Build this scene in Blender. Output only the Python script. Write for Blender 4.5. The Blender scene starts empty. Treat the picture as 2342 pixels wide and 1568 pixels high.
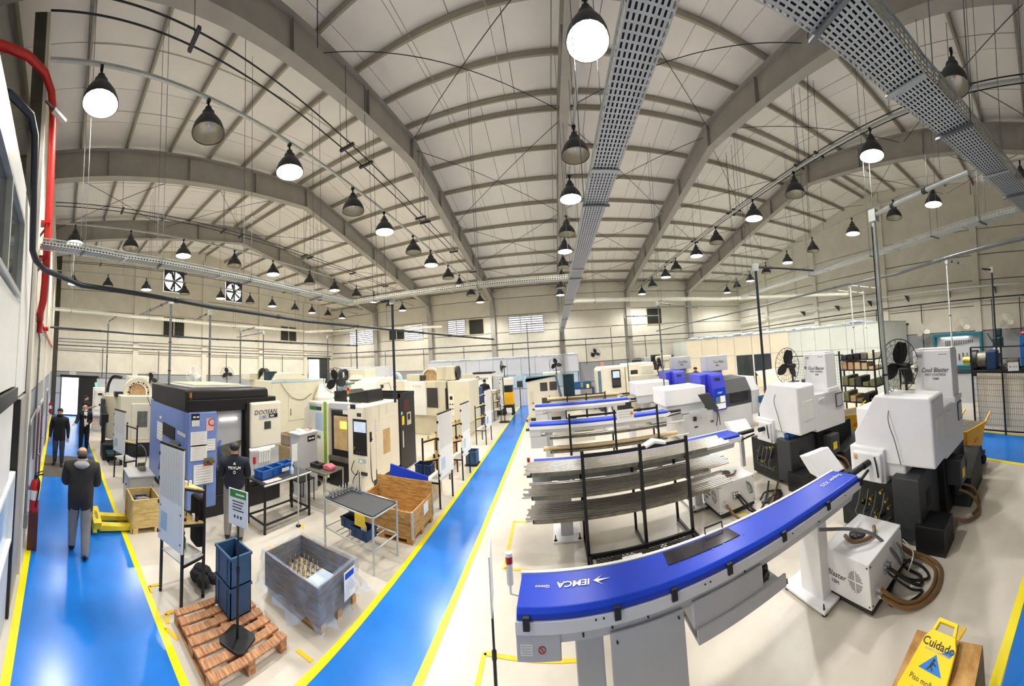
import bpy, bmesh, random
from math import sin, cos, pi, radians, hypot, atan2, sqrt, ceil
from mathutils import Vector, Matrix
random.seed(11)
S = bpy.context.scene
C = S.collection
# ------------------------------------------------------------------ camera
# the photograph is a swept panorama: a cylinder camera, slightly tilted
CAM_Z, FPX = 3.15, 717.0
def cam_axes(yaw=-.129, pitch=.051, roll=.064):
    Rz = Matrix(((cos(yaw), sin(yaw), 0), (-sin(yaw), cos(yaw), 0), (0, 0, 1)))
    Rx = Matrix(((1, 0, 0), (0, cos(pitch), -sin(pitch)), (0, sin(pitch), cos(pitch))))
    Ry = Matrix(((cos(roll), 0, sin(roll)), (0, 1, 0), (-sin(roll), 0, cos(roll))))
    return Rx @ Ry @ Rz
_R = cam_axes()
cd = bpy.data.cameras.new('camera')
cd.type = 'PANO'
cd.panorama_type = 'CENTRAL_CYLINDRICAL'
cd.central_cylindrical_range_u_min = -1171 / FPX
cd.central_cylindrical_range_u_max = 1171 / FPX
cd.central_cylindrical_range_v_min = -784 / FPX
cd.central_cylindrical_range_v_max = 784 / FPX
cd.central_cylindrical_radius = 1.0
cd.clip_start, cd.clip_end = .05, 200
cam = bpy.data.objects.new('camera', cd)
C.objects.link(cam)
cx, cf, cu = _R.col[0], _R.col[1], _R.col[2]
cam.matrix_world = Matrix(((cx[0], cu[0], -cf[0], 0), (cx[1], cu[1], -cf[1], 0), (cx[2], cu[2], -cf[2], CAM_Z), (0, 0, 0, 1)))
S.camera = cam
# ------------------------------------------------------------------ world, exposure
w = bpy.data.worlds.new('world'); S.world = w; w.use_nodes = True
w.node_tree.nodes['Background'].inputs[0].default_value = (.85, .92, 1, 1)
w.node_tree.nodes['Background'].inputs[1].default_value = .8
S.view_settings.view_transform = 'Standard'
S.view_settings.look = 'None'
S.view_settings.gamma = 1
S.view_settings.use_curve_mapping = False
S.view_settings.exposure = 0.0
S.cycles.max_bounces = 6; S.cycles.diffuse_bounces = 4; S.cycles.adaptive_threshold = .03; S.cycles.light_sampling_threshold = .02; S.cycles.glossy_bounces = 3; S.cycles.transmission_bounces = 3; S.cycles.transparent_max_bounces = 6
S.cycles.use_light_tree = False; S.cycles.caustics_reflective = False; S.cycles.caustics_refractive = False
LAMP_W = 375          # watts of one lit high-bay lamp
# ------------------------------------------------------------------ materials
def lin(c):
    return tuple(((x / 255) / 12.92 if x <= 10 else (((x / 255) + .055) / 1.055) ** 2.4) for x in c)
_mats = {}
def mk(name, rgb, rough=.5, metal=0, var=.12, scale=3, bump=0, bscale=60, emit=0, alpha=1, stretch=None, coat=0, trans=0, rgb2=None, detail=4):
    m = bpy.data.materials.new(name); m.use_nodes = True
    nt = m.node_tree; b = nt.nodes['Principled BSDF']
    c = lin(rgb)
    b.inputs['Roughness'].default_value = rough
    b.inputs['Metallic'].default_value = metal
    if coat: b.inputs['Coat Weight'].default_value = coat; b.inputs['Coat Roughness'].default_value = .12
    if trans: b.inputs['Transmission Weight'].default_value = trans
    if alpha < 1: b.inputs['Alpha'].default_value = alpha
    if emit:
        b.inputs['Emission Color'].default_value = (*c, 1); b.inputs['Emission Strength'].default_value = emit
    tc = nt.nodes.new('ShaderNodeTexCoord'); mp = nt.nodes.new('ShaderNodeMapping')
    nt.links.new(tc.outputs['Object'], mp.inputs[0])
    if stretch: mp.inputs['Scale'].default_value = stretch
    if var or rgb2:
        n = nt.nodes.new('ShaderNodeTexNoise'); n.inputs['Scale'].default_value = scale; n.inputs['Detail'].default_value = detail
        n.inputs['Roughness'].default_value = .6
        nt.links.new(mp.outputs[0], n.inputs['Vector'])
        r = nt.nodes.new('ShaderNodeValToRGB')
        d = lin(rgb2) if rgb2 else tuple(x * (1 - var) for x in c)
        r.color_ramp.elements[0].position = .35; r.color_ramp.elements[1].position = .65
        r.color_ramp.elements[0].color = (*d, 1)
        r.color_ramp.elements[1].color = (*(c if rgb2 else tuple(min(1, x * (1 + var * .5)) for x in c)), 1)
        nt.links.new(n.outputs['Fac'], r.inputs[0]); nt.links.new(r.outputs[0], b.inputs['Base Color'])
    else:
        b.inputs['Base Color'].default_value = (*c, 1)
    if bump:
        n2 = nt.nodes.new('ShaderNodeTexNoise'); n2.inputs['Scale'].default_value = bscale
        nt.links.new(mp.outputs[0], n2.inputs['Vector'])
        bp = nt.nodes.new('ShaderNodeBump'); bp.inputs['Strength'].default_value = bump; bp.inputs['Distance'].default_value = .01
        nt.links.new(n2.outputs['Fac'], bp.inputs['Height']); nt.links.new(bp.outputs[0], b.inputs['Normal'])
    if emit: m.cycles.emission_sampling = 'NONE'
    _mats[name] = m
    return m
for a in [
    ('floor', (213, 206, 193), .28, 0, .12, .9, .08, 25), ('blue_floor', (30, 124, 222), .22, 0, .16, .8, .05, 40), ('yellow_line', (255, 236, 0), .35, 0, .05, 2),
    ('amber_line', (250, 200, 40), .45, 0, .15, 6), ('wall_cream', (226, 221, 206), .8, 0, .07, 1.2, .1, 30), ('wall_grey', (158, 161, 165), .75, 0, .07, 1.2, .1, 30),
    ('wall_dado', (196, 200, 206), .75, 0, .05, 1.2), ('joint', (84, 80, 70), .9, 0, .1, 4), ('roof', (247, 243, 236), .75, 0, .04, .8), ('roof_joint', (150, 143, 130), .9),
    ('steel_grey', (168, 164, 156), .55, .1, .08, 2), ('purlin', (172, 166, 150), .6, .1, .08, 2), ('galv', (202, 206, 202), .42, .35, .08, 9), ('galv_light', (222, 220, 206), .45, .25, .08, 9),
    ('dark_pipe', (46, 52, 62), .4, .2, .1, 5), ('grey_pipe', (128, 132, 136), .35, .6, .1, 5), ('red', (196, 30, 30), .35, 0, .12, 4), ('red_pipe', (205, 42, 36), .35, 0, .1, 3),
    ('black', (26, 26, 28), .45, 0, .15, 4), ('blackmetal', (34, 34, 36), .4, .3, .15, 5), ('charcoal', (58, 60, 64), .5, 0, .12, 4), ('rubber', (24, 24, 24), .85, 0, .1, 10),
    ('white', (240, 240, 236), .4, 0, .03, 3), ('white_plastic', (244, 244, 240), .35, 0, .03, 3), ('paper', (246, 246, 242), .8, 0, .03, 8), ('paper_pink', (240, 196, 190), .8, 0, .1, 8),
    ('cream_machine', (226, 220, 196), .4, 0, .05, 2), ('beige_machine', (212, 205, 178), .42, 0, .06, 2), ('warm_white', (244, 238, 218), .36, 0, .04, 2), ('grey_machine', (196, 198, 202), .4, 0, .05, 2),
    ('cool_white', (238, 238, 240), .36, 0, .03, 2), ('machine_blue', (124, 150, 214), .38, 0, .06, 2), ('star_blue', (66, 72, 200), .36, 0, .06, 2), ('lid_blue', (20, 62, 196), .3, 0, .07, 2),
    ('teal_grey', (96, 128, 142), .4, 0, .06, 2), ('dark_teal', (24, 58, 66), .45, 0, .1, 2), ('lime', (132, 176, 40), .5, 0, .15, 9), ('sign_green', (58, 140, 62), .5, 0, .05, 5),
    ('smoke_glass', (48, 46, 52), .08, 0, .1, 2), ('amber_glass', (206, 178, 128), .15, 0, .2, 3), ('navy', (26, 30, 48), .8, 0, .15, 6, .3, 90), ('black_cloth', (22, 23, 28), .85, 0, .15, 6, .3, 90),
    ('charcoal_cloth', (48, 46, 45), .85, 0, .15, 6, .3, 90), ('grey_trousers', (142, 138, 136), .85, 0, .1, 6, .3, 90), ('jeans', (52, 66, 92), .85, 0, .2, 7, .3, 90), ('skin', (206, 158, 132), .5, 0, .08, 12), ('hair_dark', (32, 24, 20), .7, 0, .2, 40, .5, 90),
    ('hair_grey', (98, 84, 74), .7, 0, .2, 40, .5, 90), ('shirt_white', (232, 232, 234), .8, 0, .06, 8), ('hood_grey', (168, 166, 168), .85, 0, .12, 8), ('shoe', (34, 32, 32), .6, 0, .1, 8),
    ('bin_blue', (52, 88, 128), .5, 0, .12, 5), ('bin_navy', (30, 62, 108), .5, 0, .12, 5), ('bin_bright', (28, 98, 178), .45, 0, .1, 5), ('lug_blue', (34, 96, 150), .5, 0, .1, 5),
    ('cart_yellow', (246, 186, 12), .45, 0, .08, 3), ('jack_yellow', (240, 214, 40), .45, 0, .15, 5), ('sign_yellow', (255, 216, 0), .4, 0, .03, 3), ('sign_blue', (22, 120, 210), .5, 0, .03, 3),
    ('steel_bar', (205, 200, 192), .3, .55, .1, 12), ('chrome', (220, 222, 226), .12, 1, .05, 8), ('brass', (190, 170, 90), .3, .8, .1, 8), ('cardboard', (214, 190, 146), .8, 0, .14, 5),
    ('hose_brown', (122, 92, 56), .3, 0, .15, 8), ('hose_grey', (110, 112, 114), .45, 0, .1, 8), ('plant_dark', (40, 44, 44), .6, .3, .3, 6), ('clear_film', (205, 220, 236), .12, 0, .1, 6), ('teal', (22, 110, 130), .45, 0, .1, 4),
    ('partition', (206, 210, 220), .5, 0, .04, 1), ('room_panel', (244, 232, 208), .5, 0, .04, 1), ('room_panel2', (224, 230, 224), .5, 0, .04, 1), ('glass_pale', (190, 214, 232), .1, 0, .12, 1.5), ('glass_dark', (60, 66, 70), .08, 0, .15, 2),
    ('maroon', (84, 34, 36), .5, 0, .1, 4), ('pink_cloth', (226, 120, 136), .85, 0, .1, 8), ('copper', (190, 150, 116), .5, .4, .3, 14), ('tool_tan', (206, 170, 128), .5, .2, .35, 22), ('dirty_steel', (128, 124, 112), .45, .6, .3, 9),
    ('reflector', (206, 200, 182), .3, .6, .06, 6), ('gasket', (20, 20, 22), .5), ('red_lens', (176, 30, 30), .3), ('amber_lens', (240, 130, 40), .3), ('green_off', (40, 110, 70), .3), ('floor_dark', (90, 84, 76), .8, 0, .2, 5), ('grille_dark', (70, 68, 60), .6, .1, .15, 6), ('olive', (120, 120, 84), .6, 0, .2, 6)]:
    mk(*a)
mk('pallet_wood', (214, 160, 118), .75, 0, 0, 5, .35, 40, stretch=(1, 7, 7), rgb2=(150, 104, 70))
mk('crate_wood', (216, 172, 104), .7, 0, 0, 4, .3, 40, stretch=(1.5, 1.5, 9), rgb2=(170, 122, 62))
mk('box_wood', (232, 208, 140), .7, 0, 0, 4, .3, 40, stretch=(1.5, 1.5, 9), rgb2=(200, 166, 98))
mk('old_wood', (142, 116, 90), .75, 0, 0, 4, .3, 40, stretch=(1.5, 1.5, 9), rgb2=(92, 80, 70))
mk('lamp_glow', (255, 250, 236), .5, var=0, emit=30)
mk('day_glow', (250, 252, 255), .5, var=0, emit=1.6)
mk('green_glow', (40, 255, 110), .5, var=0, emit=5)
mk('red_glow', (255, 60, 40), .5, var=0, emit=4)
mk('orange_glow', (255, 150, 60), .5, var=0, emit=4)
mk('screen_glow', (190, 205, 225), .3, var=.2, scale=9, emit=.5)
mk('work_glow', (255, 250, 240), .5, var=0, emit=5)
mk('film', (168, 200, 238), .1, var=.05, alpha=.17, bump=.8, bscale=14)
_f = ML_ = _mats['film'].node_tree; _n = _f.nodes.new('ShaderNodeTexNoise'); _n.inputs['Scale'].default_value = 4; _n.inputs['Distortion'].default_value = .8
_r = _f.nodes.new('ShaderNodeValToRGB'); _r.color_ramp.elements[0].position = .42; _r.color_ramp.elements[1].position = .68; _r.color_ramp.elements[0].color = (.16,) * 3 + (1,); _r.color_ramp.elements[1].color = (.36,) * 3 + (1,)
_c = _f.nodes.new('ShaderNodeTexCoord'); _f.links.new(_c.outputs['Object'], _n.inputs['Vector']); _f.links.new(_n.outputs['Fac'], _r.inputs[0]); _f.links.new(_r.outputs[0], _f.nodes['Principled BSDF'].inputs['Alpha'])
mk('mesh_wire', (40, 40, 42), .5)
def ML(n): return _mats[n]
# ------------------------------------------------------------------ mesh builder
class B:
    def __init__(s): s.v, s.f, s.mi = [], [], []
    def _add(s, vs, fs, m=0):
        o = len(s.v); s.v += [tuple(p) for p in vs]; s.f += [tuple(i + o for i in f) for f in fs]; s.mi += [m] * len(fs); return s
    def box(s, x0, y0, z0, x1, y1, z1, m=0):
        x0, x1 = min(x0, x1), max(x0, x1); y0, y1 = min(y0, y1), max(y0, y1); z0, z1 = min(z0, z1), max(z0, z1)
        return s._add([(x0, y0, z0), (x1, y0, z0), (x1, y1, z0), (x0, y1, z0), (x0, y0, z1), (x1, y0, z1), (x1, y1, z1), (x0, y1, z1)],
                      [(3, 2, 1, 0), (4, 5, 6, 7), (0, 1, 5, 4), (1, 2, 6, 5), (2, 3, 7, 6), (3, 0, 4, 7)], m)
    def bar(s, p, q, a, b, up=(0, 0, 1), m=0):          # rectangular bar from p to q, a wide, b along up
        p, q, up = Vector(p), Vector(q), Vector(up); d = (q - p).normalized()
        if abs(d.dot(up)) > .99: up = Vector((0, 1, 0))
        r = d.cross(up).normalized() * a / 2; u = r.cross(d).normalized() * b / 2
        vs = [p - r - u, p + r - u, p + r + u, p - r + u, q - r - u, q + r - u, q + r + u, q - r + u]
        return s._add(vs, [(0, 1, 2, 3), (7, 6, 5, 4), (1, 0, 4, 5), (2, 1, 5, 6), (3, 2, 6, 7), (0, 3, 7, 4)], m)
    def cyl(s, p, q, r, n=12, r2=None, m=0, cap=True):
        p, q = Vector(p), Vector(q); d = (q - p).normalized(); r2 = r if r2 is None else r2
        a = Vector((1, 0, 0)) if abs(d.x) < .9 else Vector((0, 1, 0)); u = d.cross(a).normalized(); w_ = d.cross(u)
        vs = []
        for c, rr in ((p, r), (q, r2)): vs += [c + (u * cos(2 * pi * i / n) + w_ * sin(2 * pi * i / n)) * rr for i in range(n)]
        fs = [(i, (i + 1) % n, n + (i + 1) % n, n + i) for i in range(n)]
        if cap: fs += [tuple(range(n - 1, -1, -1)), tuple(range(n, 2 * n))]
        return s._add(vs, fs, m)
    def tube(s, pts, r, n=8, m=0):
        pts = [Vector(p) for p in pts]; k = len(pts); vs = []; u = None
        for i, p in enumerate(pts):
            d = (pts[min(i + 1, k - 1)] - pts[max(i - 1, 0)]).normalized()
            if u is None: u = d.cross(Vector((0, 0, 1)) if abs(d.z) < .9 else Vector((1, 0, 0))).normalized()
            u = (u - d * u.dot(d)).normalized(); w_ = d.cross(u)
            rr = r[i] if isinstance(r, (list, tuple)) else r
            vs += [p + (u * cos(2 * pi * j / n) + w_ * sin(2 * pi * j / n)) * rr for j in range(n)]
        fs = [(i * n + j, i * n + (j + 1) % n, (i + 1) * n + (j + 1) % n, (i + 1) * n + j) for i in range(k - 1) for j in range(n)]
        fs += [tuple(range(n - 1, -1, -1)), tuple(range((k - 1) * n, k * n))]
        return s._add(vs, fs, m)
    def lathe(s, prof, c=(0, 0, 0), ax='z', n=24, m=0):
        vs = []; c = Vector(c)
        for r, h in prof:
            for i in range(n):
                a = 2 * pi * i / n; x, y = r * cos(a), r * sin(a)
                vs.append(c + Vector({'z': (x, y, h), 'x': (h, x, y), 'y': (y, h, x)}[ax]))
        fs = [(i * n + j, i * n + (j + 1) % n, (i + 1) * n + (j + 1) % n, (i + 1) * n + j) for i in range(len(prof) - 1) for j in range(n)]
        return s._add(vs, fs, m)
    def prism(s, poly, ax, a, b, m=0):                   # polygon (2D) extruded along axis ax from a to b
        n = len(poly)
        f3 = {'x': lambda u, v, t: (t, u, v), 'y': lambda u, v, t: (u, t, v), 'z': lambda u, v, t: (u, v, t)}[ax]
        vs = [f3(u, v, a) for u, v in poly] + [f3(u, v, b) for u, v in poly]
        fs = [tuple(range(n - 1, -1, -1)), tuple(range(n, 2 * n))] + [(i, (i + 1) % n, n + (i + 1) % n, n + i) for i in range(n)]
        return s._add(vs, fs, m)
    def hexa(s, b4, t4, m=0):                            # 4 bottom + 4 top corners
        return s._add(list(b4) + list(t4), [(3, 2, 1, 0), (4, 5, 6, 7), (0, 1, 5, 4), (1, 2, 6, 5), (2, 3, 7, 6), (3, 0, 4, 7)], m)
    def ring(s, r0, r1, h0, h1, c, ax='z', n=24, m=0):
        return s.lathe([(r0, h0), (r1, h0), (r1, h1), (r0, h1), (r0, h0)], c, ax, n, m)
    def ball(s, c, r, n=10, sq=(1, 1, 1), m=0):
        vs = []; c = Vector(c); k = max(4, n // 2)
        for i in range(1, k):
            t = pi * i / k
            vs += [c + Vector((r * sq[0] * sin(t) * cos(2 * pi * j / n), r * sq[1] * sin(t) * sin(2 * pi * j / n), r * sq[2] * cos(t))) for j in range(n)]
        top, bot = len(vs), len(vs) + 1
        vs += [c + Vector((0, 0, r * sq[2])), c - Vector((0, 0, r * sq[2]))]
        fs = [(i * n + j, (i + 1) * n + j, (i + 1) * n + (j + 1) % n, i * n + (j + 1) % n) for i in range(k - 2) for j in range(n)]
        fs += [(top, j, (j + 1) % n) for j in range(n)] + [(bot, (k - 2) * n + (j + 1) % n, (k - 2) * n + j) for j in range(n)]
        return s._add(vs, fs, m)
    def mesh(s, name):
        me = bpy.data.meshes.new(name); me.from_pydata(s.v, [], s.f)
        bm = bmesh.new(); bm.from_mesh(me); bmesh.ops.recalc_face_normals(bm, faces=bm.faces); bm.to_mesh(me); bm.free()
        return me
def link(o, parent=None):
    C.objects.link(o)
    if parent: o.parent = parent
    return o
def P(name, b, mat, parent=None, bev=0, sm=False, label=None, loc=None, rot=None, kind=None):
    """one mesh object out of builder b (or an existing mesh)"""
    if isinstance(b, B):
        me = b.mesh(name)
        for m in ([mat] if isinstance(mat, str) else mat): me.materials.append(ML(m))
        if not isinstance(mat, str): me.polygons.foreach_set('material_index', b.mi)
        if sm:
            me.polygons.foreach_set('use_smooth', [True] * len(me.polygons))
            try: me.set_sharp_from_angle(angle=radians(40))
            except Exception: pass
    else: me = b
    o = bpy.data.objects.new(name, me); link(o, parent)
    if loc: o.location = loc
    if rot: o.rotation_euler = rot
    if bev:
        md = o.modifiers.new('bevel', 'BEVEL'); md.width = bev; md.segments = 2; md.limit_method = 'ANGLE'; md.angle_limit = radians(40)
    if label: o['label'] = label
    if kind: o['kind'] = kind
    return o
def tag(o, label, cat, group=None):
    o['label'] = label; o['category'] = cat
    if group: o['group'] = group
    return o
def T(name, label, cat, loc=(0, 0, 0), rz=0, group=None):
    o = bpy.data.objects.new(name, None); link(o); o.location = loc; o.rotation_euler = (0, 0, rz); o.empty_display_size = .2
    return tag(o, label, cat, group)
def dup(root, loc, rz=None, label=None, group=None, skip=()):
    r = root.copy(); C.objects.link(r); r.location = loc
    if rz is not None: r.rotation_euler = (0, 0, rz)
    if label: r['label'] = label
    if group: r['group'] = group
    for ch in list(root.children):
        if ch.name.split('.')[0] in skip: continue
        c = ch.copy(); C.objects.link(c); c.parent = r
        for g in ch.children:
            d = g.copy(); C.objects.link(d); d.parent = c
    return r
def struct(o): o['kind'] = 'structure'; return o
def text(s, size, mat, parent, loc, rot, name='lettering', ext=.001, shear=0, mirror=False, align='CENTER', bold=0, sx=1):
    cu_ = bpy.data.curves.new('t', 'FONT'); cu_.body = s; cu_.size = size; cu_.extrude = ext; cu_.align_x = align; cu_.align_y = 'CENTER'; cu_.shear = shear; cu_.offset = bold
    cu_.resolution_u = 2
    t = bpy.data.objects.new('t', cu_); C.objects.link(t)
    dg = bpy.context.evaluated_depsgraph_get(); me = bpy.data.meshes.new_from_object(t.evaluated_get(dg))
    bpy.data.objects.remove(t); bpy.data.curves.remove(cu_)
    if mirror or sx != 1: me.transform(Matrix.Diagonal((-sx if mirror else sx, 1, 1, 1)))
    me.materials.clear(); me.materials.append(ML(mat))
    o = bpy.data.objects.new(name, me); link(o, parent); o.location = loc; o.rotation_euler = rot
    return o
R_NX = (pi / 2, 0, -pi / 2)      # lettering that faces -X
R_PX = (pi / 2, 0, pi / 2)       # faces +X
R_NY = (pi / 2, 0, 0)            # faces -Y (towards the camera)
# ================================================================== THE HALL
SP, XO = 5.03, .743
XL, XR, YF, YN, YB = -4 * SP + XO, 3 * SP + XO, 22.94, -.5, -6.0
YR, ZR = 9.32, 10.6
def roof_z(y, d=0): return ZR + d - (.185 * (y - YR) if y > YR else .144 * (YR - y))
b = B(); b.box(XL - .4, YB - .3, -.12, XR + .4, YF + .3, 0); fl = struct(P('floor', b, 'floor'))
def flat(pts, z=.004):
    n = len(pts); b = B(); b._add([(x, y, -.02) for x, y in pts] + [(x, y, z) for x, y in pts], [tuple(range(n - 1, -1, -1)), tuple(range(n, 2 * n))] + [(i, (i + 1) % n, n + (i + 1) % n, n + i) for i in range(n)]); return b
P('aisle_paint', flat([(XL, -.37), (-.9, -.37), (-.9, 1.33), (XL, 1.33)]), 'blue_floor', fl)
P('aisle_paint', flat([(-2.46, 1.33), (-1.5, 1.33), (-1.6, 22.3), (-2.57, 22.3)], .0035), 'blue_floor', fl)
P('aisle_paint', flat([(-.9, -1.5), (6.6, -1.5), (7.0, -.2), (4.2, .28), (2.0, .62), (-.9, 1.2)], .003), 'blue_floor', fl)
P('aisle_paint', flat([(6.85, .5), (8.66, .7), (9.12, 2.15), (9.6, 6.5), (7.9, 6.5), (7.2, 1.66)]), 'blue_floor', fl)
def stripe(p, q, w_=.085, mat='yellow_line', z=.006):
    p, q = Vector((*p, 0)), Vector((*q, 0)); n = (q - p).cross(Vector((0, 0, 1))).normalized() * w_ / 2
    return P('floor_line', flat([(v.x, v.y) for v in (p - n, q - n, q + n, p + n)], z), mat, fl)
stripe((XL, -.39), (-.9, -.37), .1); stripe((-12.4, 1.36), (-2.46, 1.37), .09)
stripe((-2.46, 1.37), (-2.57, 22.3), .09); stripe((-1.5, 1.37), (-1.61, 19.9), .09); stripe((-1.5, 1.33), (2.2, .66), .1); stripe((2.2, .66), (4.4, .26), .1)
stripe((6.83, .6), (7.2, 1.68), .1); stripe((7.2, 1.68), (8.0, 6.5), .1); stripe((8.66, .7), (9.1, 2.17), .1); stripe((9.1, 2.17), (9.6, 6.5), .1)
for p, q in [((-.95, 3.5), (.1, 3.42)), ((-.95, 3.5), (-.93, 2.5)), ((-.93, 2.5), (-.38, 2.45)), ((-.95, 4.9), (-.98, 6.3)), ((-.98, 6.3), (-.2, 6.3)), ((-.95, 4.9), (-.2, 4.85)), ((2.6, 4.6), (3.2, 4.75)), ((3.2, 4.75), (3.1, 5.1)),
             ((2.35, 1.2), (3.0, 1.0)), ((-2.78, 2.58), (-2.56, 2.6)), ((-4.55, 1.43), (-4.42, 1.43)), ((-4.55, 1.43), (-4.55, 1.6)), ((-4.0, 2.2), (-3.9, 2.0)), ((-4.0, 1.48), (-3.85, 1.47)), ((-4.0, 1.48), (-4.02, 1.6)), ((-3.8, 1.42), (-3.6, 1.5)),
             ((-4.62, 3.62), (-4.5, 3.62)), ((-5.5, 3.7), (-5.4, 3.8)), ((-4.75, 4.6), (-4.65, 4.5))]:
    stripe(p, q, .05, 'amber_line')
b = flat([(-10.9, -.34), (-8.9, -.34), (-8.9, 1.3), (-10.9, 1.3)], .007); P('floor_mat', b, 'floor_dark', fl)
# ---- walls: cast panels with open joints on a backing slab
def panel_wall(wall, axis, at, bays, rows, out, hole=None, inset=.02):
    """panels in (bays) x (rows); axis 'x': wall in plane X=at spanning Y; out = +1/-1 direction of the hall"""
    cache = {}
    for a0, a1 in bays:
        for z0, z1, mat in rows:
            if hole and hole(a0, a1, z0, z1): continue
            key = (round(a1 - a0, 3), round(z1 - z0, 3), mat)
            if key not in cache:
                bb = B(); w_, h_ = (a1 - a0) / 2 - inset, (z1 - z0) / 2 - inset
                if axis == 'x': bb.box(-.02, -w_, -h_, .02, w_, h_)
                else: bb.box(-w_, -.02, -h_, w_, .02, h_)
                cache[key] = P('wall_panel', bb, mat, wall)
                o = cache[key]
            else: o = P('wall_panel', cache[key].data, mat, wall)
            o.location = (at + out * .02, (a0 + a1) / 2, (z0 + z1) / 2) if axis == 'x' else ((a0 + a1) / 2, at + out * .02, (z0 + z1) / 2)
def rows_to(top, dado, lower='wall_grey', split=1.32):
    r = [(0, split, lower), (split, dado, lower)]; z = dado
    while z < top - .02: r.append((z, min(z + 1.28, top), 'wall_cream')); z += 1.28
    return r
# left end wall (gable)
cols = [-.2, 4.7, 9.5, 14.3, 19.1, YF]
b = B(); b.prism([(YB, 0), (YF, 0), (YF, roof_z(YF, .74)), (YR, roof_z(YR, .74)), (YB, roof_z(YB, .74))], 'x', XL - .25, XL); wl = struct(P('wall_left', b, 'joint'))
bays = [(cols[i], cols[i + 1]) for i in range(5)]
door_hole = lambda a0, a1, z0, z1: a0 < .5 and z1 < 2.7
panel_wall(wl, 'x', XL, bays, rows_to(7.78, 2.66), 1, door_hole)
def gable_top(wall, at, out, cs, z):
    for a0, a1 in zip(cs, cs[1:]):
        pts = [(a0 + .015, z + .015), (a1 - .015, z + .015), (a1 - .015, max(z + .02, roof_z(a1, .64)))] + ([(YR, roof_z(YR, .64))] if a0 < YR < a1 else []) + [(a0 + .015, max(z + .02, roof_z(a0, .64)))]
        b = B(); b.prism(pts, 'x', at, at + out * .04); P('wall_panel', b, 'wall_cream', wall)
gable_top(wl, XL, 1, cols, 7.78)
panel_wall(wl, 'x', XL, [(-.2, .12)], [(0, 1.32, 'wall_dado'), (1.32, 2.34, 'wall_dado')], 1); panel_wall(wl, 'x', XL, [(2.3, 4.7)], [(0, 1.32, 'wall_dado'), (1.32, 2.34, 'wall_dado')], 1); panel_wall(wl, 'x', XL, [(-.2, 4.7)], [(2.34, 2.66, 'wall_grey')], 1)
for y in cols[1:5]: b = B(); b.box(XL, y - .17, 0, XL + .16, y + .17, roof_z(y)); P('column', b, 'wall_cream', wl)
# far wall
b = B(); b.box(XL - .25, YF, 0, XR + .25, YF + .25, roof_z(YF, .74)); wf = struct(P('wall_far', b, 'joint'))
fb = [(XL + i * SP, XL + (i + 1) * SP) for i in range(7)]
panel_wall(wf, 'y', YF, fb, rows_to(8.66, 2.75), -1)
for i in range(1, 7):
    x = XL + i * SP; b = B(); b.box(x - .17, YF - .3, 0, x + .17, YF, roof_z(YF) - .1); b.prism([(YF - .3, 7.0), (YF - .75, roof_z(YF) - .15), (YF - .3, roof_z(YF) - .15)], 'x', x - .1, x + .1); P('column', b, 'steel_grey', wf)
# right end wall
b = B(); b.prism([(YB, 0), (YF, 0), (YF, roof_z(YF, .74)), (YR, roof_z(YR, .74)), (YB, roof_z(YB, .74))], 'x', XR, XR + .25); wr = struct(P('wall_right', b, 'joint'))
rc = [-1.85, 3.37, 8.65, 13.9, 19.1, YF]
panel_wall(wr, 'x', XR, [(rc[i], rc[i + 1]) for i in range(5)], rows_to(8.07, 2.95, 'wall_grey', 1.45), -1)
gable_top(wr, XR, -1, rc, 8.07)
for y in rc[1:5]: b = B(); b.box(XR - .16, y - .17, 0, XR, y + .17, roof_z(y)); P('column', b, 'wall_cream', wr)
# wall behind the camera
b = B(); b.box(XL - .25, YB - .25, 0, XR + .25, YB, roof_z(YB, .74)); struct(P('wall_back', b, 'wall_cream'))
# ---- near wall along the left aisle
b = B(); b.box(XL, YN - .2, 0, -4.8, YN, 8.9); wn = struct(P('wall_near', b, 'joint'))
for x0, x1 in [(XL, -14.4), (-14.4, -9.35), (-9.35, -4.8)]:
    for z0, z1, m_ in [(0, 1.32, 'wall_dado'), (1.32, 2.64, 'wall_grey')] + [(2.64 + i * 1.25, 2.64 + (i + 1) * 1.25, 'wall_cream') for i in range(5)]:
        b = B(); b.box(x0 + .02, YN, z0 + .015, x1 - .02, YN + .03, z1 - .015); P('wall_panel', b, m_, wn)
for x in (-14.4, -9.35, -4.95): b = B(); b.box(x - .15, YN, 0, x + .15, YN + .06, 8.9); P('column', b, 'wall_cream', wn)
# lower, nearer stretch with glazing (office front)
b = B(); b.box(-4.8, YN - .25, 0, .2, YN - .06, 5.25); wo = struct(P('wall_office', b, 'wall_cream'))
for x0, x1, z0, z1, m_ in [(-3.65, .1, 2.86, 3.82, 'white'), (-3.65, .1, 4.78, 5.22, 'white'), (-3.6, .1, 1.82, 2.66, 'white'), (-4.0, .1, .0, .92, 'wall_dado'), (-4.78, -3.72, 2.7, 5.2, 'white')]:
    b = B(); b.box(x0, YN - .06, z0, x1, YN - .01, z1); P('wall_panel', b, m_, wo)
b = B(); b.box(-3.65, YN - .05, 2.7, .1, YN + .03, 2.84); P('rail', b, 'blackmetal', wo)
b = B(); b.box(-4.78, YN - .05, 0, -4.06, YN + .02, 2.66); P('post', b, 'steel_grey', wo)
b = B(); b.box(-4.06, YN - .05, 0, -3.98, YN + .03, 2.66); P('post', b, 'blackmetal', wo)
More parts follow.
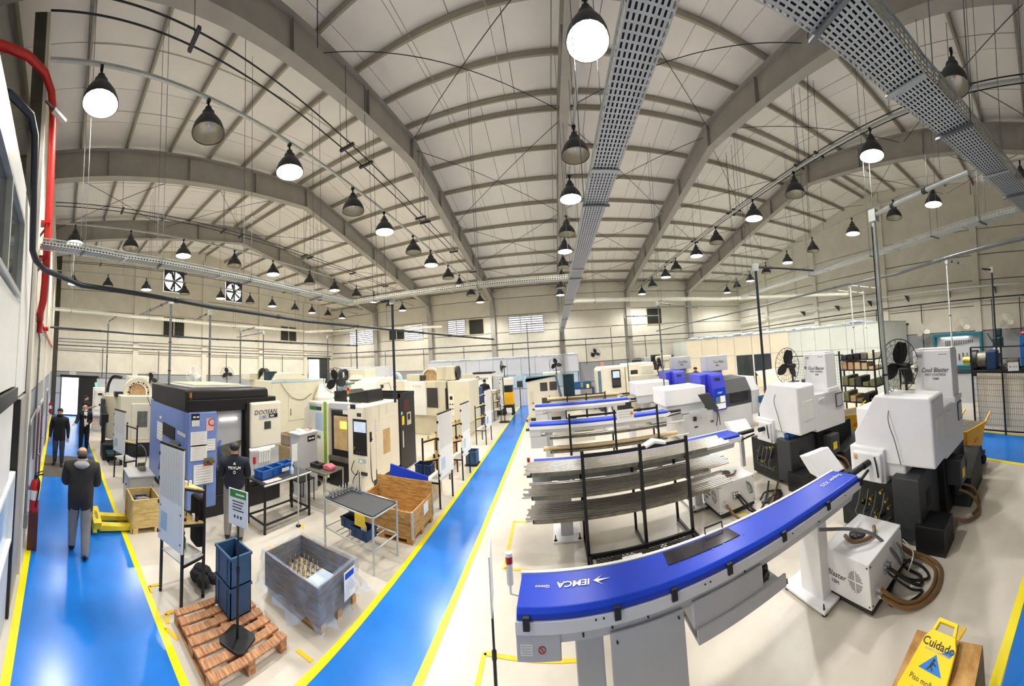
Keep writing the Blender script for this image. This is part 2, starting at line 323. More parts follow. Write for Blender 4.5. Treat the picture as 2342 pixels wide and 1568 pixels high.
def glazing(name, x0, x1, z0, z1, fm, gm, n):
    b = B(); t = .05
    for a in (z0, z1 - t): b.box(x0, YN - .05, a, x1, YN + .02, a + t)
    for i in range(n + 1): x = x0 + (x1 - x0 - t) * i / n; b.box(x, YN - .05, z0 + t, x + t, YN + .02, z1 - t)
    wd = struct(P(name, b, fm))
    for i in range(n):
        xa = x0 + (x1 - x0 - t) * i / n + t; b = B(); b.box(xa, YN - .055, z0 + t, xa + (x1 - x0 - t) / n - t, YN - .035, z1 - t); P('pane', b, gm, wd)
    return wd
glazing('window_1', -3.5, .1, 3.86, 4.76, 'galv', 'glass_dark', 4)
glazing('window_2', -3.95, .1, .95, 1.78, 'white', 'glass_pale', 3)
# ---- door to the yard in the left end wall
b = B(); b.box(XL - .02, .12, .02, XL + .005, 2.3, 2.36); d1 = struct(P('door_1', b, 'charcoal'))
b = B(); b.box(XL + .005, .16, .06, XL + .02, 1.2, 2.3); P('daylight_opening', b, 'day_glow', d1)
b = B(); b.box(XL + .02, 1.22, .0, XL + .07, 2.25, 2.34); P('sliding_leaf', b, 'black', d1)
b = B(); b.box(XL + .02, .05, 2.36, XL + .1, 2.42, 2.46); P('door_rail', b, 'blackmetal', d1)
b = B(); b.box(XL + .02, .1, 0, XL + .06, .17, 2.36); b.box(XL + .02, .16, 0, XL + .05, 1.22, .07); P('door_frame', b, 'charcoal', d1)
sg = P('exit_sign', B().box(XL + .03, .62, 2.48, XL + .05, 1.02, 2.66), 'paper'); tag(sg, 'small white exit sign above the yard door', 'sign')
text('SAÍDA', .13, 'sign_green', sg, (XL + .055, .82, 2.57), R_PX)
# second door, in the left wall near the far corner
b = B(); b.box(XL + .02, 19.5, 0, XL + .05, 22.3, 4.0); d2 = struct(P('door_2', b, 'charcoal'))
b = B(); b.box(XL + .05, 19.55, .02, XL + .07, 20.9, 3.95); P('daylight_opening', b, 'day_glow', d2)
b = B(); b.box(XL + .05, 20.9, 0, XL + .1, 22.25, 3.98); P('sliding_leaf', b, 'charcoal', d2)
b = B(); b.box(XL + .04, 19.3, 4.0, XL + .12, 22.4, 4.12); P('door_rail', b, 'blackmetal', d2)
# dark doors in the near wall
for n_, x0, x1, m_ in ((3, -9.2, -8.3, 'maroon'), (4, -7.6, -6.9, 'maroon'), (5, -13.2, -12.1, 'charcoal')):
    b = B(); b.box(x0, YN + .03, 0, x1, YN + .07, 2.1); dd = struct(P('door_%d' % n_, b, 'grey_machine')); b = B(); b.box(x0 + .07, YN + .06, .02, x1 - .07, YN + .085, 2.02); P('door_leaf', b, m_, dd); b = B(); b.cyl((x0 + .14, YN + .09, 1.0), (x0 + .14, YN + .14, 1.0), .02, 8); P('door_handle', b, 'chrome', dd)
# ---- roof
ce = struct(T('ceiling', 'x', 'x')); del ce['label']; del ce['category']
for sgn in (0, 1):
    ya, yb = (YB, YR) if sgn == 0 else (YR, YF + .1); za, zb = roof_z(ya, .66), roof_z(yb, .66)
    n = 32; step = (XR - XL + .2) / n; me = None
    for i in range(n):
        x = XL - .1 + i * step
        if me is None:
            b = B(); b.hexa([(.008, ya, za), (step - .008, ya, za), (step - .008, yb, zb), (.008, yb, zb)], [(.008, ya, za + .06), (step - .008, ya, za + .06), (step - .008, yb, zb + .06), (.008, yb, zb + .06)])
            o = P('roof_panel', b, 'roof', ce); me = o.data
        else: o = P('roof_panel', me, 'roof', ce)
        o.location = (x, 0, 0)
    b = B(); b.hexa([(XL - .3, ya, za + .07), (XR + .3, ya, za + .07), (XR + .3, yb, zb + .07), (XL - .3, yb, zb + .07)], [(XL - .3, ya, za + .2), (XR + .3, ya, za + .2), (XR + .3, yb, zb + .2), (XL - .3, yb, zb + .2)]); P('roof_skin', b, 'roof_joint', ce)
# rafters (I-beams)
me = None
for k in range(-3, 3):
    x = k * SP + XO
    if me is None:
        b = B()
        for ya, yb in ((YB, YR), (YR, YF)):
            for d0, d1_, w_ in ((-.48, -.455, .14), (-.455, .4, .012), (.4, .42, .14)):
                b.hexa([(-w_, ya, roof_z(ya, d0)), (w_, ya, roof_z(ya, d0)), (w_, yb, roof_z(yb, d0)), (-w_, yb, roof_z(yb, d0))], [(-w_, ya, roof_z(ya, d1_)), (w_, ya, roof_z(ya, d1_)), (w_, yb, roof_z(yb, d1_)), (-w_, yb, roof_z(yb, d1_))])
        for y in (-4, -1.5, 1.2, 3.9, 6.6, YR, 12, 14.7, 17.4, 20.1): b.box(-.12, y - .008, roof_z(y, -.45), .12, y + .008, roof_z(y, .33))
        o = P('rafter', b, 'steel_grey', ce); me = o.data
    else: o = P('rafter', me, 'steel_grey', ce)
    o.location = (x, 0, 0)
# purlins
me = None
for y in [9.02 - 1.45 * i for i in range(10)] + [9.62 + 1.45 * i for i in range(10)]:
    if me is None:
        b = B(); b.box(XL, -.03, 0, XR, -.022, .15); b.box(XL, -.03, 0, XR, .03, .008); b.box(XL, -.03, .142, XR, .03, .15); o = P('purlin', b, 'purlin', ce); me = o.data
    else: o = P('purlin', me, 'purlin', ce)
    o.location = (0, y, roof_z(y, .5))
# sag rods and diagonal bracing
me = None
for k in range(-4, 3):
    for f in (.33, .67):
        for ya, yb in ((.3, YR), (YR, YF - .3)):
            x = (k + f) * SP + XO; b = B(); b.cyl((x, ya, roof_z(ya, .36)), (x, yb, roof_z(yb, .36)), .008, 5); P('sag_rod', b, 'purlin', ce)
    for ya, yb in ((-.6, 4.6), (4.8, 9.2), (9.6, 14), (14.2, 18.3), (18.5, 22.6)):
        x0, x1 = k * SP + XO + .1, (k + 1) * SP + XO - .1
        if k in (-3, -1, 0, 1, 2):
            for a_, c_ in ((x0, x1), (x1, x0)): b = B(); b.cyl((a_, ya, roof_z(ya, .12)), (c_, yb, roof_z(yb, .12)), .01, 5); P('brace_rod', b, 'blackmetal', ce)
# ================================================================== HIGH-BAY LAMPS
def lamp_proto(lit):
    t = T('high_bay_lamp', 'x', 'lamp')
    b = B(); b.lathe([(.0, 0.252), (.06, 0.252), (.07, 0.185), (.11, 0.16), (.12, 0.084), (.19, 0.017), (.25, -0.076), (.285, -0.168), (.295, -0.227), (.295, -0.235), (.285, -0.235), (.275, -0.168), (.24, -0.067), (.18, 0.017), (.1, 0.076), (.0, 0.084)], n=20); P('shade', b, 'charcoal', t, sm=True)
    b = B(); b.lathe([(.28, -0.227), (.27, -0.168), (.234, -0.067), (.174, 0.008), (0, 0.059)], n=20); P('reflector', b, 'reflector', t, sm=True)
    b = B(); b.cyl((0, 0, .25), (0, 0, .38), .02, 8); b.box(-.04, -.025, .36, .04, .025, .415); P('hook', b, 'blackmetal', t)
    b = B()
    if lit: b.ball((0, 0, -.16), .25, 16, (1, 1, .4)); P('bulb', b, 'lamp_glow', t, sm=True)
    else: b.ball((0, 0, -.02), .06, 10, (1, 1, 1.5)); P('bulb', b, 'white_plastic', t, sm=True)
    return t
lp_on, lp_off = lamp_proto(True), lamp_proto(False); used = {}
ld = bpy.data.lights.new('lamp_light', 'SPOT'); ld.energy = LAMP_W; ld.spot_size = radians(150); ld.spot_blend = .6; ld.shadow_soft_size = .18; ld.color = (1, .965, .91)
def lamp(x, y, lit, label, z=7.52):
    src = lp_on if lit else lp_off
    o = src if lit not in used else dup(src, (0, 0, 0)); used[lit] = 1
    o.location = (x, y, z); o['label'] = label; o['group'] = 'lit high-bay lamps' if lit else 'unlit high-bay lamps'
    if lit: l = bpy.data.objects.new('lamp_light', ld); link(l, o); l.location = (0, 0, -.28)
rows = {'third row left of the middle': (-16.1, [(.47, 1), (2.3, 0), (4.4, 1), (6.65, 0), (8.97, 1), (11.1, 0), (12.9, 1), (14.96, 0), (16.7, 1), (18.5, 0), (20.3, 1)]),
        'second row left of the middle': (-10.55, [(.3, 1), (2.26, 0), (4.27, 1), (6.5, 0), (8.5, 1), (10.8, 0), (12.7, 1), (14.7, 0), (16.6, 1), (18.6, 0), (20.5, 1)]),
        'first row left of the middle': (-4.7, [(.43, 1), (2.32, 0), (4.24, 1), (6.49, 0), (8.11, 1), (10.17, 0), (11.86, 1), (14.06, 0), (15.9, 1), (18.25, 0), (20.67, 1)]),
        'middle row under the beam': (.72, [(3.91, 1), (6.24, 0), (8.01, 1), (10.32, 0), (12.04, 1), (14.1, 0), (16.2, 1), (18.3, 0), (20.4, 1)]),
        'first row right of the middle': (6.5, [(3.63, 1), (6.18, 0), (8.14, 1), (10.63, 0), (12.46, 1), (14.84, 0), (16.4, 1), (18.8, 0), (21.2, 1)])}
nth = ['nearest', 'second', 'third', 'fourth', 'fifth', 'sixth']
for rn, (x, l) in rows.items():
    c = [0, 0]
    for y, lit in l:
        lamp(x, y, lit, '%s bell lamp, %s in the %s' % (('lit', 'unlit dark')[1 - lit], nth[c[lit]] + ' such', rn)); c[lit] += 1
c = [0, 0]
for x, y, lit in [(9.5, .5, 0), (10.04, 3.42, 1), (10.6, 5.05, 0), (11.1, 7.15, 1), (11.85, 9.79, 0), (12.1, 12, 1), (12.37, 14.34, 0), (12.6, 16.5, 1), (12.9, 18.67, 0), (13.2, 20.6, 1)]:
    x = 9.35 + (y + .4) / 23 * 4.2
    lamp(x, y, lit, '%s bell lamp, %s such in the row along the right wall' % (('lit', 'unlit dark')[1 - lit], nth[c[lit]])); c[lit] += 1
lamp(5.46, 1.35, 0, 'unlit dark bell lamp behind the big perforated tray at top right')
# conduits the lamps hang from, with hangers, and twin tie rods
def rail(x, ya, yb, label, z=7.965, x2=None):
    t = T('lamp_rail', label, 'conduit', group='lamp rails'); x2 = x if x2 is None else x2
    b = B(); b.bar((x, ya, z), (x2, yb, z), .05, .05); P('channel', b, 'galv', t)
    y = ya + .6
    while y < yb:
        xx = x + (x2 - x) * (y - ya) / (yb - ya); b = B(); b.cyl((xx, y, z), (xx, y, roof_z(y, .35)), .007, 5); P('hanger_rod', b, 'grey_pipe', t); y += 2.9
rail(-16.1, -.4, 22.6, 'thin lamp rail nearest the left end wall'); rail(-10.55, -.4, 22.6, 'thin lamp rail second from the left end wall'); rail(-4.7, -.4, 22.6, 'thin lamp rail just left of the middle beam')
rail(.72, -.4, 22.6, 'thin lamp rail under the middle beam'); rail(6.5, -.4, 22.6, 'thin lamp rail just right of the middle beam'); rail(9.35, -.4, 22.6, 'thin lamp rail along the right wall', x2=13.55)
def tie(x, z, label):
    t = T('twin_cable_run', label, 'cable', group='twin cable runs')
    for dx in (-.12, .12): b = B(); b.cyl((x + dx, -.4, z), (x + dx, 22.7, z), .014, 6); P('cable', b, 'blackmetal', t)
    for y in (1.8, 5.6, 6.4, 9.8, 10.2, 13.5, 17): b = B(); b.box(x - .2, y - .03, z - .05, x + .2, y + .03, z + .01); b.cyl((x, y, z), (x, y, roof_z(y, .35)), .007, 5); P('hanger', b, 'charcoal', t)
tie(-4.2, 8.35, 'twin black cables hung above the lamp row left of the middle'); tie(-9.9, 8.3, 'twin black cables hung above the second lamp row from the left'); tie(7.0, 8.35, 'twin black cables hung above the lamp row right of the middle'); tie(-15.5, 8.25, 'twin black cables hung above the leftmost lamp row')
# ================================================================== SERVICES OVERHEAD
def perforated(b, o, ux, uy, nx, ny, px, py, hx=.45, hy=.6):
    """sheet of nx x ny cells with a rectangular slot in each; o corner, ux/uy unit vectors"""
    o, ux, uy = Vector(o), Vector(ux), Vector(uy); base = len(b.v)
    for j in range(ny + 1):
        for i in range(nx + 1): b.v.append(tuple(o + ux * (i * px) + uy * (j * py)))
    for j in range(ny):
        for i in range(nx):
            c = o + ux * ((i + .5) * px) + uy * ((j + .5) * py); k = len(b.v)
            for sx, sy in ((-1, -1), (1, -1), (1, 1), (-1, 1)): b.v.append(tuple(c + ux * (sx * px * hx / 2) + uy * (sy * py * hy / 2)))
            q = [base + j * (nx + 1) + i, base + j * (nx + 1) + i + 1, base + (j + 1) * (nx + 1) + i + 1, base + (j + 1) * (nx + 1) + i]
            for t in range(4): b.f.append((q[t], q[(t + 1) % 4], k + (t + 1) % 4, k + t)); b.mi.append(0)
def tray(label, pts, w_, h, z, mat='galv', cols=8, pitch=.055, hang=True, group='perforated cable trays'):
    t = T('cable_tray', label, 'cable tray', group=group)
    for i in range(len(pts) - 1):
        p, q = Vector((*pts[i], z)), Vector((*pts[i + 1], z)); d = (q - p); L = d.length; d.normalize(); n = Vector((d.y, -d.x, 0))
        b = B(); ny = max(1, int(L / pitch)); py = L / ny
        perforated(b, p - n * w_ / 2, n, d, cols, ny, w_ / cols, py, .42, .7)
        rs = max(2, int(h / (w_ / cols)))
        for sgn in (-1, 1): perforated(b, p + n * (w_ / 2 * sgn), Vector((0, 0, 1)), d, rs, ny, h / rs, py)
        P('tray_section', b, mat, t)
        b = B()
        for sgn in (-1, 1): b.bar(p + n * (w_ / 2 * sgn) + Vector((0, 0, h)), q + n * (w_ / 2 * sgn) + Vector((0, 0, h)), .016, .012)
        P('rim', b, mat, t)
        if pitch < .06: b = B(); b.bar(p + Vector((0, 0, .03)), q + Vector((0, 0, .03)), w_ * .9, .025); P('cable_bundle', b, 'charcoal', t)
        for e in ((q,) if i < len(pts) - 2 else ()):
            b = B(); b.bar(e - n * (w_ / 2 + .01) - Vector((0, 0, .012)), e + n * (w_ / 2 + .01) - Vector((0, 0, .012)), .05, .012)
            P('coupler', b, mat, t)
        s_ = .7
        while hang and s_ < L:
            c = p + d * s_; b = B(); b.cyl(c + n * (w_ / 2 + .012), Vector((c.x + n.x * (w_ / 2 + .012), c.y + n.y * (w_ / 2 + .012), roof_z(c.y, .35))), .006, 5)
            b.cyl(c - n * (w_ / 2 + .012), Vector((c.x - n.x * (w_ / 2 + .012), c.y - n.y * (w_ / 2 + .012), roof_z(c.y, .35))), .006, 5)
            b.bar(c - n * (w_ / 2 + .03) - Vector((0, 0, .02)), c + n * (w_ / 2 + .03) - Vector((0, 0, .02)), .03, .02); P('hanger', b, 'grey_pipe', t); s_ += 3.4
    return t
tray('wide perforated cable tray running straight overhead down the middle of the hall', [(.64, -.4), (.64, 3), (.64, 6.5), (.65, 10), (.66, 14), (.68, 18), (.7, 22.6)], .27, .1, 5.0, cols=8)
tray('big perforated cable tray crossing overhead at the top right', [(.82, 1.14), (2.25, .92), (3.9, .5), (5.3, .12)], .34, .12, 5.0, cols=10, pitch=.05)
tray('perforated cable tray leaving the left wall beside the red riser', [(-4.95, -.4), (-5.3, 1.0), (-5.45, 3), (-5.5, 5.2), (-5.4, 7.2)], .26, .1, 5.0, cols=7)
tray('pale cable tray bridging from left to the middle tray', [(-5.3, 7.3), (-2.4, 7.36), (.46, 7.36)], .22, .1, 5.0, 'galv_light', cols=6)
tray('pale far cable tray running right from the middle tray', [(.82, 10.35), (3.2, 10.55), (6.5, 10.7), (8.8, 9.7), (11.5, 8.2)], .22, .1, 4.98, 'galv_light', cols=5, pitch=.09)
tray('cable tray running deep along the right side above the lathes', [(5.35, .35), (5.75, 1.4), (6.36, 3.1), (6.75, 5.4), (7.25, 10.2)], .2, .09, 5.0, cols=5, pitch=.07)
tray('cable tray far left above the rear machine row', [(-10.95, -.4), (-11.6, 2.6), (-11.9, 6.6), (-11.3, 11)], .22, .09, 5.0, 'galv_light', cols=5, pitch=.1)
tray('distant pale cable tray along the back left of the hall', [(-11.2, 11.1), (-5.2, 14.2)], .2, .09, 4.95, 'galv_light', cols=4, pitch=.12)
def pipe(label, pts, r, mat, cat='pipe', name='pipe', rings=2.0, group=None):
    t = T(name, label, cat, group=group); b = B(); b.tube(pts, r, 10); P('run', b, mat, t, sm=True)
    for i in range(len(pts) - 1):
        p, q = Vector(pts[i]), Vector(pts[i + 1]); d = q - p; n = int(d.length / rings); d.normalize()
        for k in range(1, n + 1): c = p + d * (k * rings); b = B(); b.cyl(c - d * .04, c + d * .04, r * 1.25, 10); P('collar', b, mat, t)
    return t
pipe('thick black pipe leaving the left wall and running deep into the hall', [(-2.9, -1.2, 6.0), (-3.15, -.68, 6.0), (-3.45, -.48, 6.0), (-3.62, -.44, 5.88), (-3.8, -.44, 5.3), (-4.05, -.44, 4.62), (-4.15, -.4, 4.52), (-4.5, -.3, 4.5), (-5.3, .3, 4.5), (-6.1, 3.2, 4.5), (-6.3, 6.3, 4.5), (-5.6, 9.8, 4.5), (-4.6, 14, 4.5), (-3.4, 18, 4.5)], .045, 'dark_pipe')
pipe('black pipe over the rear left machines', [(-11.9, -.44, 4.5), (-12.7, 3, 4.5), (-12.8, 7, 4.5), (-11.2, 15.6, 4.5)], .04, 'dark_pipe')
pipe('dark pipe under the right hand cable tray', [(5.0, .2, 4.5), (6.6, 3.3, 4.5), (7.25, 9.4, 4.5), (6.8, 19.6, 4.5)], .032, 'grey_pipe')
pipe('dark service pipe with drops fixed along the far wall', [(XL + .3, YF - .35, 4.5), (XR - .3, YF - .35, 4.4)], .035, 'dark_pipe')
pipe('upper service pipe along the left end wall', [(XL + .25, -.2, 4.66), (XL + .25, 22.4, 4.66)], .035, 'grey_pipe'); pipe('lower service pipe along the left end wall', [(XL + .25, -.2, 4.26), (XL + .25, 22.4, 4.26)], .03, 'dark_pipe')
pipe('dark service pipe along the right end wall', [(XR - .3, -1, 4.6), (XR - .3, 22.4, 4.4)], .035, 'dark_pipe')
for i, (w_, xs) in enumerate((('far', [-17, -13.4, -9.9, -6.6, -2.9, 2.4, 6.9]),)):
    for x in xs: pipe('dark drop pipe on the far wall, %s' % {-17: 'nearest the left corner', -13.4: 'second from the left corner', -9.9: 'third from the left corner', -6.6: 'fourth from the left corner', -2.9: 'left of the middle', 2.4: 'right of the middle', 6.9: 'nearest the right'}[x], [(x, YF - .32, 4.42), (x, YF - .32, 2.6)], .022, 'dark_pipe', name='drop_pipe', group='drop pipes on the walls')
for y, l in ((2.6, 'near the yard door'), (6.2, 'second from the yard door'), (11.2, 'third from the yard door'), (16.4, 'nearest the far corner')): pipe('dark drop pipe on the left end wall, ' + l, [(XL + .22, y, 4.2), (XL + .22, y, 2.4)], .022, 'dark_pipe', name='drop_pipe', group='drop pipes on the walls')
for y, l in ((1.2, 'nearest'), (2.6, 'second nearest'), (6.4, 'third nearest'), (9.2, 'farthest')): pipe('dark drop pipe on the right end wall, ' + l + ' the camera', [(XR - .26, y, 4.5), (XR - .26, y, 2.2)], .025, 'dark_pipe', name='drop_pipe', group='drop pipes on the walls')
# wall bus tray with brackets on the right wall
t = T('wall_cable_tray', 'bracketed cable tray high along the right end wall', 'cable tray'); b = B(); perforated(b, (XR - .5, -1.5, 5.1), (1, 0, 0), (0, 1, 0), 3, 120, .1, .2); b.bar((XR - .5, -1.5, 5.14), (XR - .5, 22.4, 5.14), .01, .08); P('tray_section', b, 'galv', t)
for y in (.2, 2.4, 4.8, 7.2, 9.6, 12, 15): b = B(); b.prism([(XR - .52, 5.09), (XR - .02, 5.09), (XR - .02, 4.75)], 'y', y - .02, y + .02); P('bracket', b, 'charcoal', t)
# red fire main on the near wall
t = T('fire_riser', 'red fire main climbing the near left wall', 'pipe'); b = B()
b.tube([(-3.9, -1.9, 7.62), (-4.12, -1.05, 7.62), (-4.3, -.7, 7.62), (-4.55, -.46, 7.6), (-4.75, -.36, 7.48), (-4.85, -.32, 7.2), (-5.1, -.32, 6.4), (-5.2, -.32, 5.6), (-5.2, -.32, 4.5), (-5.3, -.34, 4.2), (-5.6, -.4, 4.05), (-5.9, -.42, 3.95)], .065, 12); P('riser', b, 'red_pipe', t, sm=True)
for z in (5.5, 4.9): b = B(); b.box(-5.3, -.48, z - .02, -5.1, -.28, z + .02); b.bar((-5.2, -.3, z), (-5.2, -.48, z - .25), .03, .03); P('bracket', b, 'red', t)
b = B(); b.cyl((-5.9, -.42, 3.95), (-5.9, -.42, 3.7), .05, 10); b.cyl((-7, -.42, 3.9), (-7, -.3, 3.9), .05, 10); P('valve', b, 'red', t)
pipe('thin red pipe running along the near wall below the riser', [(-5.9, -.42, 3.95), (-9, -.42, 3.9), (-15, -.42, 3.9)], .03, 'red_pipe')
# security camera on the wall
t = T('wall_camera', 'small grey camera on the near wall beside the red riser', 'camera'); b = B(); b.cyl((-4.55, -.3, 7.0), (-4.7, -.12, 6.93), .05, 10); P('body', b, 'galv', t); b = B(); b.bar((-4.5, -.42, 7.1), (-4.58, -.26, 7.0), .03, .03); P('bracket', b, 'grey_pipe', t)
# conduits on the near wall
pipe('grey conduit bent along the near wall beside the extinguisher', [(-5.0, -.42, .75), (-5.0, -.42, 2.15), (-5.1, -.42, 2.2), (-6.6, -.42, 2.2)], .025, 'grey_pipe', 'conduit', 'wall_conduit'); b = B(); b.box(-5.06, -.46, .6, -4.94, -.38, .8); tag(P('junction_box', b, 'grey_pipe'), 'small grey junction box low on the near wall', 'box')
pipe('thin grey conduit climbing the near wall to the tray', [(-6.4, -.44, 1.2), (-6.4, -.44, 3.6), (-5.9, -.44, 3.75)], .02, 'grey_pipe', 'conduit', 'wall_conduit')
# ---- drop poles: square posts from the tray down to the machines, with a cross arm
def pole(label, x, y, z0, arm, r=.03, mat='grey_pipe', z1=4.975, n2=None):
    t = T('drop_pole', label, 'pole', (x, y, 0), group='service drop poles')
    b = B(); b.cyl((0, 0, z0), (0, 0, z1), r, 10); P('post', b, mat, t, sm=True)
    b = B(); b.box(-r * 1.7, -r * 1.7, z1 - .1, r * 1.7, r * 1.7, z1 + .08); P('elbow_box', b, 'galv', t)
    ax_, ay_ = arm[0] - x, arm[1] - y
    b = B(); b.cyl((0, 0, z1), (ax_, ay_, arm[2] if len(arm) > 2 else z1), r * .85, 10); P('arm', b, mat, t, sm=True)
    for f in (.25, .6): c = Vector((ax_ * f, ay_ * f, z1)); d = Vector((ax_, ay_, 0)).normalized() * .03; b = B(); b.cyl(c - d, c + d, r * 1.15, 10); P('clamp', b, 'charcoal', t)
    for z in (z0 + .4, (z0 + z1) / 2): b = B(); b.cyl((0, 0, z), (0, 0, z + .03), r * 1.3, 10); P('clamp', b, 'charcoal', t)
    if z0 < .1: b = B(); b.box(-.07, -.07, 0, .07, .07, .015); P('foot', b, mat, t)
    return t
pole('tall grey drop pole standing in front of the nearest white lathe', 4.26, 2.43, 0, (3.72, .8, 4.98), .035, 'galv')
t = bpy.data.objects['drop_pole']; b = B(); b.tube([(-.05, .02, 4.8), (-.06, .02, 3), (-.05, .0, 1.9), (-.08, -.03, 1.2), (-.05, .0, .3)], .012, 6); P('cable', b, 'black', t); b = B(); b.tube([(-.04, -.03, 2.2), (.0, -.05, 1.6), (-.06, -.06, .9), (-.02, -.05, .2)], .008, 6); P('cable', b, 'lug_blue', t)
pole('dark drop pole between the second white lathe and its bar feeder', 4.63, 5.9, 0, (6.3, 5.56), .033, 'dark_pipe'); pole('grey drop pole left of the nearer grey-blue lathe', 3.99, 11.09, 1.3, (6.4, 12.6), .03)
pole('thin drop pole by the farther grey-blue lathe', 3.55, 14.83, 1.2, (5.5, 15.1), .028); pole('thin drop pole farthest down the right rows', 3.64, 19.1, 2.3, (5.57, 19.5), .026)
pole('dark drop pole behind the white and green machine', -4.13, 7.42, 2.2, (-4.42, 7.3), .035, 'dark_pipe', 4.95); pole('grey drop pole above the blue machine', -9.03, 4.65, 2.2, (-10.7, 4.86), .035); pole('thin grey drop pole behind the tall beige machine', -12.74, 8.23, 0, (-11.3, 8.05), .035)
pole('grey drop pole over the carousel machine', -7.98, 2.9, 2.65, (-10.6, 2.7), .035); pole('grey drop pole far left by the yard door', -12.87, 1.93, 2.0, (-11.5, 2.0), .03); pole('thin drop pole with long arm far left', -12.57, 9.5, 0, (-15.6, 9.8), .03)
pole('thin drop pole rear left near the far corner', -11.98, 13.71, 0, (-9.4, 13.2), .03); pole('thin pale drop pole on the right before the white cabin', 9.34, 6.52, 1.9, (11.2, 6.3), .025, 'white'); pole('second thin pale drop pole before the white cabin', 11.62, 7.44, 1.9, (9.9, 7.5), .022, 'white')
pole('thin pale drop pole over the tool shelves at right', 8.13, 2.51, 2.0, (8.9, 2.2), .024, 'white'); pole('dark drop pole over the fenced bench at far right', 10.22, 1.64, 2.0, (9.9, 1.9), .03, 'dark_pipe'); pole('thin pole beside the distant white machine at the aisle end', -1.24, 15.76, 2.3, (.4, 15.7), .025)
pole('thin dark pole rear left of the aisle', -8.26, 11.44, 2.3, (-9.6, 11.4), .026, 'dark_pipe')
# ---- openings and vents on the walls
def vent_window(n_, cx_, z0, z1, wd, axis, at, out, bright, panes):
    """louvred opening; axis 'y': on far wall"""
    t = T('window_%d' % n_, 'x', 'x'); del t['label']; del t['category']; struct(t)
    def bx(u0, v0, u1, v1, d0, d1):
        b = B()
        if axis == 'y': b.box(u0, at + out * d0, v0, u1, at + out * d1, v1)
        else: b.box(at + out * d0, u0, v0, at + out * d1, u1, v1)
        return b
    P('opening', bx(cx_ - wd / 2, z0, cx_ + wd / 2, z1, .03, .045), 'day_glow' if bright else 'gasket', t)
    fm = 'galv' if bright else 'beige_machine'
    for u0, v0, u1, v1 in ((cx_ - wd / 2 - .06, z0 - .06, cx_ + wd / 2 + .06, z0), (cx_ - wd / 2 - .06, z1, cx_ + wd / 2 + .06, z1 + .06), (cx_ - wd / 2 - .06, z0, cx_ - wd / 2, z1), (cx_ + wd / 2, z0, cx_ + wd / 2 + .06, z1)): P('frame', bx(u0, v0, u1, v1, .02, .1), fm, t)
    for i in range(1, panes): u = cx_ - wd / 2 + wd * i / panes; P('mullion', bx(u - .03, z0, u + .03, z1, .03, .1), fm, t)
    k = 7 if bright else 11
    for i in range(k):
        v = z0 + (z1 - z0) * (i + .5) / k; P('slat', bx(cx_ - wd / 2, v - (.028 if bright else .02), cx_ + wd / 2, v + (.028 if bright else .02), .05, .09), 'maroon' if bright else 'grille_dark', t)
vent_window(3, -1.85, 5.25, 6.4, 2.5, 'y', YF, -1, True, 3); vent_window(4, -7.17, 5.4, 6.5, 1.35, 'y', YF, -1, True, 2); vent_window(5, -10.85, 5.3, 6.45, 1.6, 'y', YF, -1, True, 2); vent_window(6, -16, 5.25, 6.4, 2.5, 'y', YF, -1, True, 3)
vent_window(7, -5.6, 5.35, 6.45, 1.1, 'y', YF, -1, False, 1); vent_window(8, -12.4, 5.4, 6.4, 1.35, 'y', YF, -1, False, 2); vent_window(9, 7.85, 5.3, 6.5, 1.15, 'y', YF, -1, False, 1)
vent_window(10, 7.25, 5.2, 6.45, 1.45, 'x', XL, 1, False, 2); vent_window(11, 17.2, 5.45, 6.6, 1.7, 'x', XL, 1, False, 2)
def exhaust(y, z, s_, label):
    t = T('exhaust_fan', label, 'fan', (XL + .02, y, z), group='daylit exhaust fans in the left end wall'); h = s_ / 2; r = h * .93
    b = B(); n = 32; vs = []; fs = []
    for k in range(n):
        a = 2 * pi * k / n + pi / 4; q = max(abs(cos(a)), abs(sin(a))); vs += [(.1, r * cos(a), r * sin(a)), (.1, h * cos(a) / q, h * sin(a) / q)]
    for k in range(n): j = (k + 1) % n; fs.append((2 * k, 2 * k + 1, 2 * j + 1, 2 * j))
    b._add(vs, fs); b.ring(r - .01, r + .01, .0, .1, (0, 0, 0), 'x', 32); P('frame', b, 'charcoal', t)
    b = B(); b.box(.0, -h, -h, .03, h, h); P('daylight_opening', b, 'day_glow', t)
    for k in range(5):
        a = 2 * pi * k / 5 + .3; b = B(); b.hexa([(.07, -.05, .05), (.09, .05, .05), (.09, .09, r * .92), (.07, -.07, r * .92)], [(.075, -.05, .05), (.095, .05, .05), (.095, .09, r * .92), (.075, -.07, r * .92)]); o = P('blade', b, 'charcoal', t); o.rotation_euler = (a, 0, 0)
    b = B(); b.cyl((.05, 0, 0), (.16, 0, 0), .1, 14); b.box(.1, -h, -.025, .13, h, .025); b.box(.1, -.05, -h, .14, .05, h); P('motor', b, 'charcoal', t)
exhaust(7.18, 8.87, 1.45, 'square framed exhaust fan showing white daylight, nearer the yard door'); exhaust(11.85, 8.72, 1.4, 'square framed exhaust fan showing white daylight, farther from the yard door')
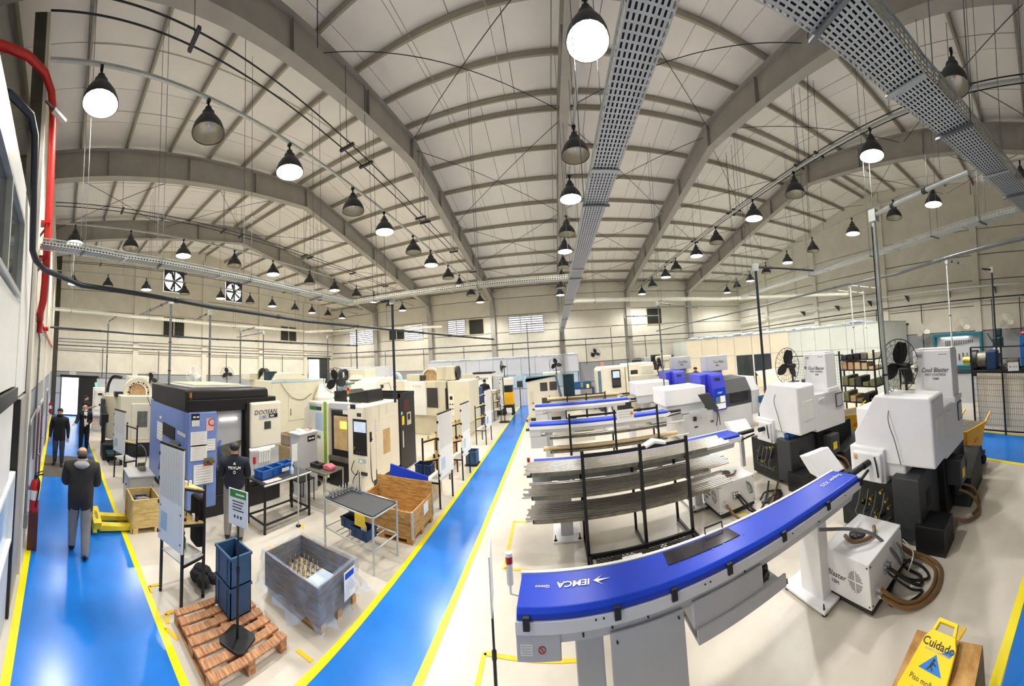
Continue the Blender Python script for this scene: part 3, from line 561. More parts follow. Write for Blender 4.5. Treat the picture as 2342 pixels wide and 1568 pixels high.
# ---- fans standing about
def fan(label, loc, yaw, r, mat='black', stand=.5, tilt=0, group='black industrial fans', wallside=0):
    """loc = centre of the guard; yaw = direction it blows (0 = -Y)"""
    t = T('industrial_fan', label, 'fan', loc, yaw, group)
    g = T('cage', '', ''); del g['label']; del g['category']; 
    bpy.data.objects.remove(g)
    b = B(); b.lathe([(r - .008, 0), (r, .008), (r + .008, 0), (r, -.008), (r - .008, 0)], ax='y', n=28)
    for k in range(3): rr = r * (.3 + .25 * k); b.lathe([(rr - .003, -.06), (rr, -.063), (rr + .003, -.06), (rr, -.057), (rr - .003, -.06)], ax='y', n=24)
    n = 22
    for k in range(n):
        a = 2 * pi * k / n
        for dy in (-.08, .09): b.cyl((.05 * cos(a), dy, .05 * sin(a)), (r * cos(a), 0, r * sin(a)), .003, 3, cap=False)
    P('guard', b, mat, t)
    for k in range(3):
        a = 2 * pi * k / 3 + .5; b = B(); q = []
        for s_ in range(7):
            f = .1 + .8 * s_ / 6; wv = .13 * r / .4 * sin(pi * (s_ + .8) / 8); q.append((f * r, wv, f))
        vs = []
        for rr, wv, f in q:
            for sg_ in (-1, 1): aa = sg_ * wv / max(rr, .06) + .25 * f; vs.append((rr * cos(aa), .03 * sg_, rr * sin(aa)))
        for sg2 in (0, 1): pass
        m_ = len(vs); vs2 = vs + [(x, y + .006, z) for x, y, z in vs]; fs = [(2 * i, 2 * i + 1, 2 * i + 3, 2 * i + 2) for i in range(6)] + [(m_ + 2 * i + 2, m_ + 2 * i + 3, m_ + 2 * i + 1, m_ + 2 * i) for i in range(6)]
        b._add(vs2, fs); o = P('blade', b, mat, t, sm=True); o.rotation_euler = (0, a, 0)
    b = B(); b.cyl((0, -.05, 0), (0, .22, 0), .065, 12, .05); P('motor', b, mat, t, sm=True)
    b = B()
    if wallside: b.bar((0, .2, 0), (0, wallside, -.08), .05, .05); b.box(-.08, wallside - .02, -.2, .08, wallside, .08)
    else: b.cyl((0, .13, -.02), (0, .13, -stand), .022, 8); b.box(-.1, .05, -stand - .02, .1, .24, -stand)
    P('stand', b, mat, t)
    return t
fan('black mesh fan standing on the white and green machine', (-6.05, 7.25, 2.78), .35, .38, stand=.5); fan('black fan clamped on top of the second white lathe', (5.0, 5.45, 2.57), pi + .1, .42, stand=.36)
fan('large black fan clamped on top of the nearest white lathe', (4.6, 2.35, 2.6), 2.78, .44, stand=.4); fan('black fan on a post at the end of the aisle', (-2.75, 16.4, 2.9), -1.2, .33, stand=.55)
fan('black three-bladed fan on the distant beige lathe', (.1, 15.3, 2.9), 0, .32, stand=.5); fan('dark fan among the beige machines right of the aisle', (5.0, 14.3, 2.5), .6, .38, stand=.5)
fan('white round fan behind the blue machine', (-9.9, 4.5, 2.92), .6, .3, 'white_plastic', .35, group='white fans'); fan('dark wall fan behind the blue machine', (-17.0, 10.0, 2.85), 1.0, .4, stand=2.83); fan('dark fan on the left end wall behind the carousel machine', (-18.6, 5.6, 2.4), 1.57, .45, wallside=.75)
fan('dark wall fan on the far wall right of the partition', (3.0, YF - .8, 3.35), .2, .38, wallside=.76)
for i, (y, l) in enumerate(((6.18, 'farthest'), (4.05, 'middle'), (1.87, 'nearest'))): fan('pale three-bladed wall fan on the right wall, %s of three' % l, (XR - .75, y, 3.15 + .1 * i), -1.57, .42, 'galv_light', wallside=.72, group='pale wall fans on the right wall')
# ================================================================== measuring helpers (pixel of the photograph -> place on a known plane)
def _ray(x, y):
    th = (x - 1171) / FPX; return _R @ Vector((sin(th), cos(th), (784 - y) / FPX))
def onX(x, y, X): d = _ray(x, y); k = X / d.x; return (k * d.y, CAM_Z + k * d.z)
def onY(x, y, Y): d = _ray(x, y); k = Y / d.y; return (k * d.x, CAM_Z + k * d.z)
def onZ(x, y, Z): d = _ray(x, y); k = (Z - CAM_Z) / d.z; return (k * d.x, k * d.y)
def plX(name, X, a, c, mat, parent, t=.012, bev=0, label=None):
    """thin plate facing +X (t>0) or -X (t<0) on plane X, corners given as photograph pixels"""
    y0, z0 = onX(*a, X); y1, z1 = onX(*c, X); b = B(); b.box(X, y0, z0, X + t, y1, z1); return P(name, b, mat, parent, bev, label=label)
def plY(name, Y, a, c, mat, parent, t=.012, bev=0, label=None):
    x0, z0 = onY(*a, Y); x1, z1 = onY(*c, Y); b = B(); b.box(x0, Y, z0, x1, Y - t, z1); return P(name, b, mat, parent, bev, label=label)
def bx(name, x0, y0, z0, x1, y1, z1, mat, parent, bev=0, label=None, sm=False):
    b = B(); b.box(x0, y0, z0, x1, y1, z1); return P(name, b, mat, parent, bev, sm, label)
def tower(parent, x, y, z, cols, h=.07, r=.03):
    b = B(); b.cyl((x, y, z), (x, y, z + .1), r * .5, 8); P('tower_post', b, 'white_plastic', parent)
    for i, c in enumerate(cols): b = B(); b.cyl((x, y, z + .1 + i * h), (x, y, z + .1 + (i + 1) * h - .004), r, 12); P('signal_light', b, c, parent)
def hose(parent, pts, r, mat, name='hose', n=8):
    """smooth tube through points (Catmull-Rom)"""
    v = [Vector(p) for p in pts]; v = [v[0]] + v + [v[-1]]; out = []
    for i in range(1, len(v) - 2):
        for s_ in range(6):
            t = s_ / 6; a, c, d, e = v[i - 1], v[i], v[i + 1], v[i + 2]
            out.append(.5 * ((2 * c) + (d - a) * t + (2 * a - 5 * c + 4 * d - e) * t * t + (3 * c - a - 3 * d + e) * t ** 3))
    out.append(v[-2]); b = B(); b.tube(out, r, n); return P(name, b, mat, parent, sm=True)
def sheet_lines(parent, X=None, Y=None, z0=0, z1=1, u0=0, u1=1, n=6, mat='hood_grey', out=1):
    """printed lines on a paper"""
    b = B()
    for i in range(n):
        z = z0 + (z1 - z0) * (i + .7) / (n + .4); h = abs(z1 - z0) / n * .12
        if X is not None: b.box(X, u0 + (u1 - u0) * .1, z, X + .002 * out, u0 + (u1 - u0) * .9, z + h)
        else: b.box(u0 + (u1 - u0) * .1, Y, z, u0 + (u1 - u0) * .9, Y - .002, z + h)
    return P('print', b, mat, parent)
def paperX(X, a, c, parent, n=6, mat='paper'):
    y0, z0 = onX(*a, X); y1, z1 = onX(*c, X); o = plX('paper_sheet', X, a, c, mat, parent, .004); sheet_lines(o, X=X + .004, z0=z0, z1=z1, u0=y0, u1=y1, n=n); return o
def paperY(Y, a, c, parent, n=6, mat='paper'):
    x0, z0 = onY(*a, Y); x1, z1 = onY(*c, Y); o = plY('paper_sheet', Y, a, c, mat, parent, .004); sheet_lines(o, Y=Y - .004, z0=z0, z1=z1, u0=x0, u1=x1, n=n); return o
# ================================================================== BLUE AND BLACK MACHINING CENTRE
t = T('machining_center', 'blue and black machining centre with white sliding door panel, operator before it', 'machine')
bx('base', -8.75, 2.8, 0, -6.12, 5.15, .42, 'black', t, .02)
bx('rear_body', -8.85, 3.3, .42, -6.55, 5.12, 2.3, 'machine_blue', t, .02)
b = B(); b.box(-8.9, 2.67, .22, -6.32, 3.38, 2.22); b.box(-6.34, 2.67, .22, -6.1, 3.36, 2.22); P('side_cabinet', b, 'machine_blue', t, .035)
b = B(); b.prism([(-8.7, 2.24), (-8.7, 2.68), (-6.3, 2.68), (-6.22, 2.64), (-6.2, 2.5), (-6.2, 2.24)], 'y', 2.64, 4.84); P('hood', b, 'black', t, .02)
bx('hood_band', -8.6, 2.66, 2.2, -6.12, 5.02, 2.47, 'blackmetal', t, .02)
bx('roof_plate', -8.45, 2.95, 2.68, -6.55, 4.6, 2.72, 'grey_machine', t, .01); bx('roof_plate', -8.3, 3.1, 2.72, -6.75, 4.4, 2.76, 'beige_machine', t, .01)
bx('door_frame', -6.56, 3.38, .5, -6.3, 4.2, 2.24, 'charcoal', t, .01); bx('work_door', -6.32, 3.42, 1.0, -6.25, 4.14, 2.2, 'grey_machine', t, .02)
b = B(); b.prism([(3.46, 1.05), (3.98, 1.1), (4.08, 1.5), (3.46, 1.42)], 'x', -6.26, -6.235); P('door_window', b, 'dirty_steel', t); bx('work_light', -6.3, 3.5, 1.98, -6.22, 3.95, 2.02, 'work_glow', t)
bx('slide_rail', -6.22, 4.12, .95, -6.08, 4.2, 2.36, 'black', t, .01); bx('slide_rail', -6.3, 4.08, .5, -6.2, 4.13, 2.3, 'gasket', t)
sp_ = bx('sliding_panel', -6.3, 4.2, 1.3, -6.02, 5.12, 2.36, 'warm_white', t, .05); bx('panel_window', -6.03, 4.58, 1.72, -6.01, 4.78, 1.9, 'glass_dark', sp_, .01)
text('DOOSAN', .15, 'black', sp_, (-6.015, 4.62, 2.12), R_PX, shear=.2, sx=1.05); bx('type_plate', -6.022, 4.72, 1.98, -6.012, 4.98, 2.07, 'black', sp_); bx('plate_mark', -6.012, 4.75, 2.0, -6.01, 4.87, 2.045, 'grey_machine', sp_); bx('type_plate', -6.022, 4.42, 1.96, -6.014, 4.7, 2.06, 'grey_machine', sp_); text('VC', .08, 'charcoal', sp_, (-6.01, 4.58, 2.01), R_PX)
bx('splash_tray', -6.4, 4.2, .55, -6.1, 5.1, 1.28, 'grey_machine', t, .02); bx('apron', -6.3, 3.38, .08, -6.15, 5.1, .95, 'black', t, .02); bx('work_light', -6.16, 4.25, 1.26, -6.08, 4.95, 1.29, 'work_glow', t)
for i in range(5): b = B(); b.cyl((-6.1, 4.5 + i * .07, .95), (-6.08, 4.5 + i * .07, 1.22), .028, 8); P('paper_roll', b, 'paper', t)
bx('door_sill', -6.25, 3.36, .95, -6.08, 4.2, 1.03, 'dirty_steel', t, .01)
plY('side_window', 2.67, (374, 964), (400, 1008), 'black', t, .02); b = B(); b.hexa([(-6.95, 2.3, .85), (-6.5, 2.3, .85), (-6.5, 2.67, .8), (-6.95, 2.67, .8)], [(-6.95, 2.42, 1.35), (-6.5, 2.42, 1.35), (-6.5, 2.67, 1.5), (-6.95, 2.67, 1.5)]); P('control_pendant', b, 'charcoal', t, .02)
paperY(2.665, (406, 983), (424, 1001), t, 2); paperY(2.665, (360, 962), (371, 1010), t, 5); plY('hinge', 2.67, (366, 950), (370, 958), 'white', t)
plX('nameplate', -6.1, (438, 946), (456, 960), 'navy', t); [bx('plate_mark', -6.088, y_, 2.1, -6.086, y_ + .06, 2.135, 'white', t) for y_ in (2.77, 2.85)]; paperX(-6.09, (439, 961), (456, 974), t, 3)
o = plX('letter_card', -6.1, (472, 956), (488, 984), 'paper_pink', t, .006); text('C', .24, 'red', o, (-6.092, 3.2, 1.98), R_PX)
paperX(-6.09, (436, 988), (473, 1018), t, 8); paperX(-6.09, (436, 1019), (473, 1050), t, 8); paperX(-6.09, (474, 1004), (492, 1028), t, 4); paperX(-6.09, (443, 1064), (487, 1102), t, 7)
o = plX('button_panel', -6.1, (466, 1047), (486, 1062), 'olive', t, .02)
for i, m_ in enumerate(('red', 'charcoal', 'red', 'brass')): b = B(); b.cyl((-6.08, 3.06 + .07 * i, 1.13 + .04 * (i % 2)), (-6.04, 3.06 + .07 * i, 1.13 + .04 * (i % 2)), .025, 10); P('button', b, m_, o)
tower(t, -6.2, 2.75, 2.22, ('green_glow', 'green_off', 'amber_lens'), .1, .03); bx('cable_tray', -6.3, 3.0, 2.22, -6.15, 3.3, 2.28, 'blackmetal', t)
hose(t, [(-6.2, 3.5, 1.55), (-6.12, 3.42, 1.4), (-6.15, 3.5, 1.2), (-6.2, 3.44, 1.05)], .022, 'bin_bright')
b = B(); b.cyl((-6.1, 4.35, .95), (-6.1, 4.35, 1.1), .035, 10); tag(P('spray_can', b, 'red', None), 'small red spray can on the ledge beside the operator', 'can')
# ================================================================== WHITE AND GREEN MACHINING CENTRE
t = T('machining_center', 'white machining centre with lime stripe, tall black rear cabinet and fan on top', 'machine')
bx('base', -6.85, 6.85, 0, -4.65, 9.4, .22, 'black', t, .02); b = B(); b.box(-6.62, 6.78, .2, -4.62, 8.5, 2.16); P('body', b, 'warm_white', t, .03)
b = B(); b.prism([(-6.98, .35), (-6.98, 1.95), (-6.75, 2.12), (-6.5, 2.14), (-6.5, .35)], 'y', 6.85, 8.3); P('side_bulge', b, 'warm_white', t, .02)
bx('front_panel', -6.6, 6.62, .16, -5.82, 6.85, 2.2, 'warm_white', t, .03); o = plY('stripe', 6.62, (740, 918), (749, 1096), 'lime', t, .006)
o = plY('brand_plate', 6.62, (708, 922), (735, 937), 'grey_machine', t, .008); plY('brand_band', 6.612, (709, 927), (724, 937), 'sign_green', o, .004); plY('brand_band', 6.612, (724, 929), (735, 938), 'charcoal', o, .004)
paperY(6.615, (721, 942), (739, 984), t, 10, 'glass_pale'); paperY(6.615, (722, 985), (734, 1002), t, 3); plY('green_note', 6.61, (724, 994), (733, 1002), 'sign_green', t, .003)
bx('door_surround', -5.82, 6.8, .75, -5.03, 6.88, 2.1, 'black', t, .01); bx('header', -5.82, 6.7, 2.02, -4.9, 6.95, 2.2, 'grey_machine', t, .02)
dr = bx('door', -5.78, 6.72, .78, -5.08, 6.82, 1.98, 'black', t, .02); bx('door_window', -5.68, 6.7, .95, -5.2, 6.73, 1.85, 'amber_glass', dr, .03); bx('door_lamp', -5.45, 6.69, 1.52, -5.22, 6.71, 1.72, 'orange_glow', dr, .01); b = B(); b.cyl((-5.12, 6.66, .85), (-5.12, 6.66, 1.7), .014, 8); P('handle', b, 'chrome', dr); paperY(6.71, (784, 937), (799, 948), t, 3)
bx('sill', -5.82, 6.62, .66, -5.03, 6.85, .78, 'dirty_steel', t, .01); bx('kick_panel', -5.82, 6.66, .02, -5.03, 6.85, .68, 'black', t, .01)
cc = b = B(); b.box(-5.06, 6.52, .1, -4.55, 6.95, 2.17); cc = P('control_column', b, 'warm_white', t, .03)
plY('display_bezel', 6.52, (807, 957), (840, 1043), 'black', cc, .012); plY('screen', 6.508, (809, 963), (837, 990), 'screen_glow', cc, .004); plY('nameplate', 6.52, (801, 924), (813, 935), 'navy', cc, .006); plY('sticker', 6.52, (816, 944), (826, 953), 'charcoal', cc, .004)
for i in range(4): b = B(); x_, z_ = onY(818 + i * 5.3, 1034 + i * 1.2, 6.5); b.cyl((x_, 6.508, z_), (x_, 6.48, z_), .017, 10); P('knob', b, 'chrome', cc)
b = B(); x_, z_ = onY(811, 1024, 6.5); b.cyl((x_, 6.508, z_), (x_, 6.46, z_), .03, 12); P('emergency_stop', b, 'brass', cc)
o = plY('socket_plate', 6.52, (820, 1047), (838, 1060), 'grey_machine', cc, .01); plY('led', 6.51, (824, 1053), (827, 1057), 'green_glow', o, .004); plY('socket', 6.52, (827, 1078), (841, 1088), 'charcoal', cc, .03); paperY(6.518, (809, 1082), (818, 1104), cc, 4)
hose(cc, [(-4.85, 6.5, .82), (-4.9, 6.45, .6), (-4.75, 6.44, .5), (-4.72, 6.48, .62)], .01, 'black', 'cable'); hose(cc, [(-4.72, 6.47, .58), (-4.85, 6.44, .35), (-4.83, 6.46, .12)], .01, 'black', 'cable'); hose(cc, [(-4.68, 6.47, .58), (-4.66, 6.44, .3), (-4.7, 6.46, .1)], .01, 'black', 'cable')
b = B(); b.box(-4.6, 6.78, 1.25, -4.53, 6.86, 1.5); b.box(-4.62, 6.79, 1.3, -4.5, 6.85, 1.34); P('handset', b, 'black', t, .01); hose(t, [(-4.56, 6.82, 1.25), (-4.55, 6.8, .8), (-4.54, 6.84, .3), (-4.52, 7.0, .22), (-4.54, 7.05, .5)], .012, 'charcoal', 'coil_cord')
plX('side_door', -4.62, (858, 958), (905, 1060), 'warm_white', t, .012); plX('side_window', -4.608, (876, 982), (893, 1031), 'amber_glass', t, .006, .03); paperX(-4.61, (858, 970), (865, 988), t, 3)
bx('rear_cabinet', -6.4, 8.5, 0, -4.58, 9.55, 2.2, 'black', t, .02); b = B(); b.box(-6.4, 8.5, 2.2, -6.36, 9.55, 2.33); b.box(-4.62, 8.5, 2.2, -4.58, 9.55, 2.33); b.box(-6.4, 8.5, 2.2, -4.58, 8.54, 2.33); b.box(-6.4, 9.51, 2.2, -4.58, 9.55, 2.33); P('cabinet_rim', b, 'black', t)
plX('warning_label', -4.58, (919, 952), (925, 970), 'jack_yellow', t, .004); o = plX('meter_frame', -4.58, (930, 943), (940, 968), 'beige_machine', t, .01); plX('meter', -4.57, (932, 946), (938, 958), 'black', o, .004); plX('poster', -4.58, (923, 915), (936, 936), 'maroon', t, .004); plX('label_strip', -4.58, (921, 985), (924, 1022), 'paper', t, .004); plX('label_strip', -4.58, (917, 942), (921, 948), 'glass_pale', t, .004)
b = B(); b.prism([(-6.2, 2.16), (-6.2, 2.46), (-5.75, 2.5), (-5.6, 2.42), (-5.0, 2.52), (-4.95, 2.16)], 'y', 7.35, 8.2); P('roof_tank', b, 'black', t, .03)
tower(t, -5.35, 6.95, 2.17, ('white_plastic', 'green_off', 'amber_lens', 'red_lens'), .085, .035); hose(t, [(-5.3, 6.95, 2.2), (-5.05, 6.85, 2.21), (-4.95, 7.0, 2.2), (-5.1, 7.1, 2.2)], .008, 'black', 'cable')
# bench behind it: beige tall machine
t = T('machining_center', 'tall beige machining centre standing behind the blue machine', 'machine'); 
bx('base', -10.3, 7.2, 0, -8.95, 9.9, .8, 'dark_teal', t, .02); bx('body', -10.35, 7.1, .8, -8.9, 10.0, 2.72, 'cream_machine', t, .03); bx('door', -8.91, 7.9, 1.2, -8.88, 9.2, 2.25, 'cream_machine', t, .02); bx('vent', -9.6, 7.08, 2.0, -9.35, 7.12, 2.2, 'grille_dark', t, .01); b = B(); b.cyl((-8.87, 8.0, 1.4), (-8.87, 8.0, 1.65), .015, 8); P('handle', b, 'charcoal', t)
bx('trim_band', -8.92, 7.1, 2.64, -8.88, 10.0, 2.72, 'glass_pale', t); b = B(); b.prism([(7.3, 2.72), (7.5, 2.98), (8.6, 3.0), (9.3, 2.72)], 'x', -10.1, -9.1); P('roof_cover', b, 'cream_machine', t, .03); bx('motor_box', -10.6, 6.9, 2.72, -10.0, 7.5, 2.98, 'cream_machine', t, .02)
b = B(); b.ring(.22, .32, -.08, .08, (-9.75, 7.4, 2.86), 'y', 20); P('tool_ring', b, 'black', t); bx('cabinet', -9.5, 7.2, 2.72, -9.2, 7.6, 3.05, 'dark_teal', t, .01); hose(t, [(-8.86, 7.5, 2.6), (-8.85, 8.0, 2.1), (-8.85, 8.6, 1.95), (-8.86, 9.1, 2.15)], .01, 'charcoal', 'cable')
# ================================================================== CAROUSEL MACHINE (beige) by the yard door
t = T('machining_center', 'grey-beige machining centre with round tool carousel near the yard door', 'machine')
bx('base', -12.6, 2.2, 0, -10.85, 4.6, .5, 'black', t, .02); bx('body', -12.4, 2.15, .5, -10.75, 4.7, 2.12, 'cream_machine', t, .03); b = B(); b.hexa([(-12.6, 1.75, .45), (-11.8, 1.75, .45), (-11.3, 2.2, .45), (-12.6, 2.2, .45)], [(-12.6, 1.75, 2.0), (-11.9, 1.75, 2.0), (-11.3, 2.2, 2.05), (-12.6, 2.2, 2.05)]); P('left_hood', b, 'beige_machine', t, .03)
bx('side_door', -10.76, 2.55, .62, -10.72, 3.5, 1.85, 'cream_machine', t, .01); bx('side_window', -10.73, 2.75, 1.05, -10.7, 3.12, 1.6, 'dirty_steel', t, .03); bx('side_box', -10.76, 3.35, .6, -10.5, 3.8, 1.4, 'charcoal', t, .01)
b = B(); b.ring(.42, .52, -.12, .12, (-11.2, 2.85, 2.22), 'x', 32); P('carousel_rim', b, 'cream_machine', t, sm=True); b = B(); b.cyl((-11.3, 2.85, 2.22), (-11.12, 2.85, 2.22), .3, 24); P('carousel_disc', b, 'tool_tan', t)
for k in range(24): a = 2 * pi * k / 24; b = B(); b.cyl((-11.1, 2.85 + .37 * cos(a), 2.22 + .37 * sin(a)), (-11.02, 2.85 + .35 * cos(a), 2.22 + .35 * sin(a)), .028, 6); P('tool_pocket', b, 'tool_tan' if k % 2 else 'black', t)
bx('head', -12.2, 2.6, 2.1, -11.6, 3.4, 2.78, 'warm_white', t, .02); hose(t, [(-11.9, 2.4, 2.7), (-12.1, 2.1, 2.72), (-12.2, 1.95, 2.45), (-12.2, 1.9, 2.1)], .06, 'black', 'cable_chain'); bx('control_arm', -11.9, 1.6, .9, -11.6, 1.75, 1.9, 'charcoal', t, .02); bx('motor', -11.6, 2.05, 2.02, -11.3, 2.4, 2.2, 'black', t)
hose(t, [(-11.3, 1.75, 1.5), (-11.2, 1.65, 1.0), (-11.4, 1.6, .8), (-11.5, 1.7, 1.1)], .015, 'black', 'cable'); hose(t, [(-10.72, 3.1, 2.1), (-10.65, 3.2, 1.8), (-10.68, 3.4, 1.45)], .012, 'charcoal', 'cable')
for i, (y, z) in enumerate(((3.65, 1.9), (3.65, 1.75), (3.65, 1.6))): b = B(); b.cyl((-10.74, y, z), (-10.7, y, z), .025, 8); P('button', b, 'charcoal', t)
t = T('control_cabinet', 'bright white control cabinet beside the yard door with green beacon', 'cabinet'); bx('body', -15.6, 1.7, .7, -15.1, 2.3, 2.05, 'white', t, .02); bx('base', -15.6, 1.7, 0, -15.1, 2.3, .7, 'grey_machine', t, .02); bx('panel', -15.1, 1.75, 1.0, -15.06, 2.25, 1.95, 'white', t, .01); bx('switch', -15.06, 1.9, 1.7, -15.04, 2.1, 1.8, 'black', t); bx('switch', -15.06, 1.95, 1.2, -15.04, 2.05, 1.3, 'black', t); tower(t, -15.3, 1.8, 2.05, ('green_glow',), .14, .05); bx('shelf', -15.1, 1.7, .75, -14.85, 2.3, .8, 'grey_machine', t); bx('poster', -15.09, 1.5, .35, -15.07, 1.95, .6, 'paper_pink', t)
t = T('drill_unit', 'dark machine parts and cables under the carousel machine beside the aisle', 'machine'); bx('block', -11.1, 1.55, .0, -10.5, 2.05, .55, 'black', t, .05); b = B(); b.cyl((-10.8, 1.6, .5), (-10.8, 1.6, 1.45), .07, 10); P('post', b, 'black', t); bx('head', -10.95, 1.5, 1.2, -10.7, 1.75, 1.5, 'blackmetal', t, .03); b = B(); b.cyl((-10.8, 1.6, 1.5), (-10.8, 1.6, 1.75), .05, 10); P('motor', b, 'charcoal', t); bx('tray', -10.48, 1.65, .28, -10.0, 2.2, .36, 'dark_teal', t, .01)
bx('tray_leg', -10.45, 1.7, 0, -10.37, 1.78, .28, 'black', t); bx('tray_leg', -10.1, 2.05, 0, -10.02, 2.13, .28, 'black', t)
# ================================================================== BAR FEEDERS (blue lids)
def feeder(label, x, y, L, detail, legs=True, dy=.5):
    t = T('bar_feeder', label, 'bar feeder', (x, y, 0), group='blue-lidded bar feeders')
    lid = B(); lid.prism([(.0, 1.225), (.0, 1.27), (.035, 1.298), (dy - .06, 1.275), (dy - .05, 1.225)], 'x', .012, L - .12); lid._add([], [])
    lo = P('lid', lid, 'lid_blue', t, .006); b = B(); b.hexa([(L - .12, .0, 1.225), (L, .16, 1.2), (L, .36, 1.2), (L - .12, dy - .05, 1.225)], [(L - .12, .03, 1.297), (L - .02, .17, 1.24), (L - .02, .34, 1.24), (L - .12, dy - .06, 1.275)]); P('lid_nose', b, 'lid_blue', lo, .004)
    b = B(); b.box(0, dy - .055, 1.1, L - .1, dy - .02, 1.282); P('rear_rim', b, 'white', t, .004)
    b = B(); b.hexa([(0, -.012, 1.13), (L - .1, -.012, 1.13), (L - .1, dy - .03, 1.13), (0, dy - .03, 1.13)], [(0, -.012, 1.223), (L - .1, -.012, 1.223), (L - .1, dy - .03, 1.223), (0, dy - .03, 1.223)]); b.hexa([(L - .1, -.012, 1.13), (L + .03, .14, 1.13), (L + .03, .36, 1.13), (L - .1, dy - .03, 1.13)], [(L - .1, -.012, 1.223), (L + .03, .14, 1.2), (L + .03, .36, 1.2), (L - .1, dy - .03, 1.223)]); P('side_band', b, 'cool_white', t, .004)
    b = B(); b.prism([(.0, 1.13), (.05, 1.02), (dy - .1, 1.02), (dy - .04, 1.13)], 'x', .02, L - .25); P('trough', b, 'grey_machine', t, .004)
    b = B(); b.box(.0, .0, .93, .33, .35, 1.128); P('end_box', b, 'grey_machine', t, .008)
    b = B(); b.box(.44, .12, .03, .66, .42, 1.05); P('column', b, 'grey_machine', t, .01); b = B(); b.box(.3, -.05, 0, .8, .6, .03); P('base_plate', b, 'cool_white', t, .006)
    b = B(); b.box(3.02, .14, .05, 3.18, .5, 1.05); P('column', b, 'cool_white', t, .01); b = B(); b.box(2.9, .02, .03, 3.25, .72, .06); P('base_plate', b, 'cool_white', t, .006)
    for px_, py_ in ((2.94, .06), (3.21, .06), (2.94, .68), (3.21, .68), (.34, 0), (.76, 0)): b = B(); b.cyl((px_, py_, 0), (px_, py_, .03), .035, 10); b.cyl((px_, py_, .03), (px_, py_, .12), .014, 8, .008); P('levelling_foot', b, 'black', t)
    if detail:
        b = B(); b.box(.7, .0, .1, 1.3, .03, 1.06); P('side_panel', b, 'grey_machine', t, .006)
        b = B(); b.box(1.38, .0, .86, 2.1, .25, 1.08); P('hanging_box', b, 'grey_machine', t, .006); b = B(); b.prism([(-.02, .86), (-.02, .74), (.3, .74), (.3, .86), (.28, .86), (.28, .76), (0, .76), (0, .86)], 'x', 1.4, 2.36); P('drip_tray', b, 'grey_machine', t)
        b = B(); b.box(2.12, .05, .86, 2.2, .16, 1.0); b.cyl((2.16, .02, .93), (2.16, .05, .93), .035, 10); P('filter', b, 'charcoal', t)
        for lx in (.06, .74, 1.2, 1.72, 2.36, 3.05, 3.72):
            b = B(); b.box(lx, -.03, 1.17, lx + .05, .012, 1.265); P('latch', b, 'black', t, .004)
        for lx, lz in ((.6, 1.2), (.66, 1.2), (.5, 1.1), (.72, 1.12), (1.0, 1.12), (1.5, 1.19), (1.55, 1.19), (1.9, 1.12), (2.5, 1.19), (2.9, 1.12), (3.4, 1.19), (.75, 1.0), (1.25, 1.02), (1.27, .3)):
            b = B(); b.cyl((lx, -.016, lz), (lx, .02, lz), .008, 8); P('bolt', b, 'black', t)
        b = B(); b.hexa([(1.27, .22, 1.28), (2.02, .22, 1.28), (2.0, .42, 1.27), (1.29, .42, 1.27)], [(1.27, .22, 1.2935), (2.02, .22, 1.2935), (2.0, .42, 1.283), (1.29, .42, 1.283)]); P('window', b, 'smoke_glass', lo, .002)
        for i in range(8):
            for yy in (.2, .44): b = B(); b.cyl((1.24 + i * .115, yy, 1.27), (1.24 + i * .115, yy, 1.298 - .03 * (yy > .3)), .006, 6); P('rivet', b, 'chrome', lo)
        b = B(); b.tube([(1.76, .46, 1.26), (1.76, .47, 1.34), (1.96, .47, 1.34), (1.96, .46, 1.26)], .009, 8); P('lid_handle', b, 'black', t)
        text('IEMCA', .1, 'white', lo, (.46, .27, 1.289), (.052, 0, pi), sx=.95, bold=.002, shear=.15); text('Gimco', .05, 'white', lo, (.2, .26, 1.289), (.052, 0, pi), sx=.9)
        b = B(); b._add([(.62, .27, 1.2895), (.7, .32, 1.287), (.66, .28, 1.289), (.77, .27, 1.2895), (.66, .25, 1.29), (.7, .2, 1.2925)], [(0, 1, 2), (2, 3, 4), (4, 5, 0), (0, 2, 4)]); P('emblem', b, 'white', lo); text('Super 325', .1, 'white', lo, (3.48, .27, 1.289), (.052, 0, pi))
        o = B(); o.box(.03, -.003, .98, .12, .0, 1.06); o = P('label', o, 'paper', t); sheet_lines(o, Y=-.003, z0=.98, z1=1.06, u0=.03, u1=.12, n=4); b = B(); b.ring(.022, .028, -.004, -.001, (.19, 0, 1.02), 'y', 16); b.bar((.172, -.003, 1.04), (.208, -.003, 1.0), .006, .003); P('no_touch_sign', b, 'red', t)
        b = B(); b.tube([(-.0, .42, 1.1), (-.1, .45, 1.1), (-.1, .45, 1.18)], .012, 8); P('beacon_arm', b, 'white', t); b = B(); b.cyl((-.1, .45, 1.18), (-.1, .45, 1.36), .03, 14); P('beacon_tube', b, 'white_plastic', t, sm=True); b = B(); b.cyl((-.1, .45, 1.36), (-.1, .45, 1.42), .031, 14); P('beacon_lens', b, 'red_lens', t, sm=True); b = B(); b.cyl((-.1, .45, 1.42), (-.1, .45, 1.45), .031, 14); P('beacon_cap', b, 'white_plastic', t, sm=True)
    else:
        b = B(); b.cyl((-.06, .1, 1.15), (-.06, .1, 1.35), .025, 10); P('beacon_tube', b, 'white_plastic', t); b = B(); b.cyl((-.06, .1, 1.35), (-.06, .1, 1.42), .026, 10); P('beacon_lens', b, 'red_lens', t); b = B(); b.box(-.1, .02, 1.1, 0, .16, 1.16); P('beacon_arm', b, 'charcoal', t)
        b = B(); b.box(1.3, -.02, .72, 1.9, .25, .98); P('hanging_box', b, 'warm_white', t, .01); b = B(); b.box(.02, .0, .6, .5, .3, .92); P('motor_box', b, 'grey_machine', t, .01)
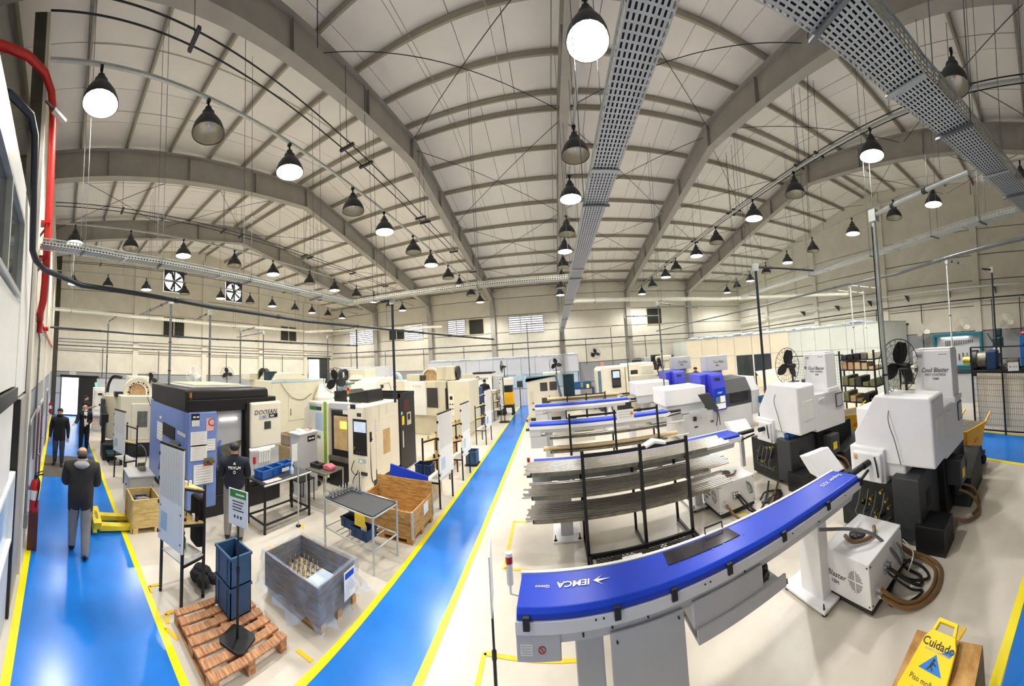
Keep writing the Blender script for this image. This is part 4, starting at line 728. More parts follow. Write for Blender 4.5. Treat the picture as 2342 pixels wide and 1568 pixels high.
    b = B(); b.cyl((L + .02, .25, 1.2), (L + .42, .25, 1.2), .045, 12); b.cyl((L - .1, .1, 1.1), (L + .4, .2, 1.12), .022, 8); P('nose_tube', b, 'blackmetal', t)
    return t
feeder('long blue-lidded bar feeder nearest the camera, with white lettering', -.41, 2.42, 3.85, True)
feeder('blue-lidded bar feeder right behind the steel bar rack', -.5, 5.57, 4.2, False, dy=.55); feeder('blue-lidded bar feeder third from the camera', -.83, 9.2, 4.3, False, dy=.55); feeder('blue-lidded bar feeder fourth from the camera', -.89, 12.9, 4.0, False, dy=.6); feeder('blue-lidded bar feeder farthest from the camera', -.25, 14.95, 3.45, False, dy=.5)
# ================================================================== BAR RACKS
def rack(label, xs, y, z1, shelves, x0, x1, depth, plat=True):
    t = T('bar_rack', label, 'rack')
    for x in xs: bx('post', x - .025, y - .025, 0, x + .025, y + .025, z1, 'blackmetal', t, .004)
    bx('top_rail', xs[0], y - .015, z1 - .1, xs[-1], y + .015, z1 - .05, 'blackmetal', t)
    for x in xs: bx('rear_post', x - .02, y + depth - .02, 0, x + .02, y + depth + .02, shelves[0] - .02, 'blackmetal', t); bx('floor_beam', x - .02, y - .5 if plat else y, .03, x + .02, y + depth, .07, 'blackmetal', t)
    for z in shelves:
        b = B(); b.prism([(y + .03, z + .045), (y + .03, z - .01), (y + depth, z - .01), (y + depth, z + .0), (y + .04, z), (y + .04, z + .045)], 'x', x0 + .08, x1 - .2); P('shelf', b, 'plant_dark', t); bx('front_lip', x0 + .1, y + .026, z - .01, x1 - .15, y + .034, z + .045, 'dirty_steel', t)  # shelf plate coloured dark to stand for shade in the gaps between bars
        for x in xs: bx('arm', x - .02, y, z - .05, x + .02, y + depth, z - .01, 'blackmetal', t)
    if plat:
        ya, yb = y - .55, y - .03
        b = B(); b.box(xs[0], ya, .14, xs[-1], ya + .04, .2); b.box(xs[0], yb - .04, .14, xs[-1], yb, .2); b.box(xs[0], ya, .14, xs[0] + .04, yb, .2); b.box(xs[-1] - .04, ya, .14, xs[-1], yb, .2); P('platform_frame', b, 'blackmetal', t)
        b = B(); n = int((xs[-1] - xs[0]) / .07)
        for i in range(-8, n):
            for sg_ in (1, -1):
                xa = xs[0] + i * .07; p = (xa, ya if sg_ > 0 else yb, .17); q = (xa + .5, yb if sg_ > 0 else ya, .17)
                if p[0] >= xs[0] - .01 and q[0] <= xs[-1] + .01: b.bar(p, q, .008, .006)
        P('platform_mesh', b, 'blackmetal', t)
        for x in (xs[0] + .3, xs[0] + .9, xs[-1] - .3): bx('platform_plate', x - .2, ya + .05, .1, x + .2, yb - .05, .14, 'dirty_steel', t)
    return t
rack('black bar rack loaded with three shelves of bright steel bars', (.34, 1.25, 2.05), 4.85, 1.72, (1.38, 1.03, .68), -.55, 2.6, .66)
ORD = 'first second third fourth fifth sixth seventh eighth ninth tenth eleventh twelfth thirteenth fourteenth fifteenth sixteenth'.split()
bme = B(); bme.cyl((0, 0, 0), (3.5, 0, 0), .017, 8); bme = bme.mesh('steel_bar'); bme.materials.append(ML('steel_bar'))
for si, (z, n, xa, lb) in enumerate(((1.38, 10, -.6, 'top'), (1.03, 10, -.6, 'middle'), (.68, 10, -.6, 'bottom'))):
    for i in range(n):
        o = P('steel_bar', bme, 'steel_bar'); o.location = (xa + random.uniform(-.03, .1) + (.04 if si == 2 else 0), 4.92 + i * .061, z + .0175)
        tag(o, 'bright steel bar on the %s shelf of the nearest rack, %s from its front lip' % (lb, ORD[i]), 'steel bar', 'steel bars on the %s shelf of the nearest rack' % lb)
rack('black bar rack with cardboard tubes behind the steel bar rack', (.3, 1.45, 2.6), 7.95, 1.75, (1.15, .8), -.3, 3.0, .4, plat=False)
def ctube(label, p, q, r, mat='cardboard'):
    b = B(); b.cyl(p, q, r, 14); b.cyl(p, Vector(p) + (Vector(q) - Vector(p)).normalized() * .05, r * 1.05, 14); o = P('cardboard_tube', b, mat, None, sm=True); tag(o, label, 'tube', 'cardboard tubes on the racks')
ctube('pale cardboard tube low on the second rack', (-.4, 8.15, .87), (3.2, 8.15, .87), .06); ctube('thin steel tube on the upper arms of the second rack', (-.2, 8.05, 1.19), (3.4, 8.05, 1.19), .018, 'steel_bar'); ctube('thin steel tube on the lower arms of the second rack', (-.3, 8.03, .82), (3.5, 8.03, .82), .014, 'steel_bar')
rack('small black rack with cream tubes among the far bar feeders', (.5, 1.35, 2.2), 14.0, 1.55, (1.28, .95), -.4, 2.9, .4, plat=False)
ctube('upper cream cardboard tube on the far rack', (-.4, 14.2, 1.36), (2.9, 14.2, 1.36), .075); ctube('lower cream cardboard tube on the far rack', (-.6, 14.2, 1.03), (2.7, 14.2, 1.03), .075)
o = P('paper_sign', B().box(1.5, 7.9, 1.5, 1.95, 7.92, 1.72), 'paper'); tag(o, 'white notice clipped to the top rail of the second rack', 'notice'); sheet_lines(o, Y=7.898, z0=1.5, z1=1.72, u0=1.5, u1=1.95, n=3); bx('orange_mark', 1.86, 7.897, 1.58, 1.93, 7.9, 1.66, 'amber_lens', o)
o = P('paper_sheet', B().box(.8, 4.35, .205, 1.1, 4.6, .212), 'paper'); tag(o, 'white paper lying on the mesh platform of the bar rack', 'paper')
o = B(); o.prism([(1.35, 1.63), (1.5, 1.69), (1.68, 1.64), (1.7, 1.68), (1.5, 1.74), (1.34, 1.67)], 'y', 4.82, 5.0); tag(P('cloth', o, 'paper', None, .01), 'yellowish white cloth hung on the bar rack top rail', 'cloth')
# ================================================================== WHITE SWISS LATHES with mist collectors
def lathe_cb(label, dx, dy, label2):
    t = T('lathe', label, 'lathe', (4.9 + dx, 2.3 + dy, 0), group='white sliding-head lathes')
    def L(name, x0, y0, z0, x1, y1, z1, mat, bev=.01, par=None): return bx(name, x0 - 4.9, y0 - 2.3, z0, x1 - 4.9, y1 - 2.3, z1, mat, par or t, bev)
    L('base', 4.0, 2.3, .05, 6.0, 3.3, .88, 'plant_dark'); L('base_front', 4.75, 1.75, .05, 6.0, 2.35, 1.05, 'black')
    L('drive_cabinet', 3.96, 1.86, .12, 4.75, 2.3, 1.03, 'charcoal', .02); L('cabinet_opening', 4.22, 1.85, .5, 4.36, 1.862, .75, 'gasket', 0)
    hs = L('headstock', 4.0, 2.42, .86, 4.5, 3.05, 1.4, 'cool_white', .02); L('spindle_cover', 3.93, 2.45, .9, 4.02, 2.95, 1.34, 'cool_white', .02, t); L('warning_label', 3.925, 2.86, 1.22, 3.932, 2.93, 1.3, 'tool_tan', 0); L('headstock_step', 4.1, 2.12, .95, 4.5, 2.45, 1.5, 'cool_white', .03)
    b = B(); b.cyl((3.78 - 4.9, 2.66 - 2.3, 1.2), (3.95 - 4.9, 2.66 - 2.3, 1.2), .05, 14); P('spindle_nose', b, 'blackmetal', t, sm=True)
    b = B(); b.prism([(1.62 - 2.3, 1.16), (1.62 - 2.3, 2.15), (1.66 - 2.3, 2.19), (2.55 - 2.3, 2.21), (2.98 - 2.3, 1.6), (2.98 - 2.3, 1.3), (2.5 - 2.3, 1.3), (2.42 - 2.3, 1.16)], 'x', 4.06 - 4.9, 4.6 - 4.9); P('tool_guard', b, 'cool_white', t, .03)
    b = B(); b.prism([(4.58 - 4.9, 1.1), (4.58 - 4.9, 1.93), (5.55 - 4.9, 1.9), (5.62 - 4.9, 1.75), (5.62 - 4.9, 1.05)], 'y', 1.62 - 2.3, 2.6 - 2.3); P('main_guard', b, 'cool_white', t, .02); bd = L('rear_guard', 4.6, 2.5, .9, 6.0, 3.3, 1.85, 'cool_white', .02)
    b = B(); b.box(4.2 - 4.9, 1.61 - 2.3, 1.45, 4.5 - 4.9, 1.622 - 2.3, 1.85); P('access_cover', b, 'white', t, .004); b = B(); b.box(4.72 - 4.9, 1.6 - 2.3, 1.78, 4.9 - 4.9, 1.625 - 2.3, 1.82); P('handle', b, 'white_plastic', t, .004)
    b = B(); b.box(5.3 - 4.9, 1.606 - 2.3, 1.5, 5.55 - 4.9, 1.625 - 2.3, 1.82); w_ = P('window_frame', b, 'charcoal', t); b = B(); b.box(5.32 - 4.9, 1.602 - 2.3, 1.52, 5.53 - 4.9, 1.61 - 2.3, 1.8); P('window_pane', b, 'grey_machine', w_)
    b = B(); b.box(5.0 - 4.9, 1.58 - 2.3, 1.98, 5.35 - 4.9, 2.28 - 2.3, 2.8); m_ = P('mist_collector', b, 'cool_white', t, .015); b = B(); b.box(4.98 - 4.9, 1.55 - 2.3, 1.9, 5.4 - 4.9, 2.32 - 2.3, 2.0); P('collector_plinth', b, 'cool_white', t, .01); b = B(); b.box(5.03 - 4.9, 1.6 - 2.3, 2.8, 5.34 - 4.9, 2.25 - 2.3, 2.83); P('collector_lid', b, 'white', t)
    X_ = 4.995 - 4.9; text('Cool Blaster', .115, 'black', m_, (X_, 1.89 - 2.3, 2.46), R_NX, shear=.3, sx=.85); text('MIST CONTROL', .06, 'black', m_, (X_, 1.88 - 2.3, 2.38), R_NX, sx=.9); text('1000', .06, 'black', m_, (X_, 1.88 - 2.3, 2.31), R_NX); b = B(); b.lathe([(.012, 0), (.034, 0)], (X_, 2.23 - 2.3, 2.47), 'x', 14); P('emblem', b, 'black', m_)
    b = B(); b.box(X_ - .002, 2.1 - 2.3, 2.68, X_, 2.2 - 2.3, 2.74); b.box(X_ - .002, 1.65 - 2.3, 2.72, X_, 1.8 - 2.3, 2.735); P('sticker', b, 'hood_grey', m_)
    cb_ = L('coolant_box', 3.9, 1.5, .0, 4.32, 1.95, .4, 'black', .01); b = B()
    for i in range(9): b.box(3.92 - 4.9 + i * .044, 1.497 - 2.3, .05, 3.95 - 4.9 + i * .044, 1.503 - 2.3, .35)
    P('fin', b, 'blackmetal', t); L('pump', 4.9, 1.5, .5, 5.2, 1.8, .95, 'charcoal', .03); L('pump_label', 4.95, 1.492, .62, 5.08, 1.5, .78, 'jack_yellow', 0); b = B(); b.cyl((5.05 - 4.9, 1.65 - 2.3, .3), (5.05 - 4.9, 1.65 - 2.3, .6), .09, 12); P('motor', b, 'blackmetal', t)
    b = B(); b.hexa([(5.15 - 4.9, 1.45 - 2.3, 0), (6.2 - 4.9, 1.45 - 2.3, 0), (6.2 - 4.9, 1.9 - 2.3, 0), (5.15 - 4.9, 1.9 - 2.3, 0)], [(5.3 - 4.9, 1.45 - 2.3, .45), (6.2 - 4.9, 1.45 - 2.3, .7), (6.2 - 4.9, 1.9 - 2.3, .7), (5.3 - 4.9, 1.9 - 2.3, .45)]); P('chip_conveyor', b, 'plant_dark', t, .01)
    hose(t, [(5.0 - 4.9, 1.6 - 2.3, .4), (5.1 - 4.9, 1.4 - 2.3, .25), (5.0 - 4.9, 1.25 - 2.3, .05), (4.75 - 4.9, 1.35 - 2.3, .04), (4.6 - 4.9, 1.55 - 2.3, .1)], .025, 'hose_brown'); hose(t, [(5.1 - 4.9, 1.6 - 2.3, .45), (5.25 - 4.9, 1.4 - 2.3, .3), (5.2 - 4.9, 1.3 - 2.3, .05), (4.9 - 4.9, 1.35 - 2.3, .05)], .022, 'hose_brown')
    for i in range(14):   # oily fittings beside the base
        a = random.uniform(2.35, 2.95); z = random.uniform(.35, .82); b = B(); b.cyl((3.9 - 4.9, a - 2.3, z), (4.02 - 4.9, a - 2.3, z), random.uniform(.012, .035), 7); P('fitting', b, random.choice(('dirty_steel', 'blackmetal', 'brass')), t)
    for i in range(4): a = 2.4 + .14 * i; hose(t, [(3.9 - 4.9, a - 2.3, .8), (3.84 - 4.9, a - 2.28, .6), (3.86 - 4.9, a - 2.2, .4), (3.92 - 4.9, a - 2.3, .3)], .01, 'hose_grey')
    hose(t, [(4.3 - 4.9, 2.35 - 2.3, 2.2), (4.0 - 4.9, 2.3 - 2.3, 1.9), (3.98 - 4.9, 2.2 - 2.3, 1.55), (4.02 - 4.9, 2.15 - 2.3, 1.2)], .008, 'hose_grey', 'cable'); hose(t, [(3.93 - 4.9, 2.55 - 2.3, 1.3), (3.9 - 4.9, 2.5 - 2.3, 1.15), (3.92 - 4.9, 2.5 - 2.3, 1.0)], .012, 'black', 'cable')
    b = B(); b.hexa([(3.55 - 4.9, 3.3 - 2.3, .95), (4.15 - 4.9, 3.3 - 2.3, .9), (4.15 - 4.9, 3.55 - 2.3, .95), (3.55 - 4.9, 3.55 - 2.3, 1.0)], [(3.5 - 4.9, 3.55 - 2.3, 1.3), (4.05 - 4.9, 3.55 - 2.3, 1.28), (4.05 - 4.9, 3.72 - 2.3, 1.24), (3.5 - 4.9, 3.72 - 2.3, 1.27)]); P('control_panel', b, 'cool_white', t, .015); L('panel_arm', 3.85, 3.55, .1, 3.95, 3.65, 1.0, 'grey_machine')
    return t
lathe_cb('white lathe nearest the camera at right, with lettered mist collector', 0, 0, ''); lathe_cb('second white lathe with lettered mist collector, behind the nearest one', .42, 3.05, '')
bxn = lambda name, label, cat, x0, y0, z0, x1, y1, z1, mat, bev=.01, group=None: tag(bx(name, x0, y0, z0, x1, y1, z1, mat, None, bev), label, cat, group)
def tub(label, x, y, z, wx, wy, h, mat, rz=0, wall=.012, group='plastic bins', name='plastic_bin', rim=True):
    t = T(name, label, 'bin', (x, y, z), rz, group); b = B(); a, c = wx / 2, wy / 2
    b.box(-a, -c, 0, a, c, wall); b.box(-a, -c, 0, -a + wall, c, h); b.box(a - wall, -c, 0, a, c, h); b.box(-a, -c, 0, a, -c + wall, h); b.box(-a, c - wall, 0, a, c, h); P('body', b, mat, t)
    if rim:
        b = B(); k = .012; b.box(-a - k, -c - k, h - .03, a + k, -c, h); b.box(-a - k, c, h - .03, a + k, c + k, h); b.box(-a - k, -c, h - .03, -a, c, h); b.box(a, -c, h - .03, a + k, c, h)
        for sx in (-1, 1):
            for sy in (-1, 1): b.box(sx * a - .02, sy * c - .02, .02, sx * a + .02 * (sx < 0), sy * c + .02 * (sy < 0), h - .03) if False else None
        P('rim', b, mat, t)
        b = B()
        for i in (-1, 1): b.box(i * a * .55 - .008, -c - .008, .03, i * a * .55 + .008, -c, h - .03); b.box(-a - .008, i * c * .55 - .008, .03, -a, i * c * .55 + .008, h - .03)
        P('rib', b, mat, t)
    return t
tub('small blue parts box on the charcoal cabinet of the second white lathe', 4.6, 5.1, 1.035, .24, .14, .1, 'bin_bright')
# ---- chip carts
def chip_cart(label, x, y, rz, num):
    t = T('chip_cart', label, 'cart', (x, y, 0), rz, 'yellow chip carts'); b = B(); b.hexa([(-.3, -.28, .42), (.3, -.28, .42), (.3, .28, .42), (-.3, .28, .42)], [(-.38, -.36, .95), (.38, -.36, .95), (.38, .36, .95), (-.38, .36, .95)]); P('hopper', b, 'cart_yellow', t, .01); b = B(); b.box(-.35, -.33, .945, .35, .33, .955); P('chips', b, 'dirty_steel', t)
    b = B(); b.box(-.4, -.38, .92, .4, -.35, .97); b.box(-.4, .35, .92, .4, .38, .97); b.bar((.38, -.36, .96), (.62, -.36, 1.12), .04, .03); b.bar((.38, .36, .96), (.62, .36, 1.12), .04, .03); P('rim', b, 'cart_yellow', t)
    b = B(); b.box(-.36, -.32, .2, .36, .32, .3); b.box(-.3, -.28, .3, .3, .28, .42); P('chassis', b, 'black', t, .01)
    for sx in (-.28, .28):
        for sy in (-.3, .3): b = B(); b.cyl((sx, sy - .03, .1), (sx, sy + .03, .1), .1, 14); P('wheel', b, 'rubber', t)
    text(num, .2, 'red', t, (0, -.327, .68), (pi / 2 - .15, 0, 0)); text(num, .2, 'red', t, (-.346, 0, .68), (pi / 2 - .15, 0, -pi / 2))
chip_cart('yellow chip cart numbered 20 between the white lathes', 7.3, 5.4, -.6, '20'); chip_cart('yellow chip cart numbered 21 by the fenced aisle', 6.75, 1.95, -.35, '21')
t = T('coolant_stand', 'grey coolant motor stand behind the yellow chip cart', 'machine', (7.0, 6.6, 0)); bx('post', -.08, -.08, .6, .08, .08, 1.5, 'charcoal', t, .01); bx('head', -.25, -.15, 1.5, .2, .2, 1.95, 'charcoal', t, .02); bx('foot', -.35, -.3, 0, .4, .3, .95, 'charcoal', t, .03)
# ---- coolant units
def cooler(label, x, y, fan_side):
    t = T('coolant_unit', label, 'machine', (x, y, 0), 0, 'white high-pressure coolant units'); w_, d_ = .8, .66
    bx('skid', .02, .02, .03, w_ - .02, d_ - .02, .1, 'black', t); bx('body', 0, 0, .1, w_, d_, .62, 'cool_white', t, .01)
    b = B(); b.lathe([(0, .64), (.1, .64), (.11, .62)], (.4, .42, 0), n=20); P('lid_disc', b, 'black', t); b = B(); [b.cyl((.4 + .08 * cos(k), .42 + .08 * sin(k), .635), (.4 + .08 * cos(k), .42 + .08 * sin(k), .655), .008, 6) for k in range(7)]; P('bolt', b, 'chrome', t)
    hose(t, [(.25, .5, .66), (.2, .36, .66), (.3, .24, .66), (.45, .2, .66), (.55, .26, .68)], .025, 'hose_brown')
    # perforated fan grille on the -X side (four sectors of holes)
    b = B()
    for i in range(-6, 7):
        for j in range(-6, 7):
            if abs(i) in (0,) or abs(j) in (0,) or hypot(i, j) > 6.3: continue
            yy, zz = .2 + i * .016, .36 + j * .02; b.cyl((-.002, yy, zz), (.004, yy, zz), .0062, 6)
    P('grille', b, 'gasket', t); text('Blaster', .1, 'black', t, (-.003, .48, .34), R_NX, shear=.3); text('10H', .07, 'black', t, (-.003, .5, .25), R_NX)
    for i in range(9):
        xx, zz = .3 + .05 * (i % 3), .4 - .045 * (i // 3); b = B(); b.cyl((xx, -.05, zz), (xx, .01, zz), .015, 8); P('fitting', b, 'chrome', t)
    for zz in (.3, .22): b = B(); b.cyl((.1, -.08, zz), (.1, .01, zz), .022, 10); P('fitting', b, 'chrome', t)
    b = B()
    for xx, yy, zz in ((.03, 0, .58), (.03, 0, .14), (.77, 0, .58), (.77, 0, .14)): b.cyl((xx, -.006, zz), (xx, .0, zz), .01, 6); b.cyl((-.006, xx * .8, zz), (0, xx * .8, zz), .01, 6)
    P('screw', b, 'black', t)
    return t
t = cooler('white coolant unit with round grille and brown hoses nearest the camera', 2.75, 1.97, 0)
lx = lambda pts: [(x - 2.75, y - 1.97, z) for x, y, z in pts]
hose(t, lx([(2.86, 1.9, .3), (2.98, 1.75, .12), (3.12, 1.6, .04), (3.35, 1.5, .04), (3.62, 1.55, .04), (3.75, 1.75, .05), (3.7, 2.0, .15), (3.72, 2.25, .35)]), .024, 'hose_brown'); hose(t, lx([(2.86, 1.9, .22), (2.95, 1.72, .08), (3.1, 1.54, .03), (3.35, 1.43, .03), (3.68, 1.5, .03), (3.82, 1.75, .04), (3.78, 2.05, .12), (3.8, 2.3, .3)]), .024, 'hose_brown')
hose(t, lx([(3.08, 1.9, .38), (3.2, 1.78, .2), (3.35, 1.65, .04), (3.5, 1.72, .03), (3.55, 1.95, .05), (3.7, 2.2, .2)]), .02, 'black'); hose(t, lx([(3.12, 1.9, .34), (3.3, 1.75, .12), (3.5, 1.6, .03), (3.66, 1.78, .03), (3.6, 2.1, .1)]), .018, 'black'); hose(t, lx([(3.05, 1.9, .34), (3.22, 1.72, .08), (3.3, 1.6, .02), (3.1, 1.7, .02), (3.0, 1.9, .02), (3.4, 2.0, .03), (3.7, 1.95, .05)]), .014, 'black')
hose(t, lx([(2.5, 2.42, 1.02), (2.9, 2.3, .85), (3.1, 2.1, .72), (3.3, 1.95, .4), (3.5, 1.98, .1)]), .02, 'hose_grey', 'cable'); hose(t, lx([(3.45, 1.9, .5), (3.52, 1.8, .3), (3.45, 1.85, .1), (3.6, 1.9, .04)]), .008, 'white_plastic', 'cable')
for k in range(3): hose(t, lx([(3.3, 1.92, .55), (3.28 + .03 * k, 1.86, .45), (3.32 + .03 * k, 1.85, .32), (3.36 + .02 * k, 1.9, .42), (3.34, 1.93, .52)]), .006, 'hose_grey', 'cable')
t = cooler('white coolant unit beside the second white lathe', 2.7, 5.05, 0)
lx = lambda pts: [(x - 2.7, y - 5.05, z) for x, y, z in pts]
hose(t, lx([(2.8, 5.0, .3), (2.85, 4.8, .15), (3.0, 4.6, .04), (3.3, 4.55, .04), (3.8, 4.9, .05), (4.3, 5.3, .1)]), .024, 'hose_brown'); hose(t, lx([(3.05, 5.0, .36), (3.2, 4.85, .1), (3.4, 4.8, .03), (3.8, 5.1, .04), (4.2, 5.5, .1)]), .02, 'black'); hose(t, lx([(3.1, 5.0, .36), (3.3, 4.75, .06), (3.6, 4.8, .03), (4.0, 5.1, .04)]), .02, 'black')
for k in range(4): hose(t, lx([(3.6, 5.0, .03), (3.9 + .05 * k, 4.85 + .04 * k, .03 + .02 * k), (4.15, 5.05 + .03 * k, .04), (3.9, 5.25, .05), (3.65, 5.1, .04)]), .015, 'black', 'cable')
for k in range(3): hose(t, lx([(3.3, 5.03, .55), (3.28 + .03 * k, 4.97, .45), (3.32 + .03 * k, 4.96, .32), (3.36 + .02 * k, 5.0, .42), (3.34, 5.03, .52)]), .006, 'hose_grey', 'cable')
# ================================================================== GREY-BLUE LATHES
def lathe_star(label, dx, dy, near):
    t = T('lathe', label, 'lathe', (5.4 + dx, 10.2 + dy, 0), group='grey lathes with violet-blue towers')
    def L(name, x0, y0, z0, x1, y1, z1, mat, bev=.015, par=None): return bx(name, x0 - 5.4, y0 - 10.2, z0, x1 - 5.4, y1 - 10.2, z1, mat, par or t, bev)
    L('plinth', 4.2, 9.7, 0, 6.8, 11.2, .1, 'charcoal'); L('base', 4.05, 9.62, .1, 6.85, 11.3, .98, 'grey_machine'); L('service_door', 5.3, 9.6, .2, 6.8, 9.63, .95, 'grey_machine', .01)
    c = L('bar_cover', 3.45, 9.6, 1.32, 4.95, 10.9, 1.88, 'cool_white', .04); L('cover_skirt', 3.5, 9.66, 1.0, 4.9, 10.85, 1.32, 'grey_machine', .02); L('cover_slot', 3.9, 9.8, 1.88, 4.8, 9.86, 1.9, 'grey_machine', .005)
    b = B(); b.prism([(9.55 - 10.2, .92), (9.55 - 10.2, 1.7), (9.66 - 10.2, 2.16), (9.75 - 10.2, 2.22), (10.9 - 10.2, 2.22), (10.9 - 10.2, .92)], 'x', 5.2 - 5.4, 5.72 - 5.4); tw = P('tower', b, 'star_blue', t, .02); b = B(); b.box(4.95 - 5.4, 9.95 - 10.2, 1.1, 5.2 - 5.4, 10.95 - 10.2, 2.2); P('tower_side', b, 'star_blue', t, .02)
    b = B(); b.hexa([(5.34 - 5.4, 9.6 - 10.2, 1.98), (5.55 - 5.4, 9.6 - 10.2, 1.98), (5.55 - 5.4, 9.62 - 10.2, 1.98), (5.34 - 5.4, 9.62 - 10.2, 1.98)], [(5.34 - 5.4, 9.62 - 10.2, 2.06), (5.55 - 5.4, 9.62 - 10.2, 2.06), (5.55 - 5.4, 9.66 - 10.2, 2.06), (5.34 - 5.4, 9.66 - 10.2, 2.06)]); P('tower_grip', b, 'black', tw)
    b = B(); b.box(5.24 - 5.4, 9.54 - 10.2, 1.25, 5.7 - 5.4, 9.56 - 10.2, 1.7); P('tower_panel', b, 'lid_blue', tw); text('star', .13, 'cool_white', tw, (5.46 - 5.4, 9.535 - 10.2, 1.55), R_NY, shear=.25)
    if near:
        for x0, z0, x1, z1, m_ in ((5.28, 1.18, 5.46, 1.4, 'teal_grey'), (5.46, 1.2, 5.66, 1.42, 'paper'), (5.28, .98, 5.66, 1.17, 'paper')): L('paper_sheet', x0, 9.53, z0, x1, 9.54, z1, m_, 0)
    b = B(); b.prism([(9.6 - 10.2, .98), (9.6 - 10.2, 1.45), (9.9 - 10.2, 1.92), (10.9 - 10.2, 1.98), (10.9 - 10.2, .98)], 'x', 5.72 - 5.4, 6.85 - 5.4); P('work_cover', b, 'charcoal', t, .03); b = B(); b.hexa([(5.9 - 5.4, 9.585 - 10.2, 1.1), (6.7 - 5.4, 9.585 - 10.2, 1.1), (6.7 - 5.4, 9.6 - 10.2, 1.1), (5.9 - 5.4, 9.6 - 10.2, 1.1)], [(5.9 - 5.4, 9.58 - 10.2, 1.43), (6.7 - 5.4, 9.58 - 10.2, 1.43), (6.7 - 5.4, 9.6 - 10.2, 1.43), (5.9 - 5.4, 9.6 - 10.2, 1.43)]); P('work_window', b, 'smoke_glass', t)
    b = B(); b.prism([(9.62 - 10.2, .5), (9.62 - 10.2, 1.4), (9.95 - 10.2, 1.9), (11 - 10.2, 1.9), (11 - 10.2, .5)], 'x', 6.86 - 5.4, 7.25 - 5.4); P('end_cover', b, 'grey_machine', t, .03)
    b = B(); b.hexa([(4.75 - 5.4, 9.2 - 10.2, 1.1), (5.1 - 5.4, 9.05 - 10.2, 1.1), (5.15 - 5.4, 9.15 - 10.2, 1.1), (4.8 - 5.4, 9.3 - 10.2, 1.1)], [(4.5 - 5.4, 9.35 - 10.2, 1.62), (4.85 - 5.4, 9.2 - 10.2, 1.65), (4.9 - 5.4, 9.3 - 10.2, 1.65), (4.55 - 5.4, 9.45 - 10.2, 1.62)]); P('control_panel', b, 'charcoal', t, .015); L('panel_arm', 4.2, 9.4, .99, 4.9, 9.55, 1.1, 'grey_machine'); L('switch', 4.4, 9.6, .72, 4.52, 9.62, .86, 'black', 0); L('vent', 4.42, 9.6, .5, 4.55, 9.62, .54, 'black', 0); L('vent', 5.05, 9.6, .58, 5.16, 9.62, .62, 'black', 0); L('outlet', 5.85, 9.5, .25, 6.0, 9.62, .45, 'black')
    b = B(); b.prism([(4.72 - 5.4, .3), (4.8 - 5.4, .3), (4.76 - 5.4, .37)], 'y', 9.61 - 10.2, 9.62 - 10.2); P('warning_label', b, 'amber_line', t); hose(t, [(5.2 - 5.4, 9.5 - 10.2, 1.1), (5.25 - 5.4, 9.45 - 10.2, .8), (5.2 - 5.4, 9.5 - 10.2, .45)], .015, 'black', 'cable'); hose(t, [(5.25 - 5.4, 9.5 - 10.2, 1.1), (5.3 - 5.4, 9.45 - 10.2, .8), (5.35 - 5.4, 9.5 - 10.2, .45)], .015, 'black', 'cable')
    m_ = L('mist_collector', 5.62, 10.55, 2.22, 6.5, 11.2, 2.82, 'grey_machine', .02); text('Try-Mist', .16, 'charcoal', m_, (6.08 - 5.4, 10.545 - 10.2, 2.56), R_NY, shear=.15, sx=.85); b = B(); b.box(5.95 - 5.4, 10.543 - 10.2, 2.42, 6.1 - 5.4, 10.548 - 10.2, 2.45); P('model_mark', b, 'charcoal', m_); L('collector_base', 5.9, 10.7, 1.9, 6.3, 11.1, 2.24, 'grey_machine')
    return t
lathe_star('grey lathe with violet-blue tower, nearer of the two', 0, 0, True); lathe_star('grey lathe with violet-blue tower, farther of the two', -.1, 3.2, False)
t = tub('blue parts box on the nearer grey-blue lathe base', 4.5, 9.85, .985, .28, .2, .12, 'lug_blue'); t = T('clip_frame', 'brown framed document stand on the nearer grey-blue lathe', 'frame', (4.2, 9.75, .985)); b = B(); b.hexa([(-.15, 0, .13), (.15, 0, .13), (.15, .02, .13), (-.15, .02, .13)], [(-.17, .1, .55), (.13, .1, .55), (.13, .12, .55), (-.17, .12, .55)]); P('frame', b, 'maroon', t); b = B(); b.hexa([(-.12, -.008, .16), (.12, -.008, .16), (.12, .0, .16), (-.12, .0, .16)], [(-.14, .088, .52), (.1, .088, .52), (.1, .1, .52), (-.14, .1, .52)]); P('sheet', b, 'paper', t); bx('easel', -.1, .0, 0, .1, .1, .13, 'maroon', t)
tub('bright blue bin beside the nearer grey-blue lathe', 7.35, 9.4, .9, .4, .35, .25, 'lug_blue'); bxn('bin_stand', 'grey stand carrying the bright blue bin', 'stand', 7.15, 9.22, 0, 7.55, 9.6, .9, 'grey_machine'); tub('bright blue coolant tray hung on the second feeder nose', 3.15, 6.5, .75, .35, .25, .14, 'lug_blue'); bxn('tray_stand', 'pale stand under the bright blue coolant tray', 'stand', 3.02, 6.42, 0, 3.28, 6.6, .75, 'grey_machine')
